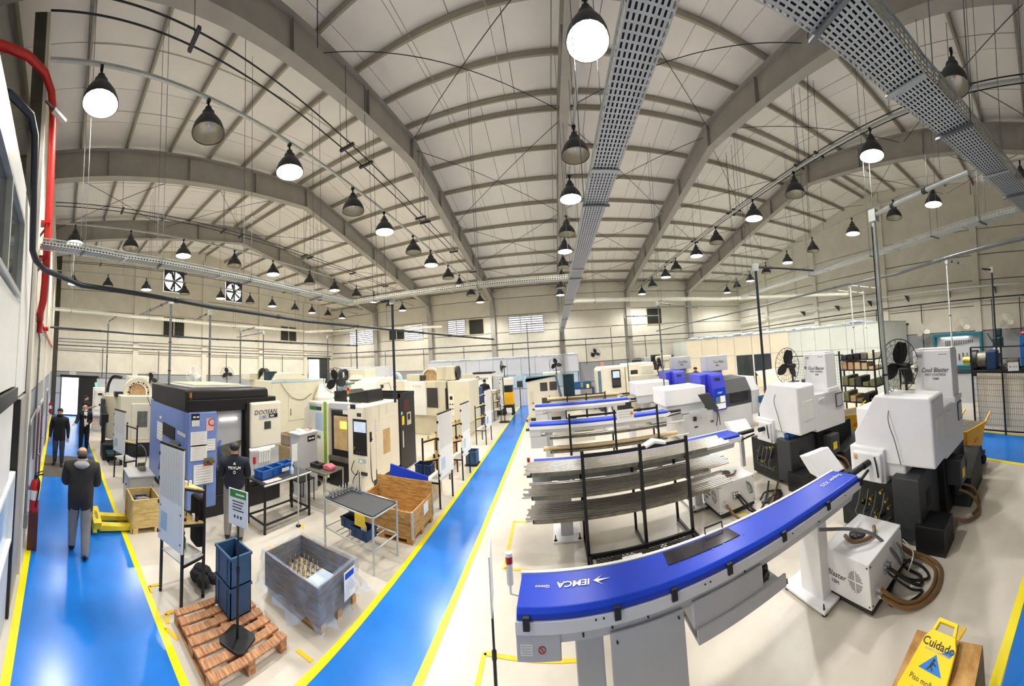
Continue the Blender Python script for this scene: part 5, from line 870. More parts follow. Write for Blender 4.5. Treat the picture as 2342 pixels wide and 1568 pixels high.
# ================================================================== THINGS ON THE LEFT FLOOR
# ---- wooden pallet with blue bins
t = T('pallet', 'reddish wooden pallet on the floor carrying two stacked blue bins', 'pallet', (-3.86, 1.55, 0)); PW, PD = 1.0, .95
for i, y in enumerate((.0, .43, .86)):
    b = B(); b.box(0, y, 0, PW, y + .09, .02); P('bottom_board', b, 'pallet_wood', t, .003)
    for x in (0, .44, .88): b = B(); b.box(x, y, .02, x + .12, y + .09, .1); P('block', b, 'pallet_wood', t, .004)
    b = B(); b.box(0, y, .1, PW, y + .09, .12); P('stringer', b, 'pallet_wood', t, .003)
for i in range(7): b = B(); x = i * .15; b.box(x, -.005, .12, x + .1, PD + .005, .142); o = P('deck_board', b, 'pallet_wood', t, .003)
for i, z in enumerate((.143, .5)):
    tub('dark blue plastic bin, %s of the stack on the pallet' % ('lower', 'upper')[i], -3.6, 2.24, z, .38, .3, .352, 'bin_blue', group='blue bins stacked on the pallet')
# ---- sign on black pole
def sign_stand(label, x, y, base, h, bw, bh, tilt, mat_base='black', board='paper', yaw=0, rings=True, words=True):
    t = T('sign_stand', label, 'sign', (x, y, base), yaw); b = B(); b.prism([(-.16, -.12), (-.12, -.16), (.12, -.16), (.16, -.12), (.16, .12), (.12, .16), (-.12, .16), (-.16, .12)], 'z', 0, .03); P('base', b, mat_base, t, .006)
    b = B(); b.cyl((0, 0, .03), (0, 0, h * .6), .016, 10); b.cyl((0, 0, h * .6), (0, 0, h), .011, 8); b.cyl((0, 0, h * .58), (0, 0, h * .64), .022, 10); P('pole', b, 'blackmetal', t, sm=True)
    b = B(); b.box(.0, -bw / 2, h - .02, .012, bw / 2, h - .02 + bh); bd = P('board', b, board, t, .004, rot=None)
    if words:
        b = B(); b.box(.0125, -bw * .42, h + bh * .72, .0135, bw * .42, h + bh * .93); P('header', b, 'sign_green', bd); b = B()
        for i in range(4): b.box(.0125, -bw * (.3 - .03 * (i % 2)), h + bh * (.6 - i * .08), .0135, bw * (.3 - .05 * (i % 3)), h + bh * (.63 - i * .08))
        for i in range(3): b.box(.0125, -bw * .2 + i * bw * .16, h + bh * .16, .0135, -bw * .12 + i * bw * .16, h + bh * .24)
        P('print', b, 'charcoal', bd); b = B(); b.box(.0135, -bw * .12, h + bh * .79, .0142, bw * .34, h + bh * .84); P('header_mark', b, 'white', bd)
    return t
sign_stand('white notice on a black pole standing on the pallet', -3.14, 2.02, .143, 1.24, .27, .4, 0, yaw=-1.2)
sign_stand('notice seen edge-on, on a black pole beside the nearest bar feeder', -.66, 2.75, 0, 1.1, .3, .48, 0, yaw=.16, words=False)
# ---- whiteboard stands with shelves
def board_stand(label, x, y, yaw, bh, z0, full=True, bw=.62, lines=40):
    """board in local XZ plane facing -Y, shelf frame behind (+Y)"""
    t = T('board_stand', label, 'board', (x, y, 0), yaw, 'white record boards on black shelf stands')
    b = B(); b.box(-bw / 2, -.012, z0, bw / 2, .006, z0 + bh); bd = P('board', b, 'white_plastic', t, .004); b = B(); b.box(-bw / 2, .006, z0, bw / 2, .014, z0 + bh); P('backing', b, 'cardboard', t); b = B(); b.box(-bw / 2, -.016, z0 + bh - .02, bw / 2, .018, z0 + bh + .012); P('top_strip', b, 'blackmetal', t)
    b = B()
    for i in range(lines): z = z0 + bh * (.96 - .52 * i / lines); b.box(-bw * .44, -.0135, z, bw * .44, -.012, z + .0025)
    for i in range(9): xx = -bw * .44 + bw * .11 * i; b.box(xx, -.0135, z0 + bh * .44, xx + .002, -.012, z0 + bh * .96)
    P('form_lines', b, 'hood_grey', bd); b = B(); b.box(-bw * .4, -.014, z0 + bh * .12, -bw * .12, -.012, z0 + bh * .3); P('card', b, 'glass_pale', bd)
    for zz in (.05, .35, .6, .86): b = B(); b.box(-bw / 2 - .015, -.02, z0 + bh * zz, -bw / 2 + .01, .02, z0 + bh * zz + .05); P('clip', b, 'blackmetal', t)
    for zz, xx in ((.08, -.3), (.08, .3), (.35, -.3), (.36, .3)): b = B(); b.cyl((bw * xx * 1.4, -.016, z0 + bh * zz), (bw * xx * 1.4, -.01, z0 + bh * zz), .011, 8); P('screw', b, 'black', bd)
    D = .42
    for lx_, ly_, h in ((-bw / 2 + .04, .03, z0 + .2), (bw / 2 - .04, .03, z0 + .2), (-bw / 2 + .04, D, 1.5), (bw / 2 - .04, D, 1.5)):
        b = B(); b.box(lx_ - .016, ly_ - .016, .06, lx_ + .016, ly_ + .016, h); P('leg', b, 'blackmetal', t); b = B(); b.cyl((lx_, ly_, 0), (lx_, ly_, .03), .024, 10); b.ball((lx_, ly_, .06), .026, 8); P('caster', b, 'black', t)
    for i, (za, zb) in enumerate(((1.42, 1.55), (.98, 1.08), (.56, .56))):
        b = B(); b.hexa([(-bw / 2 + .03, .03, zb), (bw / 2 - .03, .03, zb), (bw / 2 - .03, D, za), (-bw / 2 + .03, D, za)], [(-bw / 2 + .03, .03, zb + .018), (bw / 2 - .03, .03, zb + .018), (bw / 2 - .03, D, za + .018), (-bw / 2 + .03, D, za + .018)]); P('shelf', b, 'white' if i == 2 else 'box_wood', t); b = B()
        for xx in (-bw / 2 + .03, bw / 2 - .03): b.bar((xx, .03, zb - .02), (xx, D, za - .02), .02, .03)
        P('shelf_bracket', b, 'blackmetal', t)
        if full and i < 2:
            for k in range(7):
                xx, ff = random.uniform(-bw * .36, bw * .36), random.uniform(.2, .8); zz = zb + (za - zb) * ff + .018; b = B(); r_ = random.uniform(.012, .028); b.cyl((xx, .03 + (D - .03) * ff, zz), (xx, .03 + (D - .03) * ff, zz + random.uniform(.03, .1)), r_, 8); P('tool', b, random.choice(('dirty_steel', 'brass', 'paper', 'black')), t)
    return t
t = board_stand('large white record board on black legs with shelves nearest the camera', -4.2, 1.6, .3, 1.34, .72, bw=.54)
bxn('cloth_bag', 'dark cloth bag hanging from the nearest record board stand', 'bag', -4.42, 1.98, .62, -4.15, 2.14, 1.3, 'black_cloth', .05)
t = T('spray_bottle', 'teal spray bottle on the low shelf of the nearest record board', 'bottle', (-4.32, 1.85, .58)); b = B(); b.lathe([(0, 0), (.035, 0), (.036, .13), (.015, .17), (.013, .2), (0, .2)], n=12); P('body', b, 'teal', t, sm=True); b = B(); b.box(-.02, -.012, .2, .03, .012, .235); P('trigger', b, 'bin_navy', t)
b = B(); random.seed(4)
for i in range(9): b.ball((-4.35 + random.uniform(-.14, .14), 2.22 + random.uniform(-.1, .1), .07 + random.uniform(0, .06)), random.uniform(.06, .11), 8, (1.3, 1.1, .8))
tag(P('rag_heap', b, 'black_cloth', None, sm=True), 'heap of black rags on the floor behind the record board stand', 'rags')
board_stand('tall white record board by the crate with steel parts beside the aisle', -2.58, 6.98, 1.5, 1.42, .64, bw=.8)
board_stand('white record board second along the aisle, blue bin before it', -2.58, 8.66, 1.52, 1.38, .67, bw=.7); board_stand('white record board third along the aisle', -2.72, 12.4, 1.52, 1.48, .6, bw=.9); board_stand('white record board fourth along the aisle near the yellow cart', -2.95, 17.3, 1.52, 1.5, .7, bw=1.0)
t = board_stand('grey printed board on black legs beside the carousel machine', -8.75, 1.75, .35, 1.15, .75, False, bw=.6, lines=10)
for yy in (-.3, .3): pass
# ---- crate with plastic film and bottles of steel parts
t = T('lined_crate', 'old wooden crate lined with clear blue plastic film, steel parts inside', 'crate', (-3.74, 2.86, 0)); CW, CD, CH = 1.03, .72, .52
for y in (.05, .36, .67): b = B(); b.box(0, y, 0, CW, y + .08, .1); P('skid', b, 'crate_wood', t)
b = B(); b.box(0, 0, .1, CW, CD, .13); P('floor_board', b, 'old_wood', t)
for i in range(3):
    z0, z1 = .13 + i * .14, .13 + (i + 1) * .14 - .004
    for x0, y0, x1, y1 in ((0, 0, CW, .022), (0, CD - .022, CW, CD), (0, .022, .022, CD - .022), (CW - .022, .022, CW, CD - .022)): b = B(); b.box(x0, y0, z0, x1, y1, z1); P('board', b, 'old_wood', t, .003)
b = B(); n = 44; per = []
random.seed(9)
for k in range(n):
    f = k / n * 4; s_ = int(f); u = f - s_; g = .02
    px_, py_ = [(-g + u * (CW + 2 * g), -g), (CW + g, -g + u * (CD + 2 * g)), (CW + g - u * (CW + 2 * g), CD + g), (-g, CD + g - u * (CD + 2 * g))][s_]; per.append((px_, py_))
rowsz = [(.58, 0.0), (.575, .015), (.48, .035), (.36, .06), (.22, .09), (.1, .13)]
vs = []
for zi, (z, o_) in enumerate(rowsz):
    for px_, py_ in per:
        cx_, cy_ = px_ - CW / 2, py_ - CD / 2; q = o_ * (1 + random.uniform(-.9, .9)); l_ = hypot(cx_, cy_)
        lim = .0 if zi < 2 else random.uniform(-.02, .02) + (.12 * abs(sin(px_ * 5 + py_ * 4)) if zi == 5 else 0)
        if zi == 0: vs.append((CW / 2 + cx_ * .93, CD / 2 + cy_ * .93, z))
        else: vs.append((px_ + cx_ / l_ * q, py_ + cy_ / l_ * q, z + lim))
fs = [(i * n + j, i * n + (j + 1) % n, (i + 1) * n + (j + 1) % n, (i + 1) * n + j) for i in range(len(rowsz) - 1) for j in range(n)]
b._add(vs, fs); b._add([(.05, .05, .26), (CW - .05, .05, .26), (CW - .05, CD - .05, .26), (.05, CD - .05, .26), (.03, .03, .57), (CW - .03, .03, .57), (CW - .03, CD - .03, .57), (.03, CD - .03, .57)], [(0, 1, 5, 4), (1, 2, 6, 5), (2, 3, 7, 6), (3, 0, 4, 7)]); P('plastic_film', b, 'film', t, sm=True)
b = B(); b.box(.5, .06, .24, CW - .06, CD - .06, .27); P('film_cover', b, 'clear_film', t); bx('divider', .03, .03, .13, CW - .03, CD - .03, .24, 'cardboard', t)
b = B(); b.box(CW + .06, .42, .2, CW + .065, .64, .54); o = P('paper_card', b, 'paper', t); b = B(); b.box(CW + .065, .44, .45, CW + .068, .62, .52); P('card_header', b, 'lid_blue', o)
pm = B(); pm.lathe([(0, 0), (.026, 0), (.026, .03), (.016, .04), (.024, .055), (.016, .07), (.02, .085), (.01, .1), (.008, .14), (0, .145)], n=10); pm = pm.mesh('steel_part'); pm.materials.append(ML('chrome')); pm.polygons.foreach_set('use_smooth', [True] * len(pm.polygons))
def parts(label, group, x0, y0, z, nx, ny, dx, dy, rz=0):
    for i in range(nx):
        for j in range(ny):
            if random.random() < .06: continue
            o = P('turned_part', pm, 'chrome'); u, v = i * dx, j * dy; o.location = (x0 + u * cos(rz) - v * sin(rz), y0 + u * sin(rz) + v * cos(rz), z); tag(o, label + ', %s along, row %s' % (ORD[i], ('one', 'two', 'three', 'four', 'five', 'six', 'seven')[j]), 'steel part', group)
parts('shiny turned steel part in the film-lined crate', 'turned parts in the film-lined crate', -3.64, 2.96, .242, 5, 6, .09, .1)
# ---- trolley table with steel parts
t = T('trolley_table', 'steel tube trolley table with dark rubber top and lower blue bins', 'table', (-3.3, 4.55, 0), -.12); TW, TD, TH = 1.12, .62, .85
for sx in (-1, 1):
    for sy in (-1, 1): b = B(); b.cyl((sx * TW / 2, sy * TD / 2, 0), (sx * TW / 2, sy * TD / 2, TH), .019, 10); P('leg', b, 'galv', t, sm=True)
b = B(); b.box(-TW / 2, -TD / 2, TH - .01, TW / 2, TD / 2, TH + .015); P('top', b, 'charcoal', t, .004); b = B()
for z in (.35, TH - .02):
    for sy in (-1, 1): b.cyl((-TW / 2, sy * TD / 2, z), (TW / 2, sy * TD / 2, z), .015, 8)
    for sx in (-1, 1): b.cyl((sx * TW / 2, -TD / 2, z), (sx * TW / 2, TD / 2, z), .015, 8)
P('rail', b, 'galv', t, sm=True); b = B(); [b.cyl((-.3 + .12 * k, -TD / 2, .35), (-.3 + .12 * k, TD / 2, .35), .008, 6) for k in range(6)]; P('lower_rack', b, 'galv', t); b = B(); b.box(-TW / 2 - .01, TD / 2 - .02, TH + .015, TW / 2 + .01, TD / 2 + .02, TH + .03); P('edge_rail', b, 'chrome', t)
b = B(); b.box(.2, -TD / 2 - .03, TH - .2, .42, -TD / 2 - .022, TH - .02); o = P('tag', b, 'sign_yellow', t); sheet_lines(o, Y=-TD / 2 - .031, z0=TH - .2, z1=TH - .06, u0=.2, u1=.42, n=3)
parts('shiny turned steel part lined up on the trolley table', 'turned parts on the trolley table', -3.8, 4.36, .866, 2, 7, .075, .078, -.12); parts('shiny turned steel part at the trolley table rear corner', 'turned parts on the trolley table corner', -3.62, 4.82, .866, 3, 1, .08, .08, -.12)
tub('navy blue bin on the lower rack of the trolley table, left one', -3.5, 4.62, .36, .34, .26, .16, 'bin_navy', -.12); tub('navy blue bin on the lower rack of the trolley table holding a bottle', -3.15, 4.45, .36, .34, .26, .16, 'bin_navy', -.12)
t = T('oil_bottle', 'white and black oil bottle in the lower blue bin of the trolley table', 'bottle', (-3.15, 4.45, .375)); b = B(); b.lathe([(0, 0), (.05, 0), (.05, .13), (.02, .19), (.02, .3), (0, .31)], n=12); P('body', b, ['white_plastic'], t, sm=True); b = B(); b.cyl((0, 0, .17), (0, 0, .32), .024, 10); P('neck', b, 'black', t); b = B(); b.cyl((0, 0, .2), (0, 0, .23), .026, 10); P('band', b, 'red', t)
bxn('cloth_bag', 'black cloth bundle lying in the left navy bin', 'bag', -3.62, 4.52, .38, -3.4, 4.72, .56, 'black_cloth', .06)
# ---- open wooden crate on pallet with steel parts
t = T('wooden_crate', 'open yellowish wooden crate with steel corner posts, standing by the aisle', 'crate', (-3.9, 5.15, 0)); CW, CD = 1.3, .95
for y in (.0, .4, .85): b = B(); b.box(0, y, .08, CW, y + .1, .1); b.box(0, y, 0, CW, y + .1, .02); P('pallet_board', b, 'crate_wood', t); [P('block', B().box(x, y, .02, x + .12, y + .1, .08), 'crate_wood', t) for x in (0, .6, CW - .12)]
b = B(); b.box(0, 0, .1, CW, CD, .125); P('floor_board', b, 'crate_wood', t)
for i in range(2):
    z0, z1 = .125 + i * .215, .125 + (i + 1) * .215 - .006
    for x0, y0, x1, y1 in ((0, 0, CW, .024), (0, .024, .024, CD - .024), (CW - .024, .024, CW, CD - .024)): b = B(); b.box(x0, y0, z0, x1, y1, z1); P('board', b, 'crate_wood', t, .003)
for i in range(3): b = B(); b.box(0, CD - .024, .125 + i * .22, CW, CD, .125 + (i + 1) * .22 - .006); P('board', b, 'crate_wood', t, .003)
for x, y in ((0, 0), (CW, 0), (CW, CD), (0, CD)): b = B(); b.box(x - .018, y - .018, .1, x + .018, y + .018, .57); P('corner_post', b, 'galv', t)
b = B(); b.box(CW + .002, .5, .3, CW + .007, .72, .5); P('label_card', b, 'paper', t); b = B(); b.box(.02, .4, .125, CW - .02, .42, .3); P('divider', b, 'box_wood', t)
parts('shiny turned steel part inside the open wooden crate', 'turned parts in the open wooden crate', -3.7, 5.3, .28, 9, 3, .11, .1); bxn('crate_liner', 'pale board under the parts inside the open crate', 'board', -3.83, 5.2, .127, -2.65, 5.54, .28, 'cardboard', 0)
b = B(); b.hexa([(-3.75, 6.2, 0), (-2.75, 6.2, 0), (-2.75, 6.24, 0), (-3.75, 6.24, 0)], [(-3.75, 6.42, .92), (-2.8, 6.36, .76), (-2.8, 6.4, .76), (-3.75, 6.46, .92)]); tag(P('leaning_sheet', b, 'lid_blue'), 'dark blue sheet leaning behind the open wooden crate', 'panel')
# ---- box on pallet jack at the aisle
t = T('wooden_box', 'pale wooden box full of steel pins on the yellow pallet jack', 'box', (-6.55, 1.5, 0)); a_, c_ = .6, .55
for y in (.02, .45): b = B(); b.box(0, y, .0, a_, y + .1, .1); P('skid', b, 'box_wood', t)
b = B(); b.box(0, 0, .1, a_, c_, .13); P('floor_board', b, 'box_wood', t)
for x0, y0, x1, y1 in ((0, 0, a_, .025), (0, c_ - .025, a_, c_), (0, .025, .025, c_ - .025), (a_ - .025, .025, a_, c_ - .025)):
    for z0, z1 in ((.13, .37), (.375, .62)): b = B(); b.box(x0, y0, z0, x1, y1, z1); P('board', b, 'box_wood', t, .003)
for x in (.01, a_ - .07): b = B(); b.box(x, -.02, .02, x + .06, 0, .62); P('cleat', b, 'box_wood', t, .003)
tub('blue tray of steel pins inside the pale wooden box', -6.22, 1.76, .42, .34, .26, .12, 'bin_navy')
bxn('tray_support', 'wooden filler block under the blue tray in the box', 'block', -6.36, 1.62, .131, -6.08, 1.9, .42, 'box_wood', 0)
pin = B(); pin.cyl((0, 0, 0), (.2, 0, .05), .011, 7); pin = pin.mesh('steel_pin'); pin.materials.append(ML('steel_bar'))
for i in range(16): o = P('steel_pin', pin, 'steel_bar'); o.location = (-6.34 + random.uniform(0, .04), 1.66 + i * .0135, .51 + random.uniform(0, .02)); tag(o, 'grey steel pin in the tray inside the pale wooden box, %s across' % ORD[i], 'steel pin', 'steel pins in the wooden box')
t = T('pallet_jack', 'yellow hand pallet jack across the aisle line with black hydraulics', 'pallet jack', (-6.2, .9, 0))
for x in (-.38, .02): b = B(); b.hexa([(x, .0, .05), (x + .15, .0, .05), (x + .15, .75, .03), (x, .75, .03)], [(x, .0, .16), (x + .15, .0, .16), (x + .15, .75, .1), (x, .75, .1)]); P('fork', b, 'jack_yellow', t, .01)
b = B(); b.box(-.45, -.12, .12, .24, .02, .22); P('crosshead', b, 'jack_yellow', t, .01); b = B(); b.hexa([(-.46, -.14, .06), (.25, -.14, .06), (.25, -.06, .06), (-.46, -.06, .06)], [(-.42, -.12, .22), (.22, -.12, .22), (.22, -.06, .22), (-.42, -.06, .22)]); o = P('frame', b, 'jack_yellow', t, .01); bx('name_plate', -.46, -.13, .22, .25, .03, .24, 'jack_yellow', t, .006); text('vonder', .12, 'black', o, (-.08, -.05, .242), (0, 0, pi))
b = B(); b.cyl((-.1, -.16, .1), (-.1, -.16, .42), .05, 12); b.box(-.2, -.22, .05, 0, -.12, .16); P('pump', b, 'black', t); b = B(); b.cyl((-.16, -.2, .09), (-.04, -.2, .09), .09, 14); P('wheel', b, 'rubber', t); b = B(); b.cyl((-.1, -.2, .4), (-.1, -.3, .95), .015, 8); b.tube([(-.22, -.31, .95), (-.22, -.33, 1.1), (.02, -.33, 1.1), (.02, -.31, .95), (-.22, -.31, .95)], .014, 8); P('handle', b, 'black', t)
for x in (-.31, .09): b = B(); b.cyl((x - .04, .68, .035), (x + .04, .68, .035), .035, 10); P('roller', b, 'rubber', t)
t = T('steel_cabinet', 'small grey steel box with tools on top beside the blue machine', 'cabinet', (-7.3, 1.95, 0)); bx('body', -.3, -.28, 0, .3, .28, .66, 'grey_machine', t, .02); bx('lid', -.33, -.31, .66, .33, .31, .7, 'grey_machine', t, .01); b = B(); b.cyl((.2, -.32, .5), (.2, -.35, .5), .02, 8); P('lock', b, 'charcoal', t)
t = T('vise', 'machine vise with gooseneck lamp on the grey steel box', 'vise', (-7.4, 2.05, .7)); bx('body', -.16, -.08, 0, .12, .08, .1, 'dirty_steel', t, .02); bx('jaw', -.05, -.09, .1, .0, .09, .16, 'dirty_steel', t, .01); b = B(); b.cyl((-.16, 0, .05), (-.3, 0, .05), .014, 8); P('handle', b, 'chrome', t); hose(t, [(.08, .05, .08), (.1, .08, .35), (.02, .05, .5), (-.1, 0, .55)], .012, 'hose_grey', 'lamp_neck'); b = B(); b.cyl((-.1, 0, .55), (-.18, -.03, .5), .03, 10, .05); P('lamp_head', b, 'charcoal', t)
# ---- workbench by the operator
t = T('workbench', 'black steel workbench with blue bins beside the operator', 'table', (-5.25, 4.4, 0)); 
b = B(); b.box(-.3, -.62, .88, .3, .62, .92); P('top', b, 'charcoal', t, .006); b = B(); b.cyl((.31, -.64, .9), (.31, .64, .9), .018, 10); P('edge_tube', b, 'galv', t)
for x in (-.28, .28):
    for y in (-.6, .6): b = B(); b.box(x - .018, y - .018, .02, x + .018, y + .018, .88); P('leg', b, 'blackmetal', t); b = B(); b.cyl((x, y, 0), (x, y, .02), .03, 8); P('foot', b, 'black', t)
for z in (.15,):
    b = B(); b.box(-.28, -.615, z, .28, -.585, z + .03); b.box(-.28, .585, z, .28, .615, z + .03); b.box(-.295, -.6, z, -.265, .6, z + .03); b.box(.265, -.6, z, .295, .6, z + .03); P('stretcher', b, 'blackmetal', t)
for i, (x, y, l) in enumerate(((-5.3, 4.02, 'nearest the operator'), (-5.36, 4.35, 'in the middle'), (-5.4, 4.7, 'farthest from the operator'))): tub('blue parts bin on the workbench, ' + l, x, y, .922, .24, .3, .17, 'bin_bright', .1, group='blue bins on the workbench')
o = bxn('clipboard', 'red and white clipboard on the workbench edge', 'clipboard', -5.12, 3.85, .922, -4.98, 4.25, .93, 'paper_pink', .002)
bxn('label_card', 'white label card on the bin front at the workbench', 'card', -5.165, 4.4, .99, -5.16, 4.6, 1.06, 'paper', 0)
t = T('spray_bottle', 'clear spray bottle on the workbench by the blue bins', 'bottle', (-5.1, 4.62, .922)); b = B(); b.lathe([(0, 0), (.04, 0), (.04, .11), (.014, .16), (.012, .2), (0, .2)], n=12); P('body', b, 'clear_film', t, sm=True); b = B(); b.box(-.015, -.01, .2, .04, .01, .24); P('trigger', b, 'white_plastic', t)
t = T('label_post', 'white card on a chrome post beside the workbench', 'sign', (-4.78, 4.5, 0)); b = B(); b.cyl((0, 0, .02), (0, 0, 1.64), .014, 10); P('post', b, 'galv', t, sm=True); b = B(); b.cyl((0, 0, 0), (0, 0, .02), .05, 12); P('foot', b, 'black', t); bx('card', -.01, -.16, 1.28, -.002, -.015, 1.62, 'paper', t)
t = T('steel_stool_rack', 'low black tube rack and pedal under the workbench', 'rack', (-5.55, 5.35, 0))
for x in (-.18, .18):
    for y in (-.22, .22): b = B(); b.cyl((x, y, 0), (x, y, .55), .012, 8); P('leg', b, 'blackmetal', t)
b = B(); b.box(-.2, -.24, .53, .2, .24, .56); P('top', b, 'black', t, .006)
t = T('side_table', 'chrome tube table with pink cloth beyond the workbench', 'table', (-5.0, 5.55, 0))
for x in (-.3, .3):
    for y in (-.3, .3): b = B(); b.cyl((x, y, 0), (x, y, .82), .016, 10); P('leg', b, 'galv', t, sm=True)
b = B(); b.box(-.32, -.32, .82, .32, .32, .85); P('top', b, 'dirty_steel', t, .006); b = B(); b.cyl((-.3, -.3, .2), (.3, -.3, .2), .012, 8); b.cyl((-.3, .3, .2), (.3, .3, .2), .012, 8); b.cyl((.3, -.3, .2), (.3, .3, .2), .012, 8); P('stretcher', b, 'galv', t)
b = B(); b.prism([(-.1, .0), (-.13, .09), (.0, .12), (.12, .08), (.1, 0)], 'y', 0, .2); o = P('cloth', b, 'pink_cloth', None, .02); o.location = (-4.85, 5.45, .852); tag(o, 'crumpled pink cloth on the chrome side table', 'cloth')
b = B(); b.box(-.18, -.1, 0, .12, .1, .09); b.cyl((-.05, 0, .09), (-.05, 0, .13), .05, 10); o = P('steel_fixture', b, 'plant_dark', None, .01); o.location = (-5.15, 5.5, .852); tag(o, 'dark steel fixture on the chrome side table', 'fixture')
t = T('pedestal_cabinet', 'grey pedestal cabinet with navy label behind the workbench', 'cabinet', (-6.0, 5.85, 0)); bx('body', -.18, -.32, 0, .2, .32, 1.48, 'grey_machine', t, .015); bx('top', -.2, -.35, 1.48, .22, .35, 1.52, 'white', t, .01); bx('label', .2, -.05, 1.28, .206, .22, 1.42, 'navy', t); [bx('label_mark', .206, y_, 1.33, .208, y_ + .09, 1.37, 'white', t) for y_ in (-.01, .1)]
for i, (x, y, z, m_) in enumerate(((-.05, -.1, .06, 'paper'), (.05, .1, .05, 'paper_pink'), (-.02, .2, .04, 'charcoal'))): o = bxn('tool_item', 'small %s item lying on the grey pedestal cabinet' % ('white', 'pink', 'dark')[i], 'item', -6.0 + x - .07, 5.85 + y - .05, 1.521, -6.0 + x + .07, 5.85 + y + .05, 1.521 + z, m_)
hose(t, [(-.1, -.34, .7), (.1, -.5, .5), (.2, -.55, .2), (.0, -.5, .03)], .012, 'black', 'cable'); bxn('wooden_case', 'yellow wooden case behind the grey pedestal cabinet', 'case', -7.3, 6.0, 0, -6.6, 6.5, .95, 'box_wood'); tub('amber bin on the yellow wooden case', -6.95, 6.2, .952, .4, .3, .3, 'cardboard')
b = B(); b.lathe([(0, .0), (.25, .0), (.25, .03), (0, .03)], (-6.2, 6.35, 0)); tag(P('round_mat', b, 'rubber'), 'round black mat on the floor before the white and green machine', 'mat')
# ---- extinguishers, bin by the boards
def extinguisher(label, x, y, z, wall=True):
    t = T('fire_extinguisher', label, 'extinguisher', (x, y, z)); b = B(); b.lathe([(0, 0), (.075, 0), (.08, .02), (.08, .44), (.06, .5), (.025, .53), (0, .53)], n=18); P('cylinder', b, 'red', t, sm=True); b = B(); b.cyl((0, 0, .53), (0, 0, .58), .025, 10); b.bar((0, -.02, .58), (0, .14, .62), .025, .015); b.bar((0, -.02, .61), (0, .12, .67), .025, .012); P('valve', b, 'black', t); hose(t, [(0, .03, .57), (.07, .08, .5), (.085, .06, .3), (.085, .03, .1)], .014, 'black'); b = B(); b.cyl((0, 0, .2), (0, 0, .36), .0815, 18); P('label', b, 'paper', t); bx('bracket', -.04, -.12, .35, .04, -.07, .4, 'grey_pipe', t)
extinguisher('red fire extinguisher hanging low on the near left wall', -5.5, -.32, .62); extinguisher('far red extinguisher near the yard door', -15.2, -.34, .75)
b = B(); b.box(-5.58, -.4, .0, -5.42, -.24, .62); tag(P('extinguisher_post', b, 'maroon', None, .01), 'dark red post under the near extinguisher', 'post')
tub('dark blue bin standing on the floor by the second record board', -2.72, 9.72, .03, .32, .4, .4, 'bin_blue'); bxn('bin_dolly', 'flat black dolly under the dark blue bin', 'dolly', -2.92, 9.48, 0, -2.52, 9.96, .028, 'black')
bxn('cardboard_box', 'brown cardboard box under the first aisle record board', 'box', -3.5, 6.9, 0, -2.95, 7.6, .5, 'cardboard'); bxn('storage_box', 'brown storage cabinet under the second aisle record board', 'box', -3.75, 9.1, 0, -3.25, 9.9, .85, 'crate_wood'); tub('dark blue bin on the brown cardboard box', -3.25, 7.25, .502, .4, .3, .25, 'bin_navy')
# ---- wet-floor sign on wooden box at the lower right
t = T('wooden_box', 'wooden box at the lower right under the yellow caution sign', 'box', (2.1, .95, 0))
for z0, z1 in ((0, .235), (.24, .48)):
    for x0, y0, x1, y1 in ((-.42, -.3, .3, -.275), (-.42, .275, .3, .3), (-.42, -.275, -.395, .275), (.275, -.275, .3, .275)): b = B(); b.box(x0, y0, z0, x1, y1, z1); P('board', b, 'crate_wood', t, .003)
for i in range(3): b = B(); b.box(-.42, -.3 + i * .2, .48, .3, -.105 + i * .2, .5); P('lid_board', b, 'crate_wood', t, .003)
t = T('caution_sign', 'yellow plastic caution sign lying on the wooden box', 'sign', (2.06, 1.0, .505), 0); t.rotation_euler = (0, -.22, -.15)
b = B(); b.prism([(-.4, -.2), (-.4, .22), (.22, .16), (.3, .12), (.3, -.1), (.22, -.14)], 'z', 0.0, .03); bd = P('board', b, 'sign_yellow', t, .008); b = B(); b.prism([(.3, -.1), (.3, -.07), (.37, -.06), (.37, .08), (.3, .09), (.3, .12), (.4, .1), (.4, -.08)], 'z', .0, .03); P('handle', b, 'sign_yellow', t, .004)
RZ = (0, 0, -pi / 2); text('Cuidado', .085, 'black', bd, (.2, .01, .031), RZ, bold=.001); b = B(); b.prism([(.02, -.1), (.02, .1), (.14, 0)], 'z', .03, .032); P('triangle', b, 'sign_blue', bd); b = B(); b.ball((.1, .0, .033), .011, 8, (1, 1, .2)); b.bar((.088, 0, .033), (.058, .012, .033), .02, .002); b.bar((.058, .012, .033), (.03, .03, .033), .009, .002); b.bar((.058, .012, .033), (.034, -.015, .033), .009, .002); b.bar((.08, 0, .033), (.07, -.03, .033), .008, .002); P('pictogram', b, 'black', bd)
b = B(); b.prism([(.16, -.12), (.22, -.12), (.16, -.03)], 'z', .0305, .0312); P('sticker', b, 'sign_blue', bd); text('Piso molhado', .05, 'charcoal', bd, (-.05, .0, .031), RZ); [bx('text_line', x_, -w_, .03, x_ + .012, w_, .031, 'tool_tan', bd) for x_, w_ in ((-.11, .09), (-.135, .06), (-.16, .07), (.15, .11))]
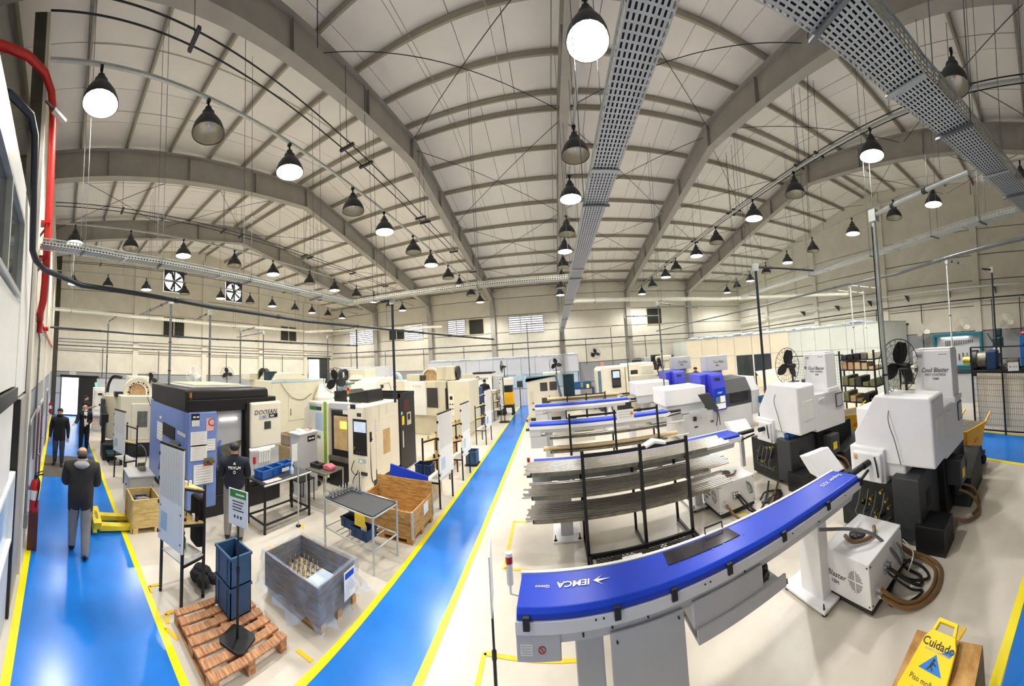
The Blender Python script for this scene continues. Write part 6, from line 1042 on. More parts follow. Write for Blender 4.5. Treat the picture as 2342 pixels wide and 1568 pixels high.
# ================================================================== PEOPLE
def person(label, loc, yaw, top, legs, shoes='shoe', sleeves=None, bulk=1.0, height=1.75, arms='sides', stride=0, hair='hair_dark', bald=False, cap=None, collar=None, shirt=None, back_text=False, turn=0, beard=False):
    """figure facing local -Y, built as one skinned surface; materials follow the nearest bone"""
    k = height / 1.75; J = {}; Rr = {}; E_ = []; sl = sleeves or top
    def j(n, p, r): J[n] = Vector(p) * k; Rr[n] = (r * k, r * k) if not isinstance(r, tuple) else (r[0] * k, r[1] * k)
    def e(a, c, m): E_.append((a, c, m))
    w_ = bulk
    j('pel', (0, .01, .95), (.18 * w_, .135 * w_)); j('waist', (0, .01, 1.1), (.175 * w_, .13 * w_)); j('chest', (0, .0, 1.3), (.2 * w_, .14 * w_)); j('upper', (0, .015, 1.42), (.15 * w_, .1 * w_)); j('neck', (0, .01, 1.5), .068); j('jaw', (0, -.015, 1.575), (.07, .082)); j('skull', (0, -.005, 1.645), (.09, .108)); j('crown', (0, .005, 1.705), (.066, .08))
    for a, c, m in (('pel', 'waist', top), ('waist', 'chest', top), ('chest', 'upper', top), ('upper', 'neck', top if collar else 'skin'), ('neck', 'jaw', 'skin'), ('jaw', 'skull', 'skin'), ('skull', 'crown', 'skin')): e(a, c, m)
    for s_, sn in ((-1, 'l'), (1, 'r')):
        st = stride * s_
        j('hip' + sn, (s_ * .095, .01, .86), .12 * (.5 + .5 * w_)); j('knee' + sn, (s_ * .11, .01 - st * .5 - .015, .48), .09); j('ankle' + sn, (s_ * .115, .03 - st, .12), .072); j('heel' + sn, (s_ * .115, .055 - st, .05), .055); j('toe' + sn, (s_ * .13, -.14 - st, .045), (.056, .045)); j('tip' + sn, (s_ * .135, -.19 - st, .038), (.042, .032))
        e('pel', 'hip' + sn, top if collar else legs); e('hip' + sn, 'knee' + sn, legs); e('knee' + sn, 'ankle' + sn, legs); e('ankle' + sn, 'heel' + sn, shoes); e('heel' + sn, 'toe' + sn, shoes); e('toe' + sn, 'tip' + sn, shoes)
        if arms == 'sides': el, wr = (s_ * .27, .03, 1.12), (s_ * .28, -.04, .88); hd = (s_ * .28, -.055, .81)
        elif arms == 'front': el, wr = (s_ * .27, -.02, 1.12), (s_ * .12, -.26, 1.12); hd = (s_ * .07, -.33, 1.14)
        elif arms == 'work': el, wr = (s_ * .26, -.02, 1.14), (s_ * .2, -.26, 1.06); hd = (s_ * .18, -.34, 1.06)
        elif arms == 'point': el, wr = ((s_ * .3, -.08, 1.14), (s_ * .42, -.26, 1.08)) if s_ < 0 else ((s_ * .24, .0, 1.12), (s_ * .08, -.2, 1.06)); hd = (s_ * .47, -.33, 1.07) if s_ < 0 else (s_ * .02, -.25, 1.06)
        elif arms == 'reach': el, wr = (s_ * .26, -.12, 1.16), (s_ * .2, -.36, 1.25); hd = (s_ * .18, -.44, 1.27)
        j('sh' + sn, (s_ * .2 * (.6 + .4 * w_), .01, 1.4), .085 * w_); j('el' + sn, el, .066 * w_); j('wr' + sn, wr, .05 if sl != 'skin' else .036); hdv = Vector(hd); wrv = Vector(wr); j('pm' + sn, hd, (.04, .025))
        e('upper', 'sh' + sn, top); e('sh' + sn, 'el' + sn, top); e('el' + sn, 'wr' + sn, sl); e('wr' + sn, 'pm' + sn, 'skin')
        d = (hdv - wrv).normalized(); side = d.cross(Vector((0, 0, 1)) if abs(d.z) < .8 else Vector((0, 1, 0))).normalized(); crl = Vector((0, 0, -1)) if abs(d.z) < .8 else Vector((0, -1, 0))
        for f in range(4):
            o_ = side * (-.03 + .02 * f); ln = (.062, .075, .07, .055)[f]; j('f%d' % f + sn, hdv + o_ + d * .035, .0095); j('g%d' % f + sn, hdv + o_ + d * (.035 + ln * .55) + crl * .012, .009); j('h%d' % f + sn, hdv + o_ + d * (.035 + ln * .85) + crl * .032, .0075)
            e('pm' + sn, 'f%d' % f + sn, 'skin'); e('f%d' % f + sn, 'g%d' % f + sn, 'skin'); e('g%d' % f + sn, 'h%d' % f + sn, 'skin')
        ts = side * (-.048); j('t0' + sn, hdv + ts + d * .0 + crl * .01, .011); j('t1' + sn, hdv + ts * 1.15 + d * .045 + crl * .025, .009); e('pm' + sn, 't0' + sn, 'skin'); e('t0' + sn, 't1' + sn, 'skin')
    names = list(J); idx = {n: i for i, n in enumerate(names)}
    me = bpy.data.meshes.new('sk'); me.from_pydata([tuple(J[n]) for n in names], [(idx[a], idx[c]) for a, c, m in E_], []); o = bpy.data.objects.new('sk', me); C.objects.link(o)
    o.modifiers.new('skin', 'SKIN').use_smooth_shade = True; sub = o.modifiers.new('sub', 'SUBSURF'); sub.levels = 2; sub.render_levels = 2
    for i, n in enumerate(names): sv = me.skin_vertices[0].data[i]; sv.radius = Rr[n]; sv.use_root = (n == 'pel')
    dg = bpy.context.evaluated_depsgraph_get(); out = bpy.data.meshes.new_from_object(o.evaluated_get(dg)); bpy.data.objects.remove(o); bpy.data.meshes.remove(me)
    mats = []; [mats.append(m) for a, c, m in E_ if m not in mats]; out.materials.clear()
    for m in mats: out.materials.append(ML(m))
    seg = [(J[a], J[c], mats.index(m), (Rr[a][0] + Rr[c][0]) / 2) for a, c, m in E_]
    for p in out.polygons:
        c = p.center; best = 9
        for a, q, m, r in seg:
            d = q - a; t_ = max(0, min(1, (c - a).dot(d) / d.length_squared)); ds = (c - a - d * t_).length - r * .8
            if ds < best: best = ds; p.material_index = m
        p.use_smooth = True
    t = T('person', label, 'person', loc, yaw, None); P('body', out, 'skin', t)
    H = lambda x, y, z: (x * k, y * k, z * k)
    def hp(n, b, m, sm=True): return P(n, b, m, t, sm=sm)
    if cap:
        b = B(); b.ball(H(0, .005, 1.67), .108 * k, 16, (.93, 1.1, .78)); hp('cap', b, cap); b = B(); b.prism([(-.07 * k, -.09 * k), (.07 * k, -.09 * k), (.05 * k, -.17 * k), (-.05 * k, -.17 * k)], 'z', 1.655 * k, 1.668 * k); hp('cap_peak', b, cap, False)
    elif bald: b = B(); b.ball(H(0, .03, 1.625), .092 * k, 14, (1.02, 1.0, .62)); hp('hair', b, hair)
    else: b = B(); b.ball(H(0, .018, 1.672), .1 * k, 16, (.95, 1.12, .82)); hp('hair', b, hair)
    for s_ in (-1, 1): b = B(); b.ball(H(s_ * .084, .01, 1.61), .026 * k, 8, (.45, .8, 1.25)); hp('ear', b, 'skin'); b = B(); b.ball(H(s_ * .03, -.086, 1.625), .011 * k, 8); hp('eye', b, 'hair_dark')
    b = B(); b.prism([(-.014 * k, 1.575 * k), (.014 * k, 1.575 * k), (.006 * k, 1.62 * k), (-.006 * k, 1.62 * k)], 'y', -.12 * k, -.075 * k); hp('nose', b, 'skin', False); b = B(); b.ball(H(0, -.082, 1.552), .022 * k, 8, (1, .4, .25)); hp('mouth', b, 'paper_pink')
    if beard: b = B(); b.ball(H(0, -.03, 1.545), .068 * k, 12, (1, .95, .6)); hp('beard', b, hair)
    if collar:
        b = B(); b.lathe([(.07 * k, 1.46 * k), (.095 * k, 1.49 * k), (.1 * k, 1.53 * k), (.085 * k, 1.55 * k), (.068 * k, 1.5 * k)], (0, .015 * k, 0), n=16); hp('collar', b, collar)
        if collar == 'hood_grey': b = B(); b.ball(H(0, .1, 1.46), .11 * k, 12, (1.2, .7, .6)); hp('hood', b, collar)
    if shirt: b = B(); b.hexa([H(-.035, -.14, .95), H(.035, -.14, .95), H(.035, -.1, .95), H(-.035, -.1, .95)], [H(-.06, -.128, 1.45), H(.06, -.128, 1.45), H(.06, -.06, 1.47), H(-.06, -.06, 1.47)]); hp('shirt_front', b, shirt, False)
    if back_text: text('TRIVIUM', .062, 'white', t, (0, .165 * k, 1.32 * k), (pi / 2, 0, pi), 'shirt_print', ext=.02); b = B(); b.ring(.016, .026, .13, .155, (0, 0, 1.24 * k), 'y', 14); [b.ball((.014 * cos(a), .15, 1.395 * k + .014 * sin(a)), .012, 6) for a in (pi / 2, pi * 1.17, pi * 1.83)]; hp('shirt_emblem', b, 'white', False)
    return t
person('man seen from behind walking away down the blue aisle, dark jacket with grey hood', (-5.42, .46, 0), -pi / 2 - .12, 'charcoal_cloth', 'grey_trousers', bulk=1.28, height=1.78, arms='front', stride=.13, hair='hair_grey', bald=True, collar='hood_grey')
person('bearded man in dark padded jacket and jeans walking towards the camera', (-9.98, .09, 0), pi / 2 - .1, 'black_cloth', 'jeans', bulk=1.15, height=1.74, stride=.05, collar='black_cloth', beard=True)
person('bald man in open dark jacket over white shirt, beside the carousel machine', (-11.5, 1.0, 0), pi / 2 + .15, 'black_cloth', 'black_cloth', bulk=1.12, height=1.72, arms='point', bald=True, hair='skin', collar='shirt_white', shirt='shirt_white')
person('worker in dark shirt reaching for the white cabinet near the yard door', (-14.6, 1.3, 0), pi - .6, 'black_cloth', 'black_cloth', sleeves='skin', height=1.72, arms='reach')
person('machine operator in navy lettered shirt and black cap, back to the camera', (-5.16, 3.22, 0), -pi / 2 - .55, 'navy', 'grey_trousers', sleeves='skin', bulk=1.1, height=1.76, arms='work', cap='black', back_text=True, stride=.04)
step = bxn('step_platform', 'low grey step behind the aisle boards under a standing worker', 'step', -4.3, 16.5, 0, -3.4, 17.4, .5, 'grey_machine'); person('worker in dark shirt seen from behind at the far lettered machine', (-3.85, 16.95, .5), pi, 'black_cloth', 'jeans', sleeves='skin', height=1.76, arms='work')
bxn('step_platform', 'low step behind the violet-blue towers under two workers', 'step', 7.2, 15.2, 0, 8.6, 16.2, .4, 'grey_machine'); person('worker in dark clothes and cap behind the violet-blue towers', (7.5, 15.6, .4), .3, 'black_cloth', 'black_cloth', height=1.74, cap='black', arms='work'); person('bareheaded worker in dark clothes behind the violet-blue towers', (8.12, 15.6, .4), .1, 'black_cloth', 'black_cloth', height=1.7, arms='work')
# ================================================================== MACHINES DEEPER IN THE HALL, LEFT
t = T('lathe', 'pale lathe with blue-grey rounded hood behind the white and green machine', 'lathe'); b = B(); b.prism([(9.2, .5), (9.2, 2.0), (9.5, 2.5), (10.3, 2.55), (10.3, .5)], 'x', -8.82, -7.7); P('body', b, 'warm_white', t, .05); b = B(); b.prism([(9.15, 1.6), (9.15, 2.05), (9.48, 2.56), (10.2, 2.58), (10.2, 2.5), (9.55, 2.48), (9.25, 2.0), (9.25, 1.6)], 'x', -7.72, -7.5); P('hood_band', b, 'teal_grey', t, .02); bx('base', -8.82, 9.3, 0, -7.6, 10.3, .5, 'dark_teal', t, .02); bx('window', -8.6, 9.17, 1.2, -8.0, 9.2, 1.8, 'glass_pale', t, .02)
t = T('lathe', 'long cream lathe with rounded cover left of the far lettered machine', 'lathe'); b = B(); b.prism([(10.4, .6), (10.4, 2.1), (10.65, 2.6), (11.0, 2.72), (12.2, 2.72), (12.2, .6)], 'x', -8.3, -6.75); P('body', b, 'warm_white', t, .06); bx('base', -8.2, 10.5, 0, -6.8, 12.1, .6, 'cream_machine', t, .02); bx('rear_box', -8.6, 11.2, 2.6, -7.7, 12.1, 3.1, 'cream_machine', t, .03); b = B(); b.lathe([(0, .2), (.25, .16), (.35, 0)], (-7.9, 10.9, 2.66), n=18); P('dome', b, 'cream_machine', t, sm=True); bx('nameplate', -6.74, 10.95, 2.3, -6.73, 11.15, 2.42, 'navy', t); b = B(); b.ring(.2, .26, -.1, .1, (-8.7, 11.0, 2.85), 'x', 18); P('hose_ring', b, 'black', t); b = B(); b.tube([(-6.74, 10.9, 2.45), (-6.74, 11.6, 2.5), (-6.74, 11.8, 2.2), (-6.74, 11.8, 1.2)], .012, 6); P('door_seam', b, 'grey_machine', t)
t = T('machining_center', 'cream machining centre with white side, dark window and tool drum', 'machine')
bx('base', -6.85, 13.4, 0, -3.8, 15.6, .9, 'beige_machine', t, .03); bx('white_side', -6.85, 13.25, .9, -5.75, 13.5, 2.44, 'white', t, .02); b = B(); b.prism([(-5.78, 13.25), (-5.2, 13.1), (-4.8, 13.3), (-4.8, 15.5), (-6.8, 15.5), (-6.8, 13.4)], 'z', .9, 2.44); P('body', b, 'beige_machine', t, .03); b = B(); b.hexa([(-5.7, 13.2, 1.27), (-5.12, 13.06, 1.27), (-5.12, 13.09, 1.27), (-5.7, 13.24, 1.27)], [(-5.7, 13.2, 2.14), (-5.12, 13.06, 2.14), (-5.12, 13.09, 2.14), (-5.7, 13.24, 2.14)]); P('window', b, 'smoke_glass', t); text('ROMI', .17, 'beige_machine', t, (-6.2, 13.24, 2.2), R_NY)  # side plate is plain white, the body beige
bx('panel_gap', -4.82, 13.26, .95, -4.74, 13.34, 2.1, 'black', t); bx('right_cabinet', -4.72, 13.3, .6, -3.7, 15.0, 2.42, 'cream_machine', t, .02); bx('keypad', -4.68, 13.27, .9, -4.42, 13.3, 1.85, 'warm_white', t, .01); bx('keypad_screen', -4.62, 13.255, 1.6, -4.5, 13.27, 1.75, 'black', t)
for i in range(4): b = B(); b.cyl((-4.62 + .12 * (i % 2), 13.25, 1.4 - .2 * (i // 2)), (-4.62 + .12 * (i % 2), 13.27, 1.4 - .2 * (i // 2)), .03, 8); P('button', b, 'black', t)
bx('column_head', -5.35, 13.6, 2.44, -4.5, 14.6, 3.08, 'beige_machine', t, .04); b = B(); b.cyl((-4.5, 14.1, 2.76), (-4.4, 14.1, 2.76), .32, 20); P('head_disc', b, 'black', t); b = B(); b.ring(.36, .46, -.1, .1, (-5.7, 13.8, 2.6), 'y', 24); P('drum_rim', b, 'cream_machine', t); b = B(); b.cyl((-5.7, 13.75, 2.6), (-5.7, 13.9, 2.6), .34, 20); P('drum', b, 'tool_tan', t); b = B(); b.box(-6.9, 13.6, 2.44, -6.2, 14.3, 2.75); P('drive_box', b, 'beige_machine', t, .02); bx('drive_slot', -6.2, 13.6, 2.5, -5.95, 14.2, 2.7, 'charcoal', t)
t = T('tank_cabinet', 'navy blue tank cabinets stacked behind the aisle boards', 'cabinet'); bx('lower_tank', -4.4, 15.65, 0, -3.8, 16.35, 1.5, 'bin_navy', t, .03); bx('upper_tank', -4.35, 15.68, 1.53, -3.82, 16.3, 1.92, 'bin_blue', t, .03); bx('rim', -4.42, 15.63, 1.49, -3.78, 16.37, 1.54, 'grey_machine', t)
t = T('machining_center', 'distant white machining centre with dark roof strip and lettering', 'machine'); b = B(); b.cyl((-5.0, 19.2, .5), (-5.0, 19.2, 2.5), .75, 24); P('round_guard', b, 'beige_machine', t, sm=True); bx('body', -5.0, 18.5, .4, -3.75, 20, 2.52, 'white', t, .03); bx('roof_strip', -4.9, 18.45, 2.52, -3.7, 19.6, 2.6, 'black', t); text('ROMI', .2, 'charcoal', t, (-4.2, 18.49, 2.2), R_NY); b = B(); b.ring(.08, .12, -.01, .01, (-4.6, 18.49, 2.25), 'y', 14); P('emblem', b, 'charcoal', t); bx('side_unit', -3.7, 18.6, .3, -3.2, 19.6, 2.35, 'grey_machine', t, .02); bx('table', -4.6, 17.9, 1.5, -3.4, 18.4, 1.56, 'white', t); bx('bench_body', -4.5, 17.95, 0, -3.5, 18.35, 1.5, 'warm_white', t, .02); bx('base', -5.6, 18.6, 0, -3.3, 20, .4, 'charcoal', t)
t = T('cabin_duct', 'pale blue long box with rounded end far behind on the left', 'cabinet'); bx('body', -16.0, 19.6, 2.3, -11.6, 20.5, 3.2, 'partition', t, .04); b = B(); b.cyl((-11.6, 20.05, 2.3), (-11.6, 20.05, 3.2), .45, 20); P('round_end', b, 'partition', t, sm=True); bx('plinth', -15.9, 19.7, 0, -11.7, 20.4, 2.3, 'grey_machine', t)
t = T('lathe', 'low cream machine with glass hood ring far left of the aisle', 'lathe'); bx('body', -9.6, 15.8, .3, -7.4, 17.2, 2.35, 'cream_machine', t, .04); b = B(); b.ring(.35, .45, -.15, .15, (-9.0, 16.2, 2.4), 'y', 22); P('glass_ring', b, 'glass_pale', t); bx('switch_box', -7.9, 15.7, 2.3, -7.4, 16.3, 2.7, 'cream_machine', t, .02); bx('switch', -7.72, 15.68, 2.42, -7.58, 15.7, 2.58, 'black', t); bx('base', -9.5, 15.9, 0, -7.5, 17.1, .3, 'charcoal', t); tower(t, -10.0 + .6, 15.9, 2.35, ('charcoal', 'red_glow'), .1, .05)
# yellow electric cart at the aisle end
t = T('compressor_cart', 'yellow and cream cart with black motor at the far end of the aisle', 'cart', (-2.83, 18.7, 0)); bx('hopper', -.32, -.3, .62, .32, .3, 1.35, 'cart_yellow', t, .03); bx('motor', -.26, -.25, 1.35, .28, .28, 1.75, 'black', t, .02); bx('hood', -.32, -.32, 1.75, .34, .34, 2.2, 'warm_white', t, .06); bx('chassis', -.32, -.3, .45, .32, .3, .62, 'black', t, .01); [P('leg', B().box(x - .05, y - .05, .12, x + .05, y + .05, .45), 'black', t) for x in (-.26, .26) for y in (-.22, .22)]; [P('wheel', B().cyl((x, y - .03, .09), (x, y + .03, .09), .09, 12), 'rubber', t) for x in (-.26, .26) for y in (-.22, .22)]
b = B(); b.box(-3.0, 16.2, 0, -2.5, 16.6, .05); b.cyl((-2.75, 16.53, .05), (-2.75, 16.53, 2.35), .025, 8); tag(P('fan_post', b, 'black'), 'black post carrying the fan at the aisle end', 'post')
# ---- partition cabin at the far wall
t = T('partition_cabin', 'pale lavender glazed partition cabin across the far end', 'cabin', (0, 0, 0)); n = 11; w_ = (1.7 + 9.3) / n
for i in range(n):
    x = -9.3 + i * w_; bx('upper_panel', x + .01, 21.95, 2.25, x + w_ - .01, 22.0, 3.36, 'partition', t); bx('lower_panel', x + .01, 21.95, .02, x + w_ - .01, 22.0, 1.2, 'partition', t); g = bx('pane', x + .05, 21.96, 1.24, x + w_ - .05, 21.99, 2.22, 'glass_pale', t); bx('mullion', x - .025, 21.93, 0, x + .025, 22.02, 2.25, 'grey_machine', t)
bx('top_rail', -9.3, 21.93, 3.36, 1.7, 22.05, 3.4, 'galv', t); bx('transom', -9.3, 21.93, 2.2, 1.7, 22.02, 2.26, 'grey_machine', t); bx('end_panel', 1.7, 21.95, 0, 1.74, 22.9, 3.36, 'partition', t); bx('roof', -9.3, 22, 3.3, 1.7, 22.9, 3.36, 'partition', t)
b = B(); random.seed(5)
for i in range(26): b.ball((-9 + i * .41, 22.2 + random.uniform(-.1, .2), 3.4 + random.uniform(0, .05)), random.uniform(.08, .2), 7, (1.8, 1, .5))
P('roof_film', b, 'clear_film', t)
t = T('control_console', 'pale console on a post at the far end of the aisle', 'console', (-2.35, 20.9, 0)); bx('screen', -.2, -.05, 1.85, .2, .05, 2.25, 'glass_pale', t, .02); bx('body', -.18, -.08, 1.4, .18, .08, 1.82, 'charcoal', t, .02); b = B(); b.cyl((0, 0, 0), (0, 0, 1.4), .04, 8); P('post', b, 'grey_pipe', t)
# ---- machines right of the aisle
t = T('lathe', 'cream lathe with two dark vents right of the far aisle', 'lathe'); b = B(); b.prism([(-1.4, .3), (-1.4, 2.2), (.05, 2.3), (.4, .3)], 'y', 15.6, 17.2); P('body', b, 'cream_machine', t, .04); b = B(); b.prism([(-1.45, 2.16), (-1.45, 2.24), (.0, 2.33), (.28, 1.0), (.36, 1.0), (.1, 2.36), (-1.4, 2.34)], 'y', 15.55, 17.3); P('trim', b, 'teal_grey', t, .01); [bx('vent', x0, 15.585, z0, x0 + .36, 15.6, z0 + .42, 'grille_dark', t, .02) for x0, z0 in ((-.75, 1.6), (-.28, 1.62), (-.7, .85))]; bx('seam', -1.3, 15.59, .9, -1.1, 15.6, 1.6, 'beige_machine', t); bx('foot', -1.3, 15.7, 0, .3, 17.1, .3, 'charcoal', t); bx('top_box', -.6, 16, 2.28, .3, 16.8, 2.48, 'warm_white', t, .02)
t = T('chiller', 'dark teal chiller cabinet beside the cream lathe', 'cabinet'); bx('body', .42, 15.52, 0, .95, 16.3, 2.3, 'dark_teal', t, .03); bx('top', .4, 15.5, 2.3, .97, 16.32, 2.34, 'charcoal', t)
for i, (x, z, l) in enumerate(((1.3, 1.302, 'left'), (1.95, 1.302, 'right'))): tub('blue tub of parts on the blue table, ' + l, x, 19.1, z, .45, .4, .35, 'lug_blue', group='blue tubs on the far table')
t = T('parts_table', 'dark blue table with tubs at the far right of the aisle', 'table', (1.6, 19.1, 0)); bx('top', -.7, -.4, 1.24, .75, .4, 1.3, 'bin_navy', t, .02); [P('leg', B().box(x - .03, y - .03, 0, x + .03, y + .03, 1.24), 'bin_navy', t) for x in (-.65, .7) for y in (-.35, .35)]; bx('skirt', -.66, -.36, .5, .7, .36, .56, 'bin_navy', t); b = B(); b.cyl((.35, -.3, 1.3), (.35, -.3, 1.5), .07, 12); P('beacon', b, 'orange_glow', t)
t = T('turning_center', 'white turning centre with tall screen and dark door window', 'machine'); bx('base', 2.5, 17.7, 0, 5.6, 19.6, .6, 'charcoal', t); b = B(); b.prism([(2.45, .6), (2.45, 2.35), (2.6, 2.5), (4.0, 2.5), (4.0, .6)], 'y', 17.5, 19.4); P('left_body', b, 'warm_white', t, .06); bx('edge_band', 2.42, 17.46, .6, 2.6, 17.52, 2.3, 'teal_grey', t, .02); bx('screen_bezel', 3.2, 17.42, 1.3, 3.7, 17.5, 2.3, 'black', t, .02); bx('screen', 3.26, 17.41, 1.85, 3.64, 17.42, 2.22, 'screen_glow', t); bx('keys', 3.26, 17.41, 1.42, 3.64, 17.42, 1.75, 'charcoal', t)
b = B(); b.prism([(4.02, .6), (4.02, 2.45), (4.15, 2.58), (5.7, 2.58), (5.7, .6)], 'y', 17.4, 19.4); P('door', b, 'warm_white', t, .06); bx('door_window', 4.3, 17.37, 1.3, 4.95, 17.41, 2.2, 'smoke_glass', t, .03); bx('sill', 4.2, 17.0, 1.02, 5.1, 17.4, 1.08, 'beige_machine', t); tower(t, 2.75, 17.8, 2.5, ('red_glow',), .16, .08)
t = T('bar_loader', 'beige bar loader with open front left of the far violet-blue tower', 'machine'); bx('bed', 3.85, 15.2, .4, 5.5, 16.0, 1.6, 'beige_machine', t, .03); bx('top', 3.8, 15.15, 1.6, 5.6, 16.05, 2.05, 'cream_machine', t, .03); bx('slot', 4.0, 15.12, 1.55, 5.4, 15.16, 1.63, 'charcoal', t); bx('head', 4.3, 15.2, 2.05, 5.0, 15.9, 2.5, 'cream_machine', t, .03); bx('legs', 4.1, 15.4, 0, 5.3, 15.9, .4, 'charcoal', t); bx('boom', 4.9, 15.3, 2.05, 6.1, 15.6, 2.2, 'cream_machine', t, .02)
t = T('robot_arm', 'beige column machine between the far fan and violet-blue tower', 'machine'); bx('column', 5.9, 16.8, 0, 6.5, 17.4, 2.6, 'cream_machine', t, .03); bx('head', 5.85, 16.7, 2.6, 6.6, 17.5, 2.9, 'cream_machine', t, .06); b = B(); b.ball((6.9, 17, 2.3), .35, 14); P('ball_joint', b, 'beige_machine', t, sm=True)
t = T('storage_container', 'dark maroon crate shelf before the far right wall', 'shelf'); bx('body', 5.2, 20.5, 0, 8.2, 21.6, 2.4, 'maroon', t, .02); bx('top', 5.1, 20.4, 2.4, 8.3, 21.7, 2.5, 'charcoal', t); [bx('load', 5.4 + i * .7, 20.6, 2.5, 5.9 + i * .7, 21.3, 2.7 + .12 * (i % 3), ('charcoal', 'grey_machine', 'black', 'beige_machine')[i % 4], t, .02) for i in range(4)]
# ---- white panel cabin on the right
t = T('panel_cabin', 'cream and white panel-built cabin on the right with windows', 'cabin')
def cab_wall(p, q, n, mat, glass):
    p, q = Vector((*p, 0)), Vector((*q, 0)); d = (q - p); L = d.length; d.normalize(); nn = Vector((d.y, -d.x, 0)); w_ = L / n
    for i in range(n):
        a, c = p + d * (i * w_ + .012), p + d * ((i + 1) * w_ - .012); mid = (a + c) / 2
        def pl(name, z0, z1, m_, th=.06, off=0): b = B(); b.bar(Vector((a.x, a.y, (z0 + z1) / 2)) + nn * off, Vector((c.x, c.y, (z0 + z1) / 2)) + nn * off, th, z1 - z0); return P(name, b, m_, t)
        pl('upper_panel', 2.5, 3.7, mat)
        if i in glass: pl('lower_panel', 0, 1.1, mat); pl('window_pane', 1.14, 2.46, 'glass_dark', .03); pl('window_sill', 1.08, 1.14, 'white', .1); b = B(); b.bar((a.x, a.y, 1.8), (a.x + d.x * .08, a.y + d.y * .08, 1.8), .1, 1.4); P('window_frame', b, 'white', t)
        else: pl('lower_panel', 0, 2.48, mat)
    b = B(); b.bar(p + Vector((0, 0, 3.73)), q + Vector((0, 0, 3.73)), .1, .06); P('top_rail', b, 'galv', t); b = B(); b.bar(p + Vector((0, 0, 2.49)), q + Vector((0, 0, 2.49)), .075, .03); P('joint_rail', b, 'grey_machine', t)
cab_wall((9.1, 20), (13.05, 13.95), 6, 'room_panel', (3, 4)); cab_wall((13.05, 13.95), (13.05, 7.4), 6, 'room_panel2', ()); cab_wall((9.1, 22.5), (9.1, 20), 2, 'room_panel2', ()); cab_wall((13.05, 7.4), (15.6, 7.4), 2, 'room_panel2', ())
b = B(); b._add([(9.1, 20, 3.66), (13.05, 13.95, 3.66), (13.05, 7.4, 3.66), (15.6, 7.4, 3.66), (15.6, 22.5, 3.66), (9.1, 22.5, 3.66), (9.1, 20, 3.7), (13.05, 13.95, 3.7), (13.05, 7.4, 3.7), (15.6, 7.4, 3.7), (15.6, 22.5, 3.7), (9.1, 22.5, 3.7)], [(0, 5, 4, 3, 2, 1), (6, 7, 8, 9, 10, 11), (0, 1, 7, 6), (1, 2, 8, 7), (2, 3, 9, 8), (3, 4, 10, 9), (4, 5, 11, 10), (5, 0, 6, 11)]); P('roof', b, 'room_panel2', t)
b = B()
for i in range(44):
    f = i / 44; x, y = (9.5 + f * 2 * 3.5, 19.6 - f * 2 * 5.5) if f < .5 else (13.2, 13.8 - (f - .5) * 2 * 6); b.ball((x + random.uniform(.1, .4), y + random.uniform(0, .4), 3.76 + random.uniform(-.02, .08)), random.uniform(.12, .32), 7, (1.5, 1.5, .45))
P('roof_film', b, 'clear_film', t)
# ---- fence, shelves and benches at far right
def mesh_fence(label, p, q, z0, z1, zt, back=None, dx=.1, dz=.12):
    t = T('mesh_fence', label, 'fence'); p, q = Vector((*p, 0)), Vector((*q, 0)); d = q - p; L = d.length; d.normalize(); n = max(1, round(L / 1.0))
    for i in range(n + 1): c = p + d * (L * i / n); bx('post', c.x - .025, c.y - .025, 0, c.x + .025, c.y + .025, zt, 'blackmetal', t)
    for z in {z1, zt, z0}: b = B(); b.bar(p + Vector((0, 0, z)), q + Vector((0, 0, z)), .035, .035); P('rail', b, 'blackmetal', t)
    b = B(); k = int(L / dx)
    for i in range(1, k): c = p + d * (L * i / k); b.bar(c + Vector((0, 0, z0)), c + Vector((0, 0, z1)), .006, .006, up=(0, 1, 0))
    for i in range(1, int((z1 - z0) / dz)): z = z0 + i * dz; b.bar(p + Vector((0, 0, z)), q + Vector((0, 0, z)), .006, .006)
    o = P('wire_mesh', b, 'mesh_wire', t)
    if back: nn = Vector((-d.y, d.x, 0)) * .12; b = B(); b.bar(p + nn + Vector((0, 0, (z0 + z1) / 2)) + d * .1, q + nn + Vector((0, 0, (z0 + z1) / 2)), .02, z1 - z0 - .15); P('back_board', b, back, t)
    return t
mesh_fence('black mesh fence panel with cream backing at the far right aisle', (9.02, 2.22), (8.3, -.6), .1, 1.84, 2.55, 'room_panel', .06, .17); mesh_fence('black wire fence behind the second mist collector', (9.6, 10.2), (9.6, 7.3), .3, 2.45, 2.45)
o = P('dot_card', B().box(8.52, .78, 1.88, 8.53, 1.08, 2.12), 'white'); tag(o, 'white card with four coloured dots on the mesh fence', 'sign')
for i, m_ in enumerate(('red_lens', 'sign_yellow', 'machine_blue', 'lime')): b = B(); b.cyl((8.515, 1.02 - .06 * i, 2.0), (8.52, 1.02 - .06 * i, 2.0), .02, 10); P('dot', b, m_, o)
def shelf_unit(label, x0, y0, x1, y1, levels, seed):
    t = T('shelf_unit', label, 'shelf'); random.seed(seed)
    for x in (x0, x1):
        for y in (y0, y1): bx('post', x - .025, y - .025, 0, x + .025, y + .025, levels[-1] + .3, 'blackmetal', t)
    for z in levels:
        bx('shelf', x0, y0, z - .03, x1, y1, z, 'blackmetal', t); n = 5
        for i in range(n):
            y = y0 + (y1 - y0) * (i + .15) / n; h = random.uniform(.1, .32); bx('stock', x0 + .05, y, z, x1 - random.uniform(.05, .3), y + (y1 - y0) / n * .75, z + h, random.choice(('charcoal', 'tool_tan', 'dirty_steel', 'cardboard', 'black', 'cream_machine', 'olive')), t, .01)
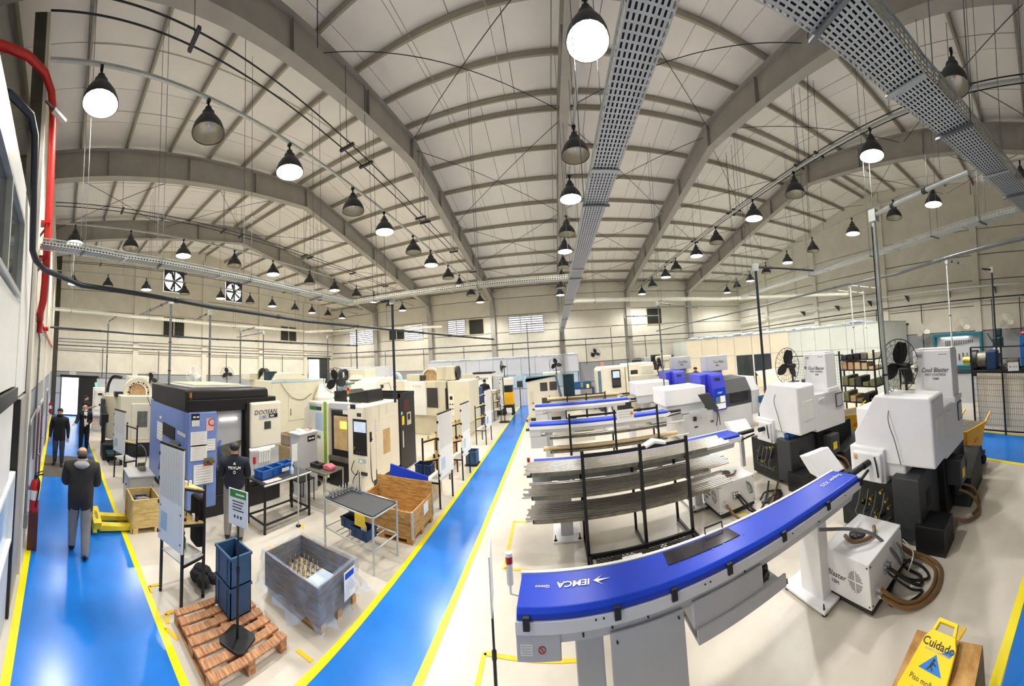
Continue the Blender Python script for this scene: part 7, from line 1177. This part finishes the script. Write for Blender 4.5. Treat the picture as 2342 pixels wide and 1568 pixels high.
shelf_unit('black shelf unit crowded with fixtures behind the nearest fan', 8.6, 5.3, 9.4, 6.7, (.9, 1.45, 2.0, 2.35), 3); shelf_unit('low black shelf unit beside the fenced area', 9.8, 3.6, 10.6, 5.0, (.6, 1.2, 1.7), 6)
t = T('work_desk', 'dark workbench with a cream board behind the nearest fan', 'table'); bx('top', 7.6, 3.5, 1.15, 8.3, 4.9, 1.2, 'charcoal', t, .01); bx('drawers', 7.65, 3.55, .1, 8.25, 4.85, 1.15, 'charcoal', t, .01); bx('board', 8.25, 3.6, 1.2, 8.28, 4.2, 1.6, 'warm_white', t); [bx('handle', 7.63, 3.7 + i * .4, .8, 7.65, 3.9 + i * .4, .84, 'galv', t) for i in range(3)]
t = T('tool_board', 'teal framed tool board with hanging spanners on the right wall', 'tool board'); Y0, Y1, Z0, Z1 = 2.75, 4.75, 1.55, 2.85
bx('panel', 13.05, Y0, Z0, 13.1, Y1, Z1, 'grey_machine', t); bx('lamp', 12.85, Y0 + .5, Z1 - .12, 12.95, Y1 - .3, Z1 - .08, 'work_glow', t)
for y0, z0, y1, z1 in ((Y0 - .1, Z1 - .05, Y1 + .1, Z1 + .1), (Y0 - .1, Z0 - .15, Y1 + .1, Z0), (Y0 - .1, Z0, Y0 + .02, Z1), (Y1 - .02, Z0, Y1 + .1, Z1)): bx('frame', 12.85, y0, z0, 13.12, y1, z1, 'teal', t, .02)
for i in range(16): h = .1 + .012 * i; bx('spanner', 13.02, Y0 + .35 + i * .08, Z1 - .25 - h, 13.05, Y0 + .375 + i * .08, Z1 - .22, 'charcoal', t)
for i in range(9): h = random.uniform(.15, .35); bx('hand_tool', 13.02, Y0 + .25 + i * .18, Z0 + .35 - h * .5, 13.05, Y0 + .29 + i * .18, Z0 + .35 + h * .5, random.choice(('charcoal', 'maroon', 'dirty_steel')), t)
bx('bench', 12.5, Y0 - .2, 1.25, 13.1, Y1 + .2, 1.35, 'dark_teal', t, .01); bx('bench_base', 12.55, Y0 - .1, 0, 13.05, Y1 + .1, 1.25, 'grey_machine', t)
t = T('drill_press', 'blue-green drill press standing behind the mesh fence', 'machine', (11.2, 1.7, 0)); b = B(); b.cyl((0, 0, .1), (0, 0, 2.5), .06, 12); P('column', b, 'dirty_steel', t, sm=True); bx('head', -.45, -.16, 2.35, .2, .16, 2.75, 'dark_teal', t, .05); bx('motor', .0, -.12, 2.75, .25, .12, 3.05, 'dark_teal', t, .04); b = B(); b.cyl((-.3, 0, 2.35), (-.3, 0, 2.05), .04, 10); P('quill', b, 'chrome', t); bx('card', -.46, -.14, 2.2, -.45, .14, 2.4, 'paper', t); bx('table', -.5, -.22, 1.7, .1, .22, 1.76, 'dirty_steel', t, .01); bx('foot', -.5, -.25, 0, .25, .25, .1, 'dark_teal', t, .02); b = B(); b.bar((-.2, .17, 2.55), (-.5, .3, 2.9), .025, .025); P('lever', b, 'black', t)
t = T('bench_lathe', 'dark bench lathe with round chuck behind the mesh fence', 'lathe', (10.2, 1.4, 0)); bx('bed', -.35, -1.2, 1.55, .3, 1.0, 1.75, 'plant_dark', t, .02); b = B(); b.cyl((-.1, .55, 2.05), (-.1, .85, 2.05), .28, 22); P('chuck', b, 'dirty_steel', t, sm=True); b = B(); b.cyl((-.1, .85, 2.05), (-.1, 1.05, 2.05), .34, 22); P('pulley', b, 'black', t, sm=True); bx('headstock', -.35, .2, 1.75, .25, .55, 2.35, 'bin_navy', t, .04); bx('carriage', -.35, -.5, 1.75, .25, -.1, 2.05, 'dirty_steel', t, .03); bx('tailstock', -.25, -1.1, 1.75, .15, -.8, 2.2, 'plant_dark', t, .04); [bx('leg', -.3, y, 0, .25, y + .4, 1.55, 'plant_dark', t, .02) for y in (-1.1, .5)]; b = B(); b.cyl((-.1, 1.05, 2.05), (-.1, 1.35, 2.05), .14, 16); P('spindle', b, 'brass', t)
t = T('blue_cabinet', 'bright blue narrow cabinet at the far right edge', 'cabinet', (11.5, .75, 0)); bx('body', -.15, -.2, 0, .15, .2, 2.75, 'sign_blue', t, .01); [bx('handle', -.17, -.1, .9 + i * .5, -.15, .1, .95 + i * .5, 'bin_navy', t) for i in range(4)]; b = B(); b.ball((0, 0, 2.82), .2, 8, (1, 1, .5)); tag(P('red_rag', b, 'red', None), 'red rag lying on a cabinet at the far right edge', 'rag').location = (11.5, .2, -.1 + .0)
bpy.data.objects['red_rag'].location = (11.5, .75, 0)
bxn('exit_sign', 'small dark sign on the right wall above the grey band', 'sign', XR - .05, 7.3, 3.5, XR - .03, 7.7, 3.62, 'charcoal', 0)
tub('teal blue bin by the fenced aisle behind the chip cart', 8.4, 2.9, 1.0, .5, .4, .25, 'teal'); bxn('bin_cabinet', 'dark cabinet carrying the teal bin behind the chip cart', 'cabinet', 8.1, 2.65, 0, 8.7, 3.15, .998, 'charcoal')
# tilted parts board in front of cabin
t = T('parts_board', 'sloped cream parts board on black legs behind the nearer violet-blue tower', 'board', (8.3, 10.2, 0)); b = B(); b.hexa([(-.5, -.3, 1.45), (.5, -.3, 1.45), (.5, -.27, 1.45), (-.5, -.27, 1.45)], [(-.5, .3, 2.0), (.5, .3, 2.0), (.5, .33, 2.0), (-.5, .33, 2.0)]); P('board', b, 'room_panel', t); b = B(); b.hexa([(-.5, -.25, .95), (.5, -.25, .95), (.5, -.22, .95), (-.5, -.22, .95)], [(-.5, .3, 1.35), (.5, .3, 1.35), (.5, .33, 1.35), (-.5, .33, 1.35)]); P('board', b, 'room_panel', t); [P('leg', B().box(x - .02, y - .02, 0, x + .02, y + .02, h), 'blackmetal', t) for x, y, h in ((-.48, -.28, 1.45), (.48, -.28, 1.45), (-.48, .32, 2.0), (.48, .32, 2.0))]
# ---- put the root of every world-built thing at its base
bpy.context.view_layer.update()
for o in [o for o in C.objects if o.type == 'EMPTY' and o.parent is None and o.children and o.location.length < 1e-6 and o.get('kind') != 'structure']:
    lo, hi = Vector((1e9,) * 3), Vector((-1e9,) * 3)
    for ch in o.children:
        if ch.type != 'MESH': continue
        for c in ch.bound_box:
            p = ch.matrix_world @ Vector(c); lo = Vector(map(min, lo, p)); hi = Vector(map(max, hi, p))
    base = Vector(((lo.x + hi.x) / 2, (lo.y + hi.y) / 2, lo.z)); o.location = base
    for ch in o.children: ch.location = Vector(ch.location) - base

# ---- printed or perforated detail stays joined; other meshes with far-apart pieces become one object per piece
JOINED = {'print', 'form_lines', 'grille', 'fin', 'wire_mesh', 'platform_mesh', 'tray_section', 'guard', 'lower_rack'}
WHOLE = {'lettering', 'shirt_print', 'shirt_emblem', 'emblem', 'plastic_film', 'roof_film', 'body', 'rag_heap', 'fan_post', 'pictogram'}
done = {}
for o in [o for o in C.objects if o.type == 'MESH' and o.parent is not None]:
    nm = o.name.split('.')[0]
    if nm in JOINED:
        o['kind'] = 'stuff'; continue
    if nm in WHOLE or len(o.data.vertices) > 4000: continue
    me = o.data
    if me.name not in done:
        n = len(me.vertices); par = list(range(n))
        def find(a):
            while par[a] != a: par[a] = par[par[a]]; a = par[a]
            return a
        for e in me.edges:
            a, c = find(e.vertices[0]), find(e.vertices[1])
            if a != c: par[a] = c
        isl = {}
        for i in range(n): isl.setdefault(find(i), []).append(i)
        groups = []
        for vs in isl.values():
            co = [me.vertices[i].co for i in vs]; lo = [min(c[k] for c in co) - .012 for k in range(3)]; hi = [max(c[k] for c in co) + .012 for k in range(3)]
            hit = [g for g in groups if all(g[0][k] <= hi[k] and lo[k] <= g[1][k] for k in range(3))]
            for g in hit:
                lo = [min(lo[k], g[0][k]) for k in range(3)]; hi = [max(hi[k], g[1][k]) for k in range(3)]; vs = vs + g[2]; groups.remove(g)
            groups.append((lo, hi, vs))
        pieces = None
        if 2 <= len(groups) <= 24:
            pieces = []
            for g in groups:
                vset = set(g[2]); idx = {v: i for i, v in enumerate(g[2])}; m2 = bpy.data.meshes.new(nm)
                polys = [p for p in me.polygons if p.vertices[0] in vset]
                m2.from_pydata([tuple(me.vertices[v].co) for v in g[2]], [], [[idx[v] for v in p.vertices] for p in polys])
                for m in me.materials: m2.materials.append(m)
                for p, q in zip(polys, m2.polygons): q.material_index = p.material_index; q.use_smooth = p.use_smooth
                pieces.append(m2)
        done[me.name] = pieces
    pieces = done[me.name]
    if pieces:
        o.data = pieces[0]
        for m2 in pieces[1:]:
            c = o.copy(); c.data = m2; C.objects.link(c)
